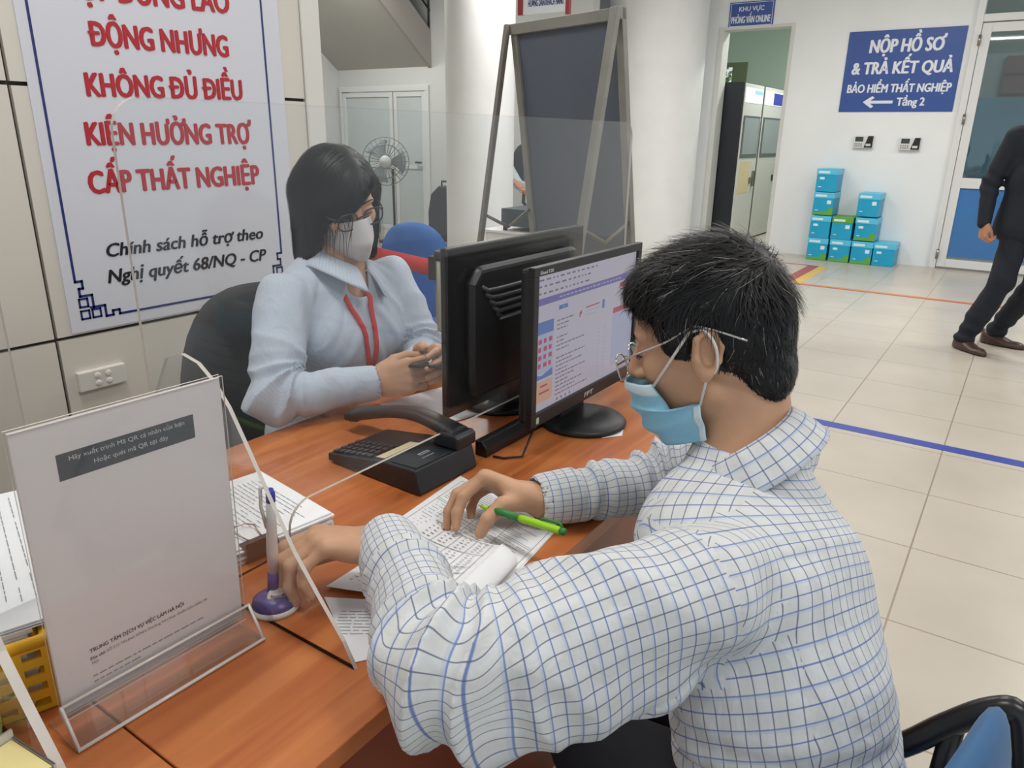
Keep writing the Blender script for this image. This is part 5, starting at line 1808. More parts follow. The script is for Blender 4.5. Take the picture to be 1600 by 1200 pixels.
def cloth(name, base, lines, rough=0.85, weave=0.0):
    """woven cloth in cloth coordinates: lines = [(axis, period, width, colour, strength, offset)]."""
    m = bpy.data.materials.new(name)
    m.use_nodes = True
    nt = m.node_tree
    b = nt.nodes['Principled BSDF']
    b.inputs['Roughness'].default_value = rough
    b.inputs['Specular IOR Level'].default_value = 0.15
    b.inputs['Sheen Weight'].default_value = 0.1
    uvn = nt.nodes.new('ShaderNodeUVMap')
    sep = nt.nodes.new('ShaderNodeSeparateXYZ')
    nt.links.new(uvn.outputs[0], sep.inputs[0])
    rgb = nt.nodes.new('ShaderNodeRGB'); rgb.outputs[0].default_value = lin(base)
    cur = rgb.outputs[0]

    def mth(op, a, v=None, v2=None):
        nd = nt.nodes.new('ShaderNodeMath'); nd.operation = op
        nt.links.new(a, nd.inputs[0])
        if v is not None: nd.inputs[1].default_value = v
        if v2 is not None: nd.inputs[2].default_value = v2
        return nd.outputs[0]
    for axn, per, wid, colr, st_, off in lines:
        t = mth('MULTIPLY_ADD', sep.outputs[axn], 1.0 / per, off)
        t = mth('FRACT', t)
        t = mth('SUBTRACT', t, 0.5)
        t = mth('ABSOLUTE', t)
        h = wid / per / 2
        mr = nt.nodes.new('ShaderNodeMapRange'); mr.clamp = True
        mr.inputs[1].default_value = h * 0.6; mr.inputs[2].default_value = h * 1.5
        mr.inputs[3].default_value = st_; mr.inputs[4].default_value = 0.0
        nt.links.new(t, mr.inputs[0])
        mx = nt.nodes.new('ShaderNodeMix'); mx.data_type = 'RGBA'
        nt.links.new(mr.outputs[0], mx.inputs[0]); nt.links.new(cur, mx.inputs[6]); mx.inputs[7].default_value = lin(colr)
        cur = mx.outputs[2]
    nt.links.new(cur, b.inputs['Base Color'])
    tc = nt.nodes.new('ShaderNodeTexCoord')
    mp = nt.nodes.new('ShaderNodeMapping'); mp.inputs['Scale'].default_value = (1, 1, 0.55); mp.inputs['Rotation'].default_value = (0.5, 0.4, 0.3)
    nt.links.new(tc.outputs['Object'], mp.inputs[0])
    n = nt.nodes.new('ShaderNodeTexNoise'); n.inputs['Scale'].default_value = 26; n.inputs['Detail'].default_value = 3; n.inputs['Distortion'].default_value = 0.6
    nt.links.new(mp.outputs[0], n.inputs['Vector'])
    bp = nt.nodes.new('ShaderNodeBump'); bp.inputs['Strength'].default_value = 0.55; bp.inputs['Distance'].default_value = 0.010
    nt.links.new(n.outputs['Fac'], bp.inputs['Height'])
    nt.links.new(bp.outputs[0], b.inputs['Normal'])
    return m


M_plaid = cloth('checked_cotton', 'd5d8da', [(0, 0.029, 0.0140, 'c9cbc8', 0.5, 0.0), (1, 0.0145, 0.0013, '6379b4', 0.9, 0.0), (0, 0.0145, 0.0012, '5b6480', 0.85, 0.25), (1, 0.029, 0.0030, '9fb4d8', 0.35, 0.2)])
M_stripe = cloth('pale_blue_cotton', 'b9c3d0', [(0, 0.0048, 0.0010, '9aa9c0', 0.4, 0.0)])
M_trouser = mat('dark_trousers', '1b1d24', 0.85, noise=(60, 0.1))
M_suit = mat('navy_suit', '151a26', 0.8, noise=(80, 0.08))
M_maskw = mat('white_mask', 'd2cfcf', 0.75)
M_maskb = mat('blue_mask', '8cc3dc', 0.7, noise=(300, 0.04))
M_elastic = mat('elastic_white', 'dcdad6', 0.7)

from mathutils import kdtree


def vnormals(V, Q):
    n = np.cross(V[Q[:, 2]] - V[Q[:, 0]], V[Q[:, 3]] - V[Q[:, 1]])
    out = np.zeros_like(V)
    for k in range(4):
        for a in range(3):
            out[:, a] += np.bincount(Q[:, k], n[:, a], len(V))
    return out / (np.linalg.norm(out, axis=1)[:, None] + 1e-12)


def grow(V, Nn, seeds, dirf, lenf, steps, lift, rs_, jit=0.25):
    kd = kdtree.KDTree(len(V))
    for i, v in enumerate(V):
        kd.insert(v, i)
    kd.balance()
    out = []
    for sd in seeds:
        p = V[sd].copy(); n = Nn[sd]
        L = lenf(p) * rs_.uniform(0.7, 1.25)
        if L <= 0:
            continue
        jv = rs_.normal(size=3) * jit
        pts = [p - n * 0.002]
        lf = lift(p) if callable(lift) else lift
        lf = lf * rs_.uniform(0.3, 1.6)
        for k in range(1, steps + 1):
            d = unit(dirf(p) + jv)
            d = unit(d - n * (d @ n) * 0.95)
            q = p + d * L / steps
            co, i, dist = kd.find(q)
            n2 = Nn[i]
            h = (q - np.array(co)) @ n2
            tgt = lf * k / steps
            if dist < 0.02:
                q = q + n2 * (tgt - h) * 0.85
            n = unit(n * 0.5 + n2 * 0.5)
            pts.append(q); p = q
        out.append((np.array(pts), n))
    return out


def interp_poly(t, T, P):
    T = np.asarray(T); P = np.asarray(P, float)
    return np.array([np.interp(t, T, P[:, k]) for k in range(P.shape[1])])


def face_mask_surgical(hc, M, person, name='face_mask'):
    Wd_ = lambda p: hc + M @ np.asarray(p)
    cT, cP = (0, 0.3, 0.65, 1.0), [(0.1185, -0.040), (0.1165, -0.070), (0.106, -0.108), (0.078, -0.140)]
    sT, sP = (0, 0.26, 0.5, 1.0), [(0.070, 0.056, -0.038), (0.048, 0.0665, -0.078), (0.008, 0.073, -0.066), (0.004, 0.066, -0.118)]

    def surf(u, v):
        s_ = 1 if u >= 0 else -1
        a = abs(u)
        c = interp_poly(v, cT, cP); sd = interp_poly(v, sT, sP)
        x = c[0] + (sd[0] - c[0]) * (1 - math.cos(a * math.pi / 2)) ** 0.95
        y = sd[1] * math.sin(a * math.pi / 2) ** 0.9
        z = c[1] + (sd[2] - c[1]) * a ** 1.3
        pl_ = 0.0042 * math.sin(v * 19 + 1.5 * a) * (1 - 0.35 * a) * min(1, v * 6) * min(1, (1 - v) * 6) + 0.003 * math.sin(a * 9 + v * 5) * a
        nr = unit((math.cos(a * 1.4), s_ * math.sin(a * 1.4), 0))
        return Wd_(np.array((x, y * s_, z)) + nr * (pl_ + 0.003))
    mb = MB(); mb.grid(lambda u, v: surf(u * 2 - 1, v), 61, 36)
    o = mb.build(name, M_maskb, person, solid=0.0016)
    mb = MB(); mb.grid(lambda u, v: surf((u * 2 - 1), v * 0.11) + M @ np.array((0.0014, 0, 0.0)) + M @ np.array((0, 0.0016 * (u * 2 - 1), 0)), 61, 6); mb.build('nose_band', mat('mask_band', 'c9dbe3', 0.7), o, solid=0.001)
    mb = MB(); mb.grid(lambda u, v: surf(0.93 + 0.07 * u, 0.52 + 0.48 * v) + M @ np.array((0, 0.0016, 0)), 5, 18); mb.build('edge_band', mat('mask_band'), o, solid=0.001)
    for s_ in (1, -1):
        a = surf(s_ * 1.0, 0.02); b = surf(s_ * 1.0, 0.53)
        top = Wd_((0.006, 0.083 * s_, 0.033)); back = Wd_((-0.026, 0.090 * s_, 0.012)); bot = Wd_((-0.008, 0.081 * s_, -0.030))
        mb = MB(); mb.tube([a, (a + top) / 2 + M @ np.array((0, 0.004 * s_, 0))] + smooth_path([top, Wd_((-0.014, 0.086 * s_, 0.034)), back, Wd_((-0.022, 0.083 * s_, -0.018)), bot]) + [b], 0.0019, 8); mb.build('ear_loop', M_elastic, o)
    return o


def face_mask_folded(hc, M, person):
    Wd_ = lambda p: hc + M @ np.asarray(p)
    cT, cP = (0, 0.2, 0.5, 0.85, 1.0), [(0.116, 0.002), (0.126, -0.020), (0.138, -0.058), (0.112, -0.112), (0.088, -0.124)]
    sT, sP = (0, 0.5, 1.0), [(0.030, 0.068, -0.022), (0.004, 0.072, -0.052), (0.012, 0.066, -0.092)]

    def surf(u, v):
        s_ = 1 if u >= 0 else -1; a = abs(u)
        c = interp_poly(v, cT, cP); sd = interp_poly(v, sT, sP)
        x = c[0] + (sd[0] - c[0]) * a ** 1.35; y = sd[1] * a ** 0.8; z = c[1] + (sd[2] - c[1]) * a
        return Wd_((x, y * s_ + 0.0008 * s_, z))
    mb = MB(); mb.grid(lambda u, v: surf(u * 2 - 1, v), 61, 24)
    o = mb.build('face_mask', M_maskw, person, solid=0.0018)
    for s_ in (1, -1):
        a = surf(s_, 0.1); b = surf(s_, 0.9); e = Wd_((-0.01, 0.086 * s_, 0.01))
        mb = MB(); mb.tube([a, e, b], 0.002, 6); mb.build('ear_loop', M_elastic, o)
    return o


def lens_outline(rx, ry, p, n=36):
    L = []
    for k in range(n):
        a = 2 * math.pi * k / n
        q = (abs(math.cos(a)) ** p + abs(math.sin(a)) ** p) ** (-1 / p)
        L.append((rx * q * math.cos(a), ry * q * math.sin(a)))
    return L


def glasses(hc, M, person, m, rx, ry, fr, fx, fz, tw, pantos, temple):
    Wd_ = lambda p: hc + M @ np.asarray(p)
    mb = MB()
    for s_ in (1, -1):
        L = lens_outline(rx, ry, 2.6)
        mb.tube([Wd_((fx - abs(y) * 0.10 + z * pantos, 0.034 * s_ + y, fz + z)) for y, z in L], fr, 6, closed=True)
    mb.tube([Wd_((fx + 0.002, 0.034 - rx, fz + 0.004)), Wd_((fx + 0.004, 0, fz + 0.008)), Wd_((fx + 0.002, -0.034 + rx, fz + 0.004))], fr, 6)
    g = mb.build('glasses', m, person)
    for s_ in (1, -1):
        mb = MB(); L = lens_outline(rx, ry, 2.6)
        mb.add([Wd_((fx - abs(y) * 0.10 + z * pantos, 0.034 * s_ + y, fz + z)) for y, z in L], [tuple(range(len(L)))])
        mb.build('lens', glass('spectacle_lens', (0.97, 0.97, 0.97), 0.05), g)
        mb = MB(); mb.tube([Wd_((fx - 0.004, (0.034 + rx + 0.002) * s_, fz + 0.010))] + smooth_path([Wd_((x, y * s_, z)) for x, y, z in temple]), tw, 8, flat=1.5)
        mb.build('temple', m, g)
    return g


# ================================================================== THE SEATED MAN
HI = 1.0          # grid refinement
man = thing('person', (-0.10, 0.82, 0.45), 'seated man in a checked shirt, blue surgical mask and thin glasses, holding a green pen', 'person')
hcM = vec(-0.312, 0.917, 1.069)
hs_m = 0.94
MM = frame_of((-0.957, -0.185, -0.225))
MMs = MM * hs_m
SL, EL, WL = vec(-0.222, 0.690, 0.862), vec(-0.385, 0.462, 0.820), vec(-0.605, 0.612, 0.815)
SR, ER, WR = vec(-0.255, 1.060, 0.880), vec(-0.395, 1.045, 0.795), vec(-0.532, 0.868, 0.793)
latM = unit(vec(-0.03, 1.0, 0.03))
TM = [vec(-0.240, 0.907, 0.915), vec(-0.232, 0.880, 0.822), vec(-0.198, 0.855, 0.790), vec(-0.145, 0.828, 0.670), vec(-0.095, 0.808, 0.520)]
hipL, hipR = vec(-0.10, 0.735, 0.485), vec(-0.10, 0.885, 0.485)
knL, knR = vec(-0.375, 0.80, 0.465), vec(-0.385, 1.02, 0.470)
anL, anR = vec(-0.26, 0.80, 0.085), vec(-0.27, 1.03, 0.085)
ax = axis_pts(-0.78, 0.16, 0.012, [(-0.76, -0.15, 0.0026)])
ay = axis_pts(0.36, 1.20, 0.012, [(0.44, 0.96, 0.0026)])
az = axis_pts(-0.0, 1.26, 0.016, [(0.74, 1.24, 0.0026)])
Fb = Field(ax, ay, az)
for i, (w1, d1, w2, d2) in enumerate(((0.070, 0.060, 0.140, 0.085), (0.140, 0.085, 0.140, 0.095), (0.140, 0.095, 0.130, 0.095), (0.130, 0.095, 0.140, 0.105))):
    Fb.put(P_limb(TM[i], TM[i + 1], latM, w1, d1, w2, d2), 0.04, mg=0.05)
for h_, k_, a_ in ((hipL, knL, anL), (hipR, knR, anR)):
    Fb.put(P_cap(h_, k_, 0.075, 0.052), 0.03, mg=0.05); Fb.put(P_cap(k_, a_, 0.048, 0.034), 0.02, mg=0.05)
    Fb.put(P_cap(a_ + (0.03, 0, -0.045), a_ + (-0.14, 0, -0.055), 0.036, 0.028), 0.02, mg=0.05)
for S_, E_, W__ in ((SL, EL, WL), (SR, ER, WR)):
    Fb.put(P_cap(S_, E_, 0.047, 0.036), 0.03, mg=0.05); Fb.put(P_cap(E_, W__, 0.037, 0.026), 0.02, mg=0.05)
Fb.put(P_limb(TM[0] + (0.006, 0, -0.01), hcM + MM @ vec(-0.035, 0, -0.05), latM, 0.061, 0.060, 0.054, 0.058), 0.03, mg=0.04)
head(Fb, hcM, MM, hs_m)
# near hand pinches the pen stand, far hand lies on the form with the pen between its fingers
tipsL, thL = hand(Fb, WL, (-0.66, -0.74, 0.16), (-0.05, 0.25, 1.0), 1, [(28, 38, 26), (40, 48, 30), (44, 48, 26), (46, 48, 28)],
                  [(0.018, 0.022, -0.012), (0.052, 0.040, -0.024), (0.082, 0.036, -0.032), (0.106, 0.024, -0.040)])
tipsR, thR = hand(Fb, WR, (-0.91, -0.33, 0.24), (0.22, 0.68, 0.70), -1, [(64, 26, 16), (52, 34, 16), (50, 36, 18), (52, 40, 20)],
                  [(0.020, 0.020, -0.014), (0.046, 0.046, -0.030), (0.058, 0.052, -0.058), (0.062, 0.044, -0.080)])
Vb, Qb = Fb.mesh(2)
mesh_obj('body', Vb, Qb, M_skin_m, man)
nails(tipsL + tipsR, mat('fingernail', 'd3aa94', 0.35), man)
del Fb

# ---- shirt
ax = axis_pts(-0.70, 0.16, 0.0042); ay = axis_pts(0.34, 1.22, 0.0042); az = axis_pts(0.50, 1.06, 0.0042)
Fs = Field(ax, ay, az)
for i, (w1, d1, w2, d2) in enumerate(((0.076, 0.074, 0.158, 0.098), (0.158, 0.098, 0.160, 0.112), (0.160, 0.112, 0.155, 0.118), (0.155, 0.118, 0.165, 0.130))):
    Fs.put(P_limb(TM[i], TM[i + 1], latM, w1, d1, w2, d2), 0.05, mg=0.06)
for S_, E_, W__, rs_ in ((SL, EL, WL, (0.066, 0.066, 0.060, 0.043)), (SR, ER, WR, (0.064, 0.060, 0.054, 0.039))):
    Fs.put(P_cap(S_ + (0.01, 0, 0), E_, rs_[0], rs_[1]), 0.035, mg=0.05)
    Fs.put(P_cap(E_, W__ * 0.96 + E_ * 0.04, rs_[2], rs_[3]), 0.022, mg=0.05)
# loose cloth hanging under the near upper arm
Fs.put(P_cap(SL * 0.75 + EL * 0.25 + (0.01, 0.0, -0.060), EL + (0.035, 0.02, -0.036), 0.056, 0.052), 0.03, mg=0.05)
regsM = [Region([TM[0], TM[1], TM[2], TM[3], TM[4], TM[4] + (0.04, -0.015, -0.13)], latM, 0.155, planar=True),
         Region([SL + 0.12 * (SL - EL), EL, WL], (0, 0, 1), 0.066, u_off=0.003), Region([SR + 0.12 * (SR - ER), ER, WR], (0, 0, 1), 0.064, u_off=0.002)]
lenU = [np.linalg.norm(SL - EL) * 1.12, np.linalg.norm(SR - ER) * 1.12]


def folds_man(X, i, p):
    d = p[:, 0]; an = p[:, 1]; v = p[:, 2]
    if i == 0:
        o = 0.0055 * noise3(X * (1, 1, 0.35), 24, 0)
        o += 0.005 * np.sin(X[:, 2] * 150 + 2.2 * noise3(X, 9, 1) + X[:, 1] * 22) * np.exp(-((X[:, 2] - 0.62) / 0.07) ** 2)
        o += 0.007 * np.maximum(0, noise3(X * (1, 1.0, 0.5), 18, 2))
        # yoke seam ridge on the upper back
        o += 0.0016 * np.exp(-((v - 0.115 - 0.02 * np.abs(p[:, 3])) / 0.0035) ** 2)
        return o
    U = lenU[i - 1]
    ve = (v - U)
    ring = 1.2 - 2.2 * np.abs(np.sin(0.5 * (v * 2 * math.pi / 0.040 + 1.4 * np.sin(an + 0.7) + 1.8 * noise3(X, 14, 3))))
    o = 0.0095 * ring * np.exp(-(ve / 0.07) ** 2)
    o += 0.0130 * (1 - np.abs(np.sin(an * 1.0 - v * 17 + 0.8 * noise3(X, 8, 4)))) ** 1.6 * np.clip(1 - np.abs(v - U * 0.55) / 0.15, 0, 1)
    o += 0.0045 * noise3(X, 22, 5)
    cuff0 = U + np.linalg.norm((WL - EL) if i == 1 else (WR - ER)) - 0.062
    o += 0.0045 * np.sin(v * 2 * math.pi / 0.028 + an * 2 + 1.5 * noise3(X, 20, 6)) * np.exp(-((v - cuff0 + 0.03) / 0.03) ** 2)
    cuff = 1 / (1 + np.exp(-(v - cuff0) / 0.0012))
    o = o * (1 - cuff) - 0.0035 * (1 - cuff) * np.exp(-((v - cuff0) / 0.02) ** 2) + 0.0012 * cuff * np.sin(an * 2 + 1)
    o -= 0.002 * np.exp(-((v - cuff0) / 0.002) ** 2)
    return o


fold_field(Fs, regsM, folds_man)
# openings: neck, cuffs, hem
Fs.put(P_limb(TM[0] + (0.002, 0, 0.062), hcM + MM @ vec(-0.035, 0, -0.05), latM, 0.067, 0.066, 0.066, 0.066), 0.006, 's')
for E_, W__, r_ in ((EL, WL, 0.036), (ER, WR, 0.0315)):
    dW = unit(W__ - E_)
    Fs.put(P_limb(W__ - dW * 0.015, W__ + dW * 0.10, (0, 0, 1), r_, r_, r_ + 0.006, r_ + 0.006), 0.004, 's', mg=0.04)
Vs, Qs = Fs.mesh(2)
uvM, regM_ = garment_uv(Vs, Qs, regsM, [(SL, EL, 0.118, 0.004), (SR, ER, 0.118, 0.004)])
shirt = mesh_obj('shirt', Vs, Qs, M_plaid, man, uv=uvM)
del Fs


def collar(parent, base, top, front, r0, r1, hs, leaf, mats, gap, name='collar', spread=0.03, uvs=0.075, tilt=0.0):
    """stand and folded leaf around the neck; base/top = points on the neck axis, front = forward direction."""
    A = unit(top - base); f = unit(front - A * (front @ A)); l = np.cross(A, f)
    nu, nv = 72, 15
    V = []; UV = []
    for j in range(nv):
        for i in range(nu):
            th = gap + (2 * math.pi - 2 * gap) * i / (nu - 1)
            fr = math.cos(th)                   # 1 at the front
            wv = max(0.0, (fr + 0.2) / 1.2)
            t = j / (nv - 1)
            lf = leaf * (1 + 0.75 * wv ** 2)
            if t < 0.35:
                q = t / 0.35; r_ = r0 + 0.002 * q; h = hs * (q - 0.4) ; s_ = q * hs
            elif t < 0.5:
                q = (t - 0.35) / 0.15; r_ = r0 + 0.002 + 0.010 * q; h = hs * 0.6 + 0.004 * math.sin(q * math.pi); s_ = hs + 0.012 * q
            else:
                q = (t - 0.5) / 0.5; r_ = r0 + 0.012 + (r1 - r0 + spread * wv) * q ** 0.8; h = hs * 0.6 - lf * q; s_ = hs + 0.012 + lf * q
            h -= tilt * wv
            p = base + A * h + (f * math.cos(th) * 1.02 + l * math.sin(th)) * r_
            V.append(p); UV.append((th * uvs, s_))
    Q = [(j * nu + i, j * nu + i + 1, (j + 1) * nu + i + 1, (j + 1) * nu + i) for j in range(nv - 1) for i in range(nu - 1)]
    V = np.array(V); Q = np.array(Q); UV = np.array(UV)
    o = mesh_obj(name, V, Q, mats, parent, uv=UV[Q].reshape(-1, 2))
    md = o.modifiers.new('solidify', 'SOLIDIFY'); md.thickness = 0.003; md.offset = 0
    return o


nk0 = vec(-0.240, 0.906, 0.930)
collar(shirt, nk0, nk0 + unit(vec(-0.60, -0.10, 0.80)) * 0.1, vec(-1, -0.12, -0.5), 0.067, 0.086, 0.042, 0.046, M_plaid, 0.30, spread=0.030, tilt=0.006)
# ---- trousers
ax = axis_pts(-0.56, 0.14, 0.009); ay = axis_pts(0.54, 1.08, 0.009); az = axis_pts(0.04, 0.70, 0.009)
Ft = Field(ax, ay, az)
Ft.put(P_limb(TM[4] + (-0.01, 0, 0.03), TM[4] + (-0.01, 0, -0.03), latM, 0.155, 0.12, 0.165, 0.125), 0.04, mg=0.06)
for h_, k_, a_ in ((hipL, knL, anL), (hipR, knR, anR)):
    Ft.put(P_cap(h_, k_, 0.090, 0.068), 0.04, mg=0.06); Ft.put(P_cap(k_, a_ + (0, 0, 0.02), 0.066, 0.055), 0.02, mg=0.06)
fold_field(Ft, [Region([hipL, knL, anL], (0, 1, 0), 0.08), Region([hipR, knR, anR], (0, 1, 0), 0.08)], lambda X, i, p: 0.004 * noise3(X, 24, 1))
Vt, Qt = Ft.mesh(2); mesh_obj('trousers', Vt, Qt, M_trouser, man)
for a_ in (anL, anR):
    mb = MB()
    mb.grid(lambda u, v: (a_[0] + 0.05 - 0.24 * v, a_[1] + 0.045 * math.cos(2 * math.pi * u) * (math.sin(math.pi * (0.12 + 0.8 * v)) ** 0.5), max(0.002, 0.045 + 0.05 * math.sin(2 * math.pi * u) * (1 - 0.45 * v))), 24, 10, closed_u=True)
    mb.build('shoe', mat('black_leather', '1a1817', 0.4), man)

# ---- mask, glasses, eye
face_mask_surgical(hcM, MMs, man)
glasses(hcM, MMs, man, mat('silver_metal', 'c9c6c2', 0.18, 0.9), 0.022, 0.018, 0.0011, 0.119, -0.017, 0.0009, 0.12,
        [(0.085, 0.0735, 0.008), (0.040, 0.078, 0.022), (0.004, 0.0835, 0.0385), (-0.02, 0.0875, 0.036), (-0.065, 0.0890, 0.016)])
mb = MB()
for s_ in (1, -1):
    for k in range(16):
        a = -1.0 + 2.0 * k / 15
        p = hcM + MMs @ vec(0.0765 + 0.0150 * math.cos(a) * 0.96, (0.031 + 0.0155 * math.sin(a)) * s_, 0.0005 - 0.003 * abs(a))
        mb.tube([p, p + MM @ vec(0.0035, 0.0015 * math.sin(a) * s_, -0.0035)], [0.0005, 0.0002], 4)
    mb.tube([hcM + MMs @ vec(0.0765 + 0.0148 * math.cos(a), (0.031 + 0.0158 * math.sin(a)) * s_, 0.0008 - 0.0030 * abs(a)) for a in np.linspace(-1.1, 1.1, 12)], 0.0009, 6)
mb.build('eyelashes', M_hair, man)
mb = MB()
for s_ in (1, -1):
    for k in range(70):
        u = rnd.random(); a = -0.75 + 1.6 * u
        p = hcM + MMs @ vec(0.091 + 0.004 * math.cos(a * 1.2) - 0.010 * max(0, u - 0.4), (0.016 + 0.034 * u) * s_, 0.024 + 0.005 * math.sin(u * 2.4) + rnd.uniform(-0.003, 0.003))
        mb.tube([p, p + MM @ vec(0.001, 0.008 * s_, 0.001 - 0.003 * u)], [0.0006, 0.0002], 4)
mb.build('eyebrows', M_hair, man)

# ---- hair
hx = lambda p: hcM + MMs @ np.asarray(p)
ell_h = lambda c, r: P_ell(hx(c), np.array(r) * hs_m, MM)
lo_, hi_ = hcM - 0.17, hcM + 0.17
Fh = Field(axis_pts(lo_[0], hi_[0], 0.0032), axis_pts(lo_[1], hi_[1], 0.0032), axis_pts(lo_[2], hi_[2], 0.0032))
Fh.put(ell_h((-0.016, 0, 0.046), (0.100, 0.082, 0.102)), 0.01)
Fh.put(ell_h((-0.045, 0, 0.005), (0.070, 0.074, 0.082)), 0.02)
Fh.put(ell_h((0.042, 0, 0.080), (0.058, 0.064, 0.044)), 0.03)
Fh.put(P_cap(hx((-0.080, -0.03, -0.055)), hx((-0.080, 0.03, -0.055)), 0.026, 0.026), 0.03)
for q in (-1, 1):
    Fh.put(ell_h((0.030, 0.060 * q, 0.040), (0.022, 0.019, 0.045)), 0.015)
Fh.put(ell_h((0.096, 0, -0.008), (0.058, 0.095, 0.072)), 0.010, 's')
Fh.put(ell_h((0.058, 0, -0.060), (0.070, 0.12, 0.068)), 0.010, 's')
for q in (-1, 1):
    Fh.put(ell_h((-0.008, 0.090 * q, -0.010), (0.024, 0.034, 0.042)), 0.008, 's')
    Fh.put(ell_h((-0.033, 0.085 * q, -0.060), (0.032, 0.034, 0.050)), 0.010, 's')
Fh.put(ell_h((-0.060, 0, -0.150), (0.12, 0.12, 0.065)), 0.015, 's')
Vh, Qh = Fh.mesh(2)
Nh = vnormals(Vh, Qh)
hair = mesh_obj('hair', Vh, Qh, M_hair, man)
loc = (Vh - hcM) @ MM / hs_m                      # head coordinates
outer = np.where((((loc - (-0.02, 0, 0.0)) * Nh @ np.eye(3)).sum(1) > -9))[0]
rsn = np.random.RandomState(3)
Nl = Nh @ MM
good = np.where(((loc[:, 2] > -0.09) & ((loc * Nl).sum(1) > 0.02)))[0]
seeds = rsn.choice(good, 6500)


def dir_man(p):
    l = MM.T @ (p - hcM) / hs_m
    x, y, z = l
    top = np.clip((z - 0.05) / 0.05, 0, 1)
    back = np.clip((-x - 0.04) / 0.05, 0, 1) * (1 - top * 0.6)
    d = top * vec(1.0, 0.35 * np.sign(y) * min(1, abs(y) / 0.05) - 0.25, -0.15) + (1 - top) * vec(0.25, 0, -1)
    d = d * (1 - back) + back * vec(-0.15, 0, -1.0)
    if x > 0.05: d = d + vec(0.3, -0.05, -0.9)
    return MM @ unit(d)


def len_man(p):
    l = MM.T @ (p - hcM) / hs_m
    if l[0] > 0.05 and l[2] > 0.03: return 0.048
    if l[2] > 0.06: return 0.046
    if l[2] > 0.0: return 0.026
    return 0.013


st_ = grow(Vh, Nh, seeds, dir_man, len_man, 5, lambda p: 0.0105 if (MM.T @ (p - hcM))[2] > 0.05 else 0.0018, rsn, 0.30)
mi = [1 if rsn.rand() < 0.04 else 0 for _ in st_]
ribbons('strands', st_, [rsn.uniform(0.0004, 0.00085) if q == 0 else 0.00035 for q in mi], [M_hair2, M_grey_hair], hair, mi)

# ---- green pen in the man's far hand
t = thing('green_pen', (-0.52, 0.78, DZ + 0.05), 'bright green ballpoint pen held in the man\'s far hand', 'pen')
g0, g1 = vec(-0.590, 0.790, 0.799), vec(-0.428, 0.768, 0.818)
LG = lambda f: g0 * (1 - f) + g1 * f
M_gl = mat('lime_plastic', '9bd321', 0.35); M_gd = mat('green_grip', '2c7d34', 0.5)
mb = MB(); mb.tube([LG(0.50), LG(0.55), LG(0.93), LG(0.95)], [0.0052, 0.0056, 0.0056, 0.005], 16); mb.build('barrel', M_gl, t)
mb = MB(); mb.tube([LG(0.14), LG(0.30), LG(0.50)], [0.0046, 0.0055, 0.0054], 16); mb.build('grip', M_gd, t)
mb = MB(); mb.tube([LG(0.0), LG(0.03), LG(0.035), LG(0.14)], [0.0006, 0.0010, 0.0022, 0.0044], 14); mb.build('tip', M_gl, t)
mb = MB(); mb.tube([LG(0.95), LG(0.985), LG(1.0)], [0.0054, 0.005, 0.0026], 14); mb.build('end_cap', M_gd, t)
gp = vec(0.0, 0.003, 0.0068)
mb = MB(); mb.tube([LG(0.96) + gp * 0.6, LG(0.92) + gp * 1.25, LG(0.75) + gp * 1.1, LG(0.72) + gp * 0.9], 0.0016, 8, flat=1.4); mb.build('clip', M_gd, t)

# ---- the man's chair
t = thing('visitor_chair', (0.0, 0.85, 0), 'blue padded chair with black tube arms that the man in the checked shirt sits on', 'chair')
ch = math.radians(-14.5)
Rz = rotm(0, 0, ch)
cp_ = lambda x, y, z: tuple(vec(0.0, 0.83, 0) + Rz @ vec(x, y, z))
mb = MB(); shell(mb, cp_(-0.13, -0.0, 0.385), 0.46, 0.44, 0.07, Rz @ rotm(math.pi / 2, 0, math.pi / 2), curve=0, tap=1.0, p=4); mb.build('seat', M_bluefab, t)
mb = MB(); shell(mb, (0.066, 0.70, 0.585), 0.42, 0.36, 0.045, Rz @ rotm(0.10, 0, -math.pi / 2), curve=-0.02, tap=0.92, p=3.2); mb.build('backrest', mat('dull_blue_upholstery', '33628f', 0.55, noise=(14, 0.06)), t)
M_tubeb = mat('black_tube', '1b1c1e', 0.3)
arm_w = [(0.135, 0.98, 0.56), (0.115, 1.0, 0.628), (0.085, 1.0, 0.622), (0.043, 1.0, 0.575), (-0.012, 1.0, 0.505), (-0.08, 0.995, 0.47), (-0.20, 0.99, 0.455), (-0.24, 0.985, 0.42)]
for s_ in (1, -1):
    fl = (lambda p: p) if s_ == 1 else (lambda p: (p[0] - 0.085, p[1] - 0.47, p[2]))
    mb = MB(); mb.tube(smooth_path([fl(p) for p in arm_w]), 0.0165, 14); mb.build('arm', M_tubeb, t)
    mb = MB(); mb.tube([fl((0.05, 1.0, 0.578)), fl((0.045, 0.99, 0.36))], 0.014, 12); mb.build('arm_support', M_tubeb, t)
    for dx in (-0.30, 0.13):
        mb = MB(); mb.tube([cp_(dx * 0.85, 0.21 * s_, 0.36), cp_(dx, 0.23 * s_, 0.012)], 0.0125, 12); mb.build('leg', M_tubeb, t)
mb = MB()
for s_ in (1, -1):
    mb.tube([cp_(-0.26, 0.215 * s_, 0.352), cp_(0.12, 0.215 * s_, 0.352), cp_(0.165, 0.20 * s_, 0.50)], 0.012, 10)
mb.tube([cp_(-0.24, -0.215, 0.352), cp_(-0.24, 0.215, 0.352)], 0.012, 10)
mb.build('seat_frame', M_tubeb, t)

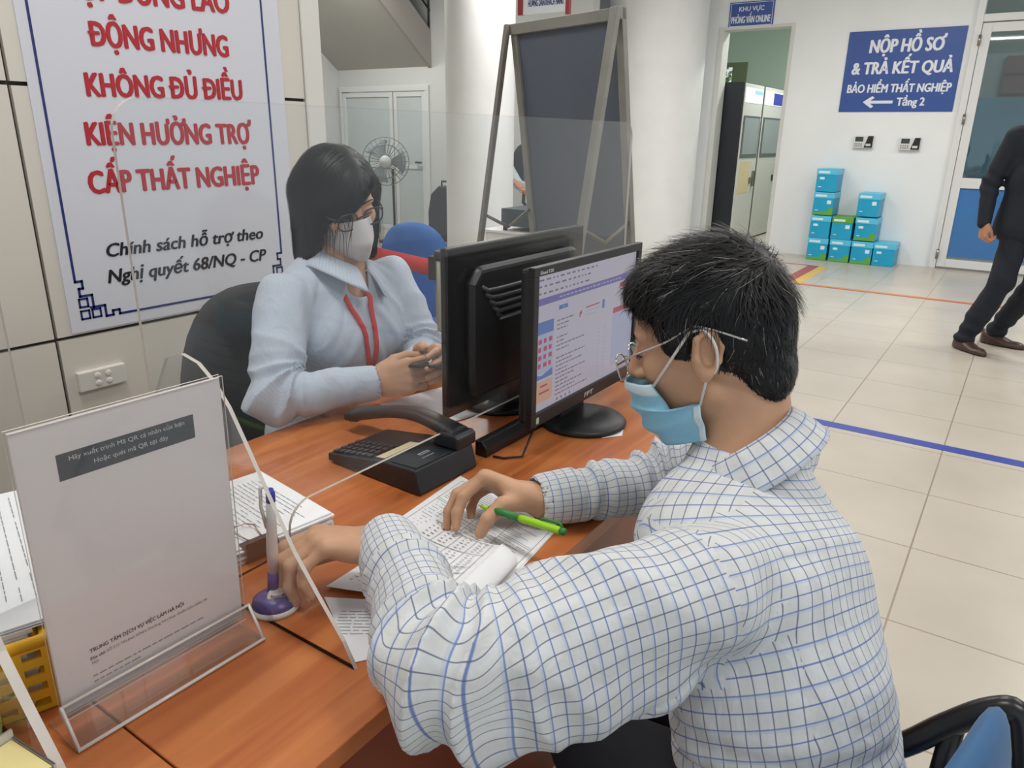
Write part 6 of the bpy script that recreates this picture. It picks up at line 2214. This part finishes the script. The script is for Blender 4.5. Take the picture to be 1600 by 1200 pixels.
# ================================================================== THE SEATED WOMAN
wom = thing('person', (-1.36, 1.19, 0.45), 'seated woman with black bob hair, white mask, glasses, pale blue shirt and red lanyard', 'person')
hcW = vec(-1.281, 1.191, 1.170)
hs_w = 0.91
yw, pw_ = -0.27, 0.27
MW0 = frame_of((math.cos(yw) * math.cos(pw_), math.sin(yw) * math.cos(pw_), -math.sin(pw_)))
rl = 0.20
MW = np.stack([MW0[:, 0], MW0[:, 1] * math.cos(rl) + MW0[:, 2] * math.sin(rl), MW0[:, 2] * math.cos(rl) - MW0[:, 1] * math.sin(rl)], 1)
MWs = MW * hs_w
sR, eR, wR = vec(-1.298, 1.032, 0.975), vec(-1.200, 0.905, 0.803), vec(-1.085, 1.085, 0.813)
sL, eL, wL = vec(-1.285, 1.345, 0.972), vec(-1.180, 1.355, 0.800), vec(-1.065, 1.200, 0.826)
latW = unit(vec(0.05, 1.0, 0.0))
TW = [vec(-1.305, 1.185, 1.030), vec(-1.310, 1.185, 0.960), vec(-1.315, 1.190, 0.860), vec(-1.350, 1.195, 0.740), vec(-1.385, 1.195, 0.540)]
hpR, hpL = vec(-1.36, 1.11, 0.515), vec(-1.36, 1.28, 0.515)
kR, kL = vec(-0.98, 1.08, 0.515), vec(-0.98, 1.31, 0.515)
aR, aL = vec(-1.00, 1.08, 0.085), vec(-1.00, 1.31, 0.085)
Fb = Field(axis_pts(-1.52, -0.84, 0.012, [(-1.40, -0.90, 0.003)]), axis_pts(0.80, 1.48, 0.012, [(0.98, 1.30, 0.003)]), axis_pts(0.0, 1.32, 0.018, [(0.77, 1.30, 0.003)]))
for i, q in enumerate(((0.060, 0.055, 0.130, 0.080), (0.130, 0.080, 0.135, 0.092), (0.135, 0.092, 0.118, 0.085), (0.118, 0.085, 0.155, 0.105))):
    Fb.put(P_limb(TW[i], TW[i + 1], latW, *q), 0.04, mg=0.05)
for h_, k_, a_ in ((hpR, kR, aR), (hpL, kL, aL)):
    Fb.put(P_cap(h_, k_, 0.072, 0.050), 0.03, mg=0.05); Fb.put(P_cap(k_, a_, 0.046, 0.032), 0.02, mg=0.05)
    Fb.put(P_cap(a_ + (-0.03, 0, -0.05), a_ + (0.13, 0, -0.058), 0.033, 0.026), 0.02, mg=0.05)
for S_, E_, W__ in ((sR, eR, wR), (sL, eL, wL)):
    Fb.put(P_cap(S_, E_, 0.043, 0.033), 0.03, mg=0.05); Fb.put(P_cap(E_, W__, 0.034, 0.023), 0.02, mg=0.05)
Fb.put(P_limb(TW[0] + (0.01, 0, -0.01), hcW + MW @ vec(-0.03, 0, -0.05), latW, 0.051, 0.050, 0.047, 0.050), 0.03, mg=0.04)
head(Fb, hcW, MW, hs_w, True)
hand(Fb, wR, (0.86, 0.36, 0.26), (0.35, -0.90, 0.20), -1, [(38, 40, 20), (44, 46, 24), (50, 48, 26), (54, 50, 28)],
     [(0.020, 0.022, -0.006), (0.048, 0.042, -0.014), (0.078, 0.046, -0.024), (0.100, 0.040, -0.036)], 0.95, wr=0.025)
hand(Fb, wL, (0.88, -0.10, 0.35), (0.10, 0.95, 0.25), 1, [(34, 40, 20), (40, 46, 24), (46, 48, 26), (50, 50, 28)],
     [(0.020, 0.022, -0.006), (0.046, 0.044, -0.014), (0.074, 0.050, -0.024), (0.094, 0.046, -0.036)], 0.95, wr=0.025)
Vb, Qb = Fb.mesh(2)
mesh_obj('body', Vb, Qb, M_skin_w, wom)
del Fb
Fs = Field(axis_pts(-1.52, -1.02, 0.004), axis_pts(0.78, 1.48, 0.004), axis_pts(0.50, 1.08, 0.004))
for i, q in enumerate(((0.066, 0.062, 0.142, 0.092), (0.142, 0.092, 0.150, 0.110), (0.150, 0.110, 0.140, 0.108), (0.140, 0.108, 0.175, 0.125))):
    Fs.put(P_limb(TW[i], TW[i + 1], latW, *q), 0.04, mg=0.06)
for q in (-1, 1):
    Fs.put(P_ell(TW[2] + vec(0.075, 0.065 * q, 0.012), (0.050, 0.062, 0.062)), 0.05, mg=0.06)
for S_, E_, W__, r4 in ((sR, eR, wR, (0.058, 0.052, 0.050, 0.037)), (sL, eL, wL, (0.060, 0.054, 0.050, 0.037))):
    Fs.put(P_cap(S_, E_, r4[0], r4[1]), 0.03, mg=0.05)
    Fs.put(P_cap(E_, W__ * 0.95 + E_ * 0.05, r4[2], r4[3]), 0.02, mg=0.05)
regsW = [Region([TW[0], TW[1], TW[2], TW[3], TW[4]], latW, 0.145, planar=True), Region([sR + 0.1 * (sR - eR), eR, wR], (0, 0, 1), 0.060), Region([sL + 0.1 * (sL - eL), eL, wL], (0, 0, 1), 0.058)]
lenW = [np.linalg.norm(sR - eR) * 1.1, np.linalg.norm(sL - eL) * 1.1]


def folds_wom(X, i, p):
    an = p[:, 1]; v = p[:, 2]
    if i == 0:
        o = 0.0042 * noise3(X * (1, 1, 0.5), 22, 0) + 0.006 * np.maximum(0, np.sin((X[:, 2] * 0.8 + np.abs(X[:, 1] - 1.19) * 1.2) * 75 + 1.6 * noise3(X, 10, 2))) * np.clip(1 - np.abs(p[:, 3]) * 2 - 0.1, 0, 1)
        # button placket
        o += 0.0022 * (1 / (1 + np.exp((np.abs(p[:, 3] - 0.004) - 0.016) / 0.0010))) * (X[:, 0] > -1.31)
        return o
    U = lenW[i - 1]
    o = 0.0075 * (1.2 - 2.2 * np.abs(np.sin(v * math.pi / 0.036 + 0.8 * np.sin(an) + 0.9 * noise3(X, 14, 3)))) * np.exp(-((v - U) / 0.055) ** 2)
    o += 0.0085 * (1 - np.abs(np.sin(v * 26 + an * 0.6 + 0.9 * noise3(X, 9, 4)))) ** 1.6 * np.clip(1 - np.abs(v - U * 0.6) / 0.13, 0, 1)
    o += 0.0035 * noise3(X, 24, 5)
    c0 = U + np.linalg.norm((wR - eR) if i == 1 else (wL - eL)) - 0.068
    cu_ = 1 / (1 + np.exp(-(v - c0) / 0.0012))
    return o * (1 - 0.8 * cu_) - 0.002 * np.exp(-((v - c0) / 0.002) ** 2) + 0.0014 * cu_


fold_field(Fs, regsW, folds_wom)
Fs.put(P_limb(TW[0] + (0.035, 0, -0.05), hcW + MW @ vec(-0.03, 0, -0.05), latW, 0.050, 0.056, 0.060, 0.060), 0.008, 's')
Fs.put(P_limb(TW[0] + vec(0.085, 0.0, -0.045), TW[0] + vec(0.05, 0.0, 0.05), latW, 0.020, 0.03, 0.055, 0.04), 0.006, 's')
for E_, W__, r_ in ((eR, wR, 0.031), (eL, wL, 0.030)):
    dW = unit(W__ - E_)
    Fs.put(P_limb(W__ - dW * 0.02, W__ + dW * 0.10, (0, 0, 1), r_, r_, r_ + 0.006, r_ + 0.006), 0.004, 's', mg=0.04)
Vs, Qs = Fs.mesh(2)
uvW, _ = garment_uv(Vs, Qs, regsW)
shw = mesh_obj('shirt', Vs, Qs, M_stripe, wom, uv=uvW)
del Fs
collar(shw, TW[0] + vec(0.012, 0, 0.004), hcW + MW @ vec(-0.035, 0, -0.05), vec(1, 0.10, -0.35), 0.059, 0.074, 0.030, 0.038, M_stripe, 0.36, spread=0.022, uvs=0.06, tilt=0.045)
mb = MB()
for k in range(4):
    z = 0.955 - 0.07 * k
    mb.lathe([(0.0055, 0.0), (0.0055, 0.002), (0, 0.0025)], (TW[2][0] + 0.118 - abs(z - 0.87) * 0.2, 1.199, z), 16, axis=rotm(0, math.pi / 2, 0))
# lanyard: red ribbon from the collar to a clip on the chest
M_lan = mat('red_lanyard', 'c8343a', 0.6)


def surf_pt(y, z, dx=0.003):
    m = (Vs[:, 0] < -1.165) & (np.abs(Vs[:, 1] - y) < 0.006) & (np.abs(Vs[:, 2] - z) < 0.006)
    return vec((Vs[m, 0].max() if m.any() else -1.2) + dx, y, z)


ly = mb = MB()
low = surf_pt(1.172, 0.802, 0.006)
strs = []
for y0, y1 in ((1.135, 1.166), (1.195, 1.176)):
    pts = [surf_pt(y0 + (y1 - y0) * f, 0.965 + (0.808 - 0.965) * f, 0.004) for f in np.linspace(0, 1, 9)]
    pts = [vec(-1.272, y0 + (0.01 if y0 < 1.17 else 0.004), 1.03)] + pts
    strs.append(pts)
mb = MB()
for pts in strs:
    n_ = len(pts)
    V_ = []
    for i, p in enumerate(pts):
        tdir = unit(pts[min(i + 1, n_ - 1)] - pts[max(i - 1, 0)])
        sd = unit(np.cross(tdir, vec(0.9, -0.35, 0.1)))
        V_ += [p - sd * 0.0055, p + sd * 0.0055]
    mb.add(V_, [(2 * i, 2 * i + 1, 2 * i + 3, 2 * i + 2) for i in range(n_ - 1)], 0, True)
lan = mb.build('lanyard', M_lan, wom, solid=0.0014)
mb = MB(); mb.tube([low + (0.001, 0, 0.004), low + (0.002, 0.001, -0.012)], 0.004, 10); mb.build('clasp', mat('white_plastic'), lan)
mb = MB(); mb.tube([low + (0.002, 0.001, -0.012), low + (0.004, 0.002, -0.036)], [0.004, 0.005], 10); mb.build('badge_reel', M_dark, lan)
# trousers
Ft = Field(axis_pts(-1.54, -0.88, 0.01), axis_pts(0.96, 1.44, 0.01), axis_pts(0.04, 0.66, 0.01))
Ft.put(P_limb(TW[4] + (0, 0, 0.05), TW[4] + (0, 0, -0.03), latW, 0.160, 0.115, 0.175, 0.12), 0.04, mg=0.06)
for h_, k_, a_ in ((hpR, kR, aR), (hpL, kL, aL)):
    Ft.put(P_cap(h_, k_, 0.085, 0.062), 0.04, mg=0.06); Ft.put(P_cap(k_, a_ + (0, 0, 0.02), 0.06, 0.05), 0.02, mg=0.06)
Vt, Qt = Ft.mesh(2); mesh_obj('trousers', Vt, Qt, M_trouser, wom)
face_mask_folded(hcW, MWs, wom)
M_wg = mat('dark_frame', '2b2224', 0.3)
glasses(hcW, MWs, wom, M_wg, 0.025, 0.021, 0.0017, 0.112, 0.000, 0.0016, 0.10, [(0.085, 0.070, 0.010), (0.03, 0.076, 0.016), (-0.01, 0.080, 0.020)])
mb = MB()
for s_ in (1, -1):
    mb.tube([hcW + MWs @ vec(0.0775 + 0.0150 * math.cos(a), (0.031 + 0.016 * math.sin(a)) * s_, 0.0005 - 0.003 * abs(a)) for a in np.linspace(-1.1, 1.1, 12)], 0.0009, 6)
    mb.tube([hcW + MWs @ vec(0.094 - 0.010 * max(0, u - 0.4), (0.016 + 0.034 * u) * s_, 0.026 + 0.005 * math.sin(u * 2.4)) for u in np.linspace(0, 1, 10)], [0.0016, 0.0018, 0.0018, 0.0018, 0.0017, 0.0016, 0.0014, 0.0012, 0.001, 0.0008], 6)
mb.build('eyebrows', M_hair, wom)
# bob hair, swept across the right cheek
hw = lambda p: hcW + MWs @ np.asarray(p)
ew = lambda c, r: P_ell(hw(c), np.array(r) * hs_w, MW)
lo_, hi_ = hcW - 0.20, hcW + 0.19
Fh = Field(axis_pts(lo_[0], hi_[0], 0.0034), axis_pts(lo_[1], hi_[1], 0.0034), axis_pts(lo_[2] - 0.02, hi_[2], 0.0034))
dn = MW.T @ vec(0, 0, -1)
Fh.put(ew((-0.006, 0, 0.038), (0.116, 0.093, 0.104)), 0.01)
Fh.put(P_limb(hw((-0.060, 0, 0.02)), hw(vec(-0.060, 0, 0.0) + dn * 0.130), MW[:, 1], 0.085, 0.050, 0.078, 0.035), 0.03)
for q in (-1, 1):
    Fh.put(P_limb(hw((0.000, 0.074 * q, 0.03)), hw(vec(-0.026, 0.078 * q, 0.0) + dn * 0.140), MW[:, 0], 0.060, 0.026, 0.046, 0.020), 0.02)
# opening for the face: below a diagonal fringe that falls over the right eye
Fh.put(P_cap(hw((0.110, 0.135, 0.040)), hw((0.108, -0.085, -0.122)), 0.068 * hs_w, 0.068 * hs_w), 0.008, 's')
Fh.put(ew((0.075, 0.0, -0.100), (0.070, 0.070, 0.075)), 0.008, 's')
Fh.put(ew((0.020, 0.0, -0.125), (0.050, 0.055, 0.075)), 0.008, 's')
Vh, Qh = Fh.mesh(2)
Nh = vnormals(Vh, Qh)
hairw = mesh_obj('hair', Vh, Qh, M_hair, wom)
loc = (Vh - hcW) @ MW / hs_w
Nl = Nh @ MW
good = np.where(((loc * Nl).sum(1) > 0.03))[0]
seeds = rsn.choice(good, 4200)


def dir_w(p):
    l = MW.T @ (p - hcW) / hs_w
    top = np.clip((l[2] - 0.07) / 0.05, 0, 1)
    sidev = MW @ vec(0.35, -1.0 if l[1] < 0.02 else 1.0, -0.2)
    return unit(top * sidev + (1 - top) * vec(0, 0, -1))


st_ = grow(Vh, Nh, seeds, dir_w, lambda p: 0.075, 6, lambda p: 0.0032, rsn, 0.10)
for k in range(46):                              # loose strands falling over cheek and mask
    f = rsn.rand()
    p = hw((0.098 - 0.050 * f, -0.020 - 0.060 * f, 0.030 - 0.03 * f - 0.02 * rsn.rand()))
    d = unit(vec(0.06, 0.02, -1) + rsn.normal(size=3) * 0.06)
    Lk = rsn.uniform(0.02, 0.10)
    st_.append((np.array([p + d * Lk * j / 5 + MW[:, 1] * 0.004 * math.sin(j) for j in range(6)]), unit(p - hcW)))
for k in range(60):                              # and on the far side below the mask
    p = hw((0.020 + 0.04 * rsn.rand(), 0.086 + 0.004 * rsn.rand(), 0.0 - 0.08 * rsn.rand()))
    d = unit(vec(0.03, 0.0, -1) + rsn.normal(size=3) * 0.06)
    st_.append((np.array([p + d * 0.07 * j / 5 for j in range(6)]), unit(p - hcW)))
ribbons('strands', st_, [rsn.uniform(0.0005, 0.0010) for _ in st_], [M_hair2], hairw, [0] * len(st_))
# phone in her hands
t = thing('smartphone', (-0.965, 1.13, 0.87), 'dark smartphone held in the seated woman\'s hands', 'phone')
ph_c = vec(-0.945, 1.150, 0.868); Rph = rotm(0.05, -0.10, math.radians(12))
mb = MB(); mb.box(ph_c, (0.142, 0.070, 0.007), Rph); mb.build('body', M_black, t, bevel=0.003)
mb = MB(); mb.box(ph_c + Rph @ vec(0, 0, 0.0037), (0.134, 0.064, 0.0004), Rph); mb.build('screen', mat('phone_glass', '20262e', 0.1), t)
# her office chair
t = thing('office_chair', (-1.50, 1.18, 0), 'dark grey fabric office chair behind the seated woman', 'chair')
M_cf = mat('charcoal_fabric', '3c4144', 0.85, noise=(7, 0.12), bump=(260, 0.25))
Rch = rotm(0.10, 0, math.radians(90) - 0.12)
mb = MB(); shell(mb, (-1.585, 1.145, 0.685), 0.46, 0.56, 0.07, Rch, curve=-0.03, tap=0.86, p=2.8); bk = mb.build('backrest', M_cf, t)
mb = MB(); shell(mb, (-1.36, 1.19, 0.405), 0.48, 0.46, 0.08, rotm(math.pi / 2, 0, math.pi / 2), curve=0, tap=1, p=3.4); mb.build('seat', M_cf, t)
mb = MB(); mb.tube([(-1.60, 1.15, 0.62), (-1.625, 1.15, 0.45), (-1.58, 1.16, 0.36), (-1.40, 1.18, 0.355)], 0.02, 12); mb.build('back_bracket', M_dark, t)
mb = MB(); mb.cyl((-1.38, 1.185, 0.08), (-1.38, 1.185, 0.37), 0.028, 16); mb.build('gas_column', M_steel, t)
for k in range(5):
    a = 2 * math.pi * k / 5 + 0.3
    e = vec(-1.38 + 0.27 * math.cos(a), 1.185 + 0.27 * math.sin(a), 0.075)
    mb = MB(); mb.tube([(-1.38, 1.185, 0.10), e], [0.026, 0.017], 10); lg = mb.build('base_leg', M_dark, t)
    mb = MB(); sd = vec(-math.sin(a), math.cos(a), 0) * 0.016
    mb.tube([vec(e[0], e[1], 0.029) - sd, vec(e[0], e[1], 0.029) + sd], 0.028, 16); mb.build('caster', M_black, lg)

# ================================================================== THE WALKING MAN AT THE RIGHT EDGE
wal = thing('person', (0.0, 5.8, 0), 'person in dark navy suit walking past the glass door, cut by the right edge', 'person')
FW = unit(vec(0.38, -0.92, 0)); RT = unit(vec(-0.92, -0.38, 0))
c0_ = vec(0.045, 5.80, 0)
PW = lambda r, f, z: c0_ + RT * r + FW * f + vec(0, 0, z)
sh_r, sh_l = PW(0.205, 0.0, 1.365), PW(-0.205, 0.0, 1.365)
el_r, el_l = PW(0.278, -0.04, 1.08), PW(-0.275, -0.03, 1.08)
wr_r, wr_l = PW(0.290, 0.02, 0.835), PW(-0.27, 0.08, 0.85)
hp_r, hp_l = PW(0.09, 0, 0.87), PW(-0.09, 0, 0.87)
kn_r, kn_l = PW(0.125, 0.05, 0.48), PW(-0.085, 0.03, 0.48)
an_r, an_l = vec(-0.190, 5.705, 0.085), vec(-0.030, 5.985, 0.085)
Fb = Field(axis_pts(-0.45, 0.42, 0.008), axis_pts(5.38, 6.25, 0.008), axis_pts(0.0, 1.78, 0.008))
tw = [PW(0, -0.01, 1.42), PW(0, -0.01, 1.32), PW(0, 0.0, 1.12), PW(0, 0.0, 0.92)]
for i, q in enumerate(((0.07, 0.06, 0.16, 0.09), (0.16, 0.09, 0.145, 0.10), (0.145, 0.10, 0.155, 0.105))):
    Fb.put(P_limb(tw[i], tw[i + 1], RT, *q), 0.04, mg=0.05)
for h_, k_, a_ in ((hp_r, kn_r, an_r), (hp_l, kn_l, an_l)):
    Fb.put(P_cap(h_, k_, 0.075, 0.052), 0.03, mg=0.05); Fb.put(P_cap(k_, a_, 0.05, 0.034), 0.02, mg=0.05)
for S_, E_, W__ in ((sh_r, el_r, wr_r), (sh_l, el_l, wr_l)):
    Fb.put(P_cap(S_, E_, 0.047, 0.038), 0.03, mg=0.05); Fb.put(P_cap(E_, W__, 0.038, 0.028), 0.02, mg=0.05)
hcS = PW(0, 0.03, 1.60); MS = frame_of(FW)
Fb.put(P_cap(tw[0], hcS + MS @ vec(-0.03, 0, -0.05), 0.058, 0.055), 0.03, mg=0.05)
head(Fb, hcS, MS)
for W__, sd in ((wr_r, -1), (wr_l, 1)):
    hand(Fb, W__, unit(vec(0, 0, -1) + FW * 0.25), (RT if sd == -1 else -RT) + FW * 0.2, sd, [(55, 70, 30)] * 4, [(0.02, 0.024, -0.008), (0.05, 0.040, -0.020), (0.075, 0.034, -0.034), (0.09, 0.022, -0.040)], 1.0, k=0.008)
Vb, Qb = Fb.mesh(1)
mesh_obj('body', Vb, Qb, M_skin_s, wal)
Fj = Field(axis_pts(-0.45, 0.42, 0.009), axis_pts(5.38, 6.25, 0.009), axis_pts(0.70, 1.50, 0.009))
for i, q in enumerate(((0.075, 0.07, 0.20, 0.11), (0.20, 0.11, 0.195, 0.125), (0.195, 0.125, 0.225, 0.14))):
    Fj.put(P_limb(tw[i], tw[i + 1] - vec(0, 0, 0.10 if i == 2 else 0), RT, *q), 0.05, mg=0.06)
for S_, E_, W__ in ((sh_r, el_r, wr_r), (sh_l, el_l, wr_l)):
    Fj.put(P_cap(S_, E_, 0.068, 0.056), 0.03, mg=0.05); Fj.put(P_cap(E_, W__, 0.056, 0.043), 0.02, mg=0.05)
rj = [Region([tw[0], tw[1], tw[2], tw[3]], RT, 0.16, planar=True), Region([sh_r, el_r, wr_r], (1, 0, 0), 0.06), Region([sh_l, el_l, wr_l], (1, 0, 0), 0.06)]
fold_field(Fj, rj, lambda X, i, p: 0.007 * noise3(X * (1, 1, 0.5), 16, i) + (0.006 * np.sin(p[:, 2] * 90 + 2 * noise3(X, 8, 2)) * np.exp(-((p[:, 2] - 0.3) / 0.08) ** 2) if i else 0), 0.05)
Fj.put(P_limb(PW(0, 0.14, 1.16), PW(0, 0.12, 1.46), RT, 0.008, 0.05, 0.06, 0.05), 0.006, 's')
Vj, Qj = Fj.mesh(1); mesh_obj('jacket', Vj, Qj, M_suit, wal)
Fj = Field(axis_pts(-0.4, 0.4, 0.009), axis_pts(5.45, 6.2, 0.009), axis_pts(0.05, 1.0, 0.009))
Fj.put(P_limb(PW(0, 0, 0.95), PW(0, 0, 0.84), RT, 0.16, 0.11, 0.165, 0.115), 0.03, mg=0.06)
for h_, k_, a_ in ((hp_r, kn_r, an_r), (hp_l, kn_l, an_l)):
    Fj.put(P_cap(h_, k_, 0.092, 0.074), 0.03, mg=0.06); Fj.put(P_cap(k_, a_ + (0, 0, 0.01), 0.073, 0.060), 0.02, mg=0.06)
fold_field(Fj, [Region([hp_r, kn_r, an_r], RT, 0.08), Region([hp_l, kn_l, an_l], RT, 0.08)], lambda X, i, p: 0.006 * noise3(X, 18, 3) + 0.007 * np.sin(p[:, 2] * 70 + 2 * noise3(X, 8, 1)) * np.clip((p[:, 2] - 0.6) / 0.2, 0, 1), 0.05)
Vj, Qj = Fj.mesh(1); mesh_obj('trousers', Vj, Qj, M_suit, wal)
Fj = Field(axis_pts(-0.2, 0.2, 0.02), axis_pts(5.6, 6.0, 0.02), axis_pts(1.1, 1.5, 0.02))
mb = MB(); mb.prism([(-0.045, 1.44), (0.045, 1.44), (0.0, 1.17)], lambda u, v, dd: tuple(PW(u, 0.085 + dd, v)), 0.0, 0.012); mb.build('dress_shirt', mat('white_shirt', 'd8dce0', 0.7), wal)
M_shoe = mat('brown_leather', '4a3530', 0.35, noise=(30, 0.1))
for a_, dr in ((an_r, unit(vec(0.70, -0.72, 0))), (an_l, unit(vec(0.94, -0.30, 0)))):
    sd = np.cross(vec(0, 0, 1), dr)

    def shoe(u, v, a_=a_, dr=dr, sd=sd):
        x = -0.075 + 0.275 * v
        w_ = (0.036 + 0.014 * math.sin(math.pi * min(1, v * 1.15))) * min(1, (v + 0.03) * 9) ** 0.5 * min(1, (1.01 - v) * 7) ** 0.5
        h_ = (0.085 - 0.05 * min(1, max(0, (v - 0.22) / 0.45))) * min(1, (1.03 - v) * 6) ** 0.5
        a = 2 * math.pi * u
        return vec(a_[0], a_[1], 0) + dr * x + sd * (w_ * math.cos(a)) + vec(0, 0, max(0.001, 0.012 + h_ * max(0, math.sin(a)) + 0.012 * min(0, math.sin(a))))
    mb = MB(); mb.grid(shoe, 28, 20, closed_u=True)
    n0 = len(mb.v); mb.f += [tuple(reversed(range(28))), tuple(range(n0 - 28, n0))]; mb.m += [0, 0]; mb.sm += [True, True]
    mb.build('shoe', M_shoe, wal)

# ================================================================== SOMEONE SITTING BEHIND THE NEAR COLUMN
bkp = thing('person', (-4.85, 6.85, 0.45), 'person in light shirt seated behind the near column, only an arm showing', 'person')
Fb = Field(axis_pts(-5.15, -4.2, 0.011), axis_pts(6.35, 7.2, 0.011), axis_pts(0.0, 1.42, 0.011))
t0 = [vec(-4.86, 6.85, 1.10), vec(-4.88, 6.86, 1.0), vec(-4.90, 6.87, 0.8), vec(-4.92, 6.88, 0.52)]
LB = vec(0.1, 1, 0)
for i, q in enumerate(((0.06, 0.06, 0.15, 0.09), (0.15, 0.09, 0.14, 0.1), (0.14, 0.1, 0.16, 0.11))):
    Fb.put(P_limb(t0[i], t0[i + 1], LB, *q), 0.04, mg=0.06)
head(Fb, vec(-4.82, 6.84, 1.26), frame_of((0.9, -0.2, -0.3)))
Fb.put(P_cap(t0[0], vec(-4.84, 6.84, 1.20), 0.055, 0.05), 0.03, mg=0.05)
b_s, b_e, b_w = vec(-4.86, 6.68, 1.03), vec(-4.70, 6.55, 0.93), vec(-4.40, 6.50, 0.87)
b_s2, b_e2, b_w2 = vec(-4.88, 7.03, 1.03), vec(-4.72, 7.06, 0.80), vec(-4.5, 6.95, 0.80)
for S_, E_, W__ in ((b_s, b_e, b_w), (b_s2, b_e2, b_w2)):
    Fb.put(P_cap(S_, E_, 0.045, 0.038), 0.03, mg=0.05); Fb.put(P_cap(E_, W__, 0.036, 0.026), 0.02, mg=0.05)
hand(Fb, b_w, (0.85, -0.05, -0.45), (0.3, -0.3, 0.9), -1, [(25, 30, 20)] * 4, [(0.02, 0.024, -0.008), (0.05, 0.044, -0.018), (0.08, 0.045, -0.03), (0.1, 0.04, -0.035)], 1.0, k=0.008)
hand(Fb, b_w2, (0.9, -0.2, -0.3), (0.3, 0.1, 0.9), 1, [(25, 30, 20)] * 4, [(0.02, 0.024, -0.008), (0.05, 0.044, -0.018), (0.08, 0.045, -0.03), (0.1, 0.04, -0.035)], 1.0, k=0.008)
for y in (6.78, 6.98):
    Fb.put(P_cap(vec(-4.9, y, 0.5), vec(-4.5, y, 0.5), 0.075, 0.055), 0.03, mg=0.05); Fb.put(P_cap(vec(-4.5, y, 0.5), vec(-4.52, y, 0.06), 0.052, 0.04), 0.02, mg=0.05)
Vb, Qb = Fb.mesh(1); mesh_obj('body', Vb, Qb, M_skin_s, bkp)
Fb = Field(axis_pts(-5.15, -4.4, 0.011), axis_pts(6.45, 7.2, 0.011), axis_pts(0.45, 1.2, 0.011))
for i, q in enumerate(((0.065, 0.065, 0.165, 0.105), (0.165, 0.105, 0.16, 0.115), (0.16, 0.115, 0.175, 0.125))):
    Fb.put(P_limb(t0[i], t0[i + 1], LB, *q), 0.04, mg=0.06)
for S_, E_, W__ in ((b_s, b_e, b_w), (b_s2, b_e2, b_w2)):
    Fb.put(P_cap(S_, E_, 0.06, 0.052), 0.03, mg=0.05); Fb.put(P_cap(E_, W__ * 0.75 + E_ * 0.25, 0.05, 0.042), 0.02, mg=0.05)
Vb, Qb = Fb.mesh(1); mesh_obj('shirt', Vb, Qb, mat('light_shirt', 'c6d2dd', 0.8), bkp)
t = thing('office_chair', (-4.40, 7.25, 0), 'black office chair seen in the gap between near column and notice board', 'chair')
mb = MB(); shell(mb, (-4.72, 7.22, 0.98), 0.42, 0.52, 0.07, rotm(0.08, 0, 0.35), curve=0.02, tap=0.8, p=2.5); mb.build('backrest', mat('dark_slate_fabric', '2d333b', 0.8), t)
mb = MB(); shell(mb, (-4.62, 7.48, 0.47), 0.46, 0.46, 0.08, rotm(math.pi / 2, 0, 0.35), curve=0, tap=1, p=3.2); mb.build('seat', mat('dark_slate_fabric'), t)
mb = MB(); mb.tube([(-4.73, 7.20, 0.95), (-4.74, 7.19, 0.6), (-4.66, 7.36, 0.42)], 0.02, 10); mb.build('back_bracket', M_dark, t)
mb = MB(); mb.cyl((-4.62, 7.48, 0.08), (-4.62, 7.48, 0.44), 0.026, 14); mb.build('gas_column', M_dark, t)
for k in range(5):
    a = 2 * math.pi * k / 5
    mb = MB(); mb.tube([(-4.62, 7.48, 0.1), (-4.62 + 0.27 * math.cos(a), 7.48 + 0.27 * math.sin(a), 0.03)], [0.025, 0.03], 10); mb.build('base_leg', M_dark, t)
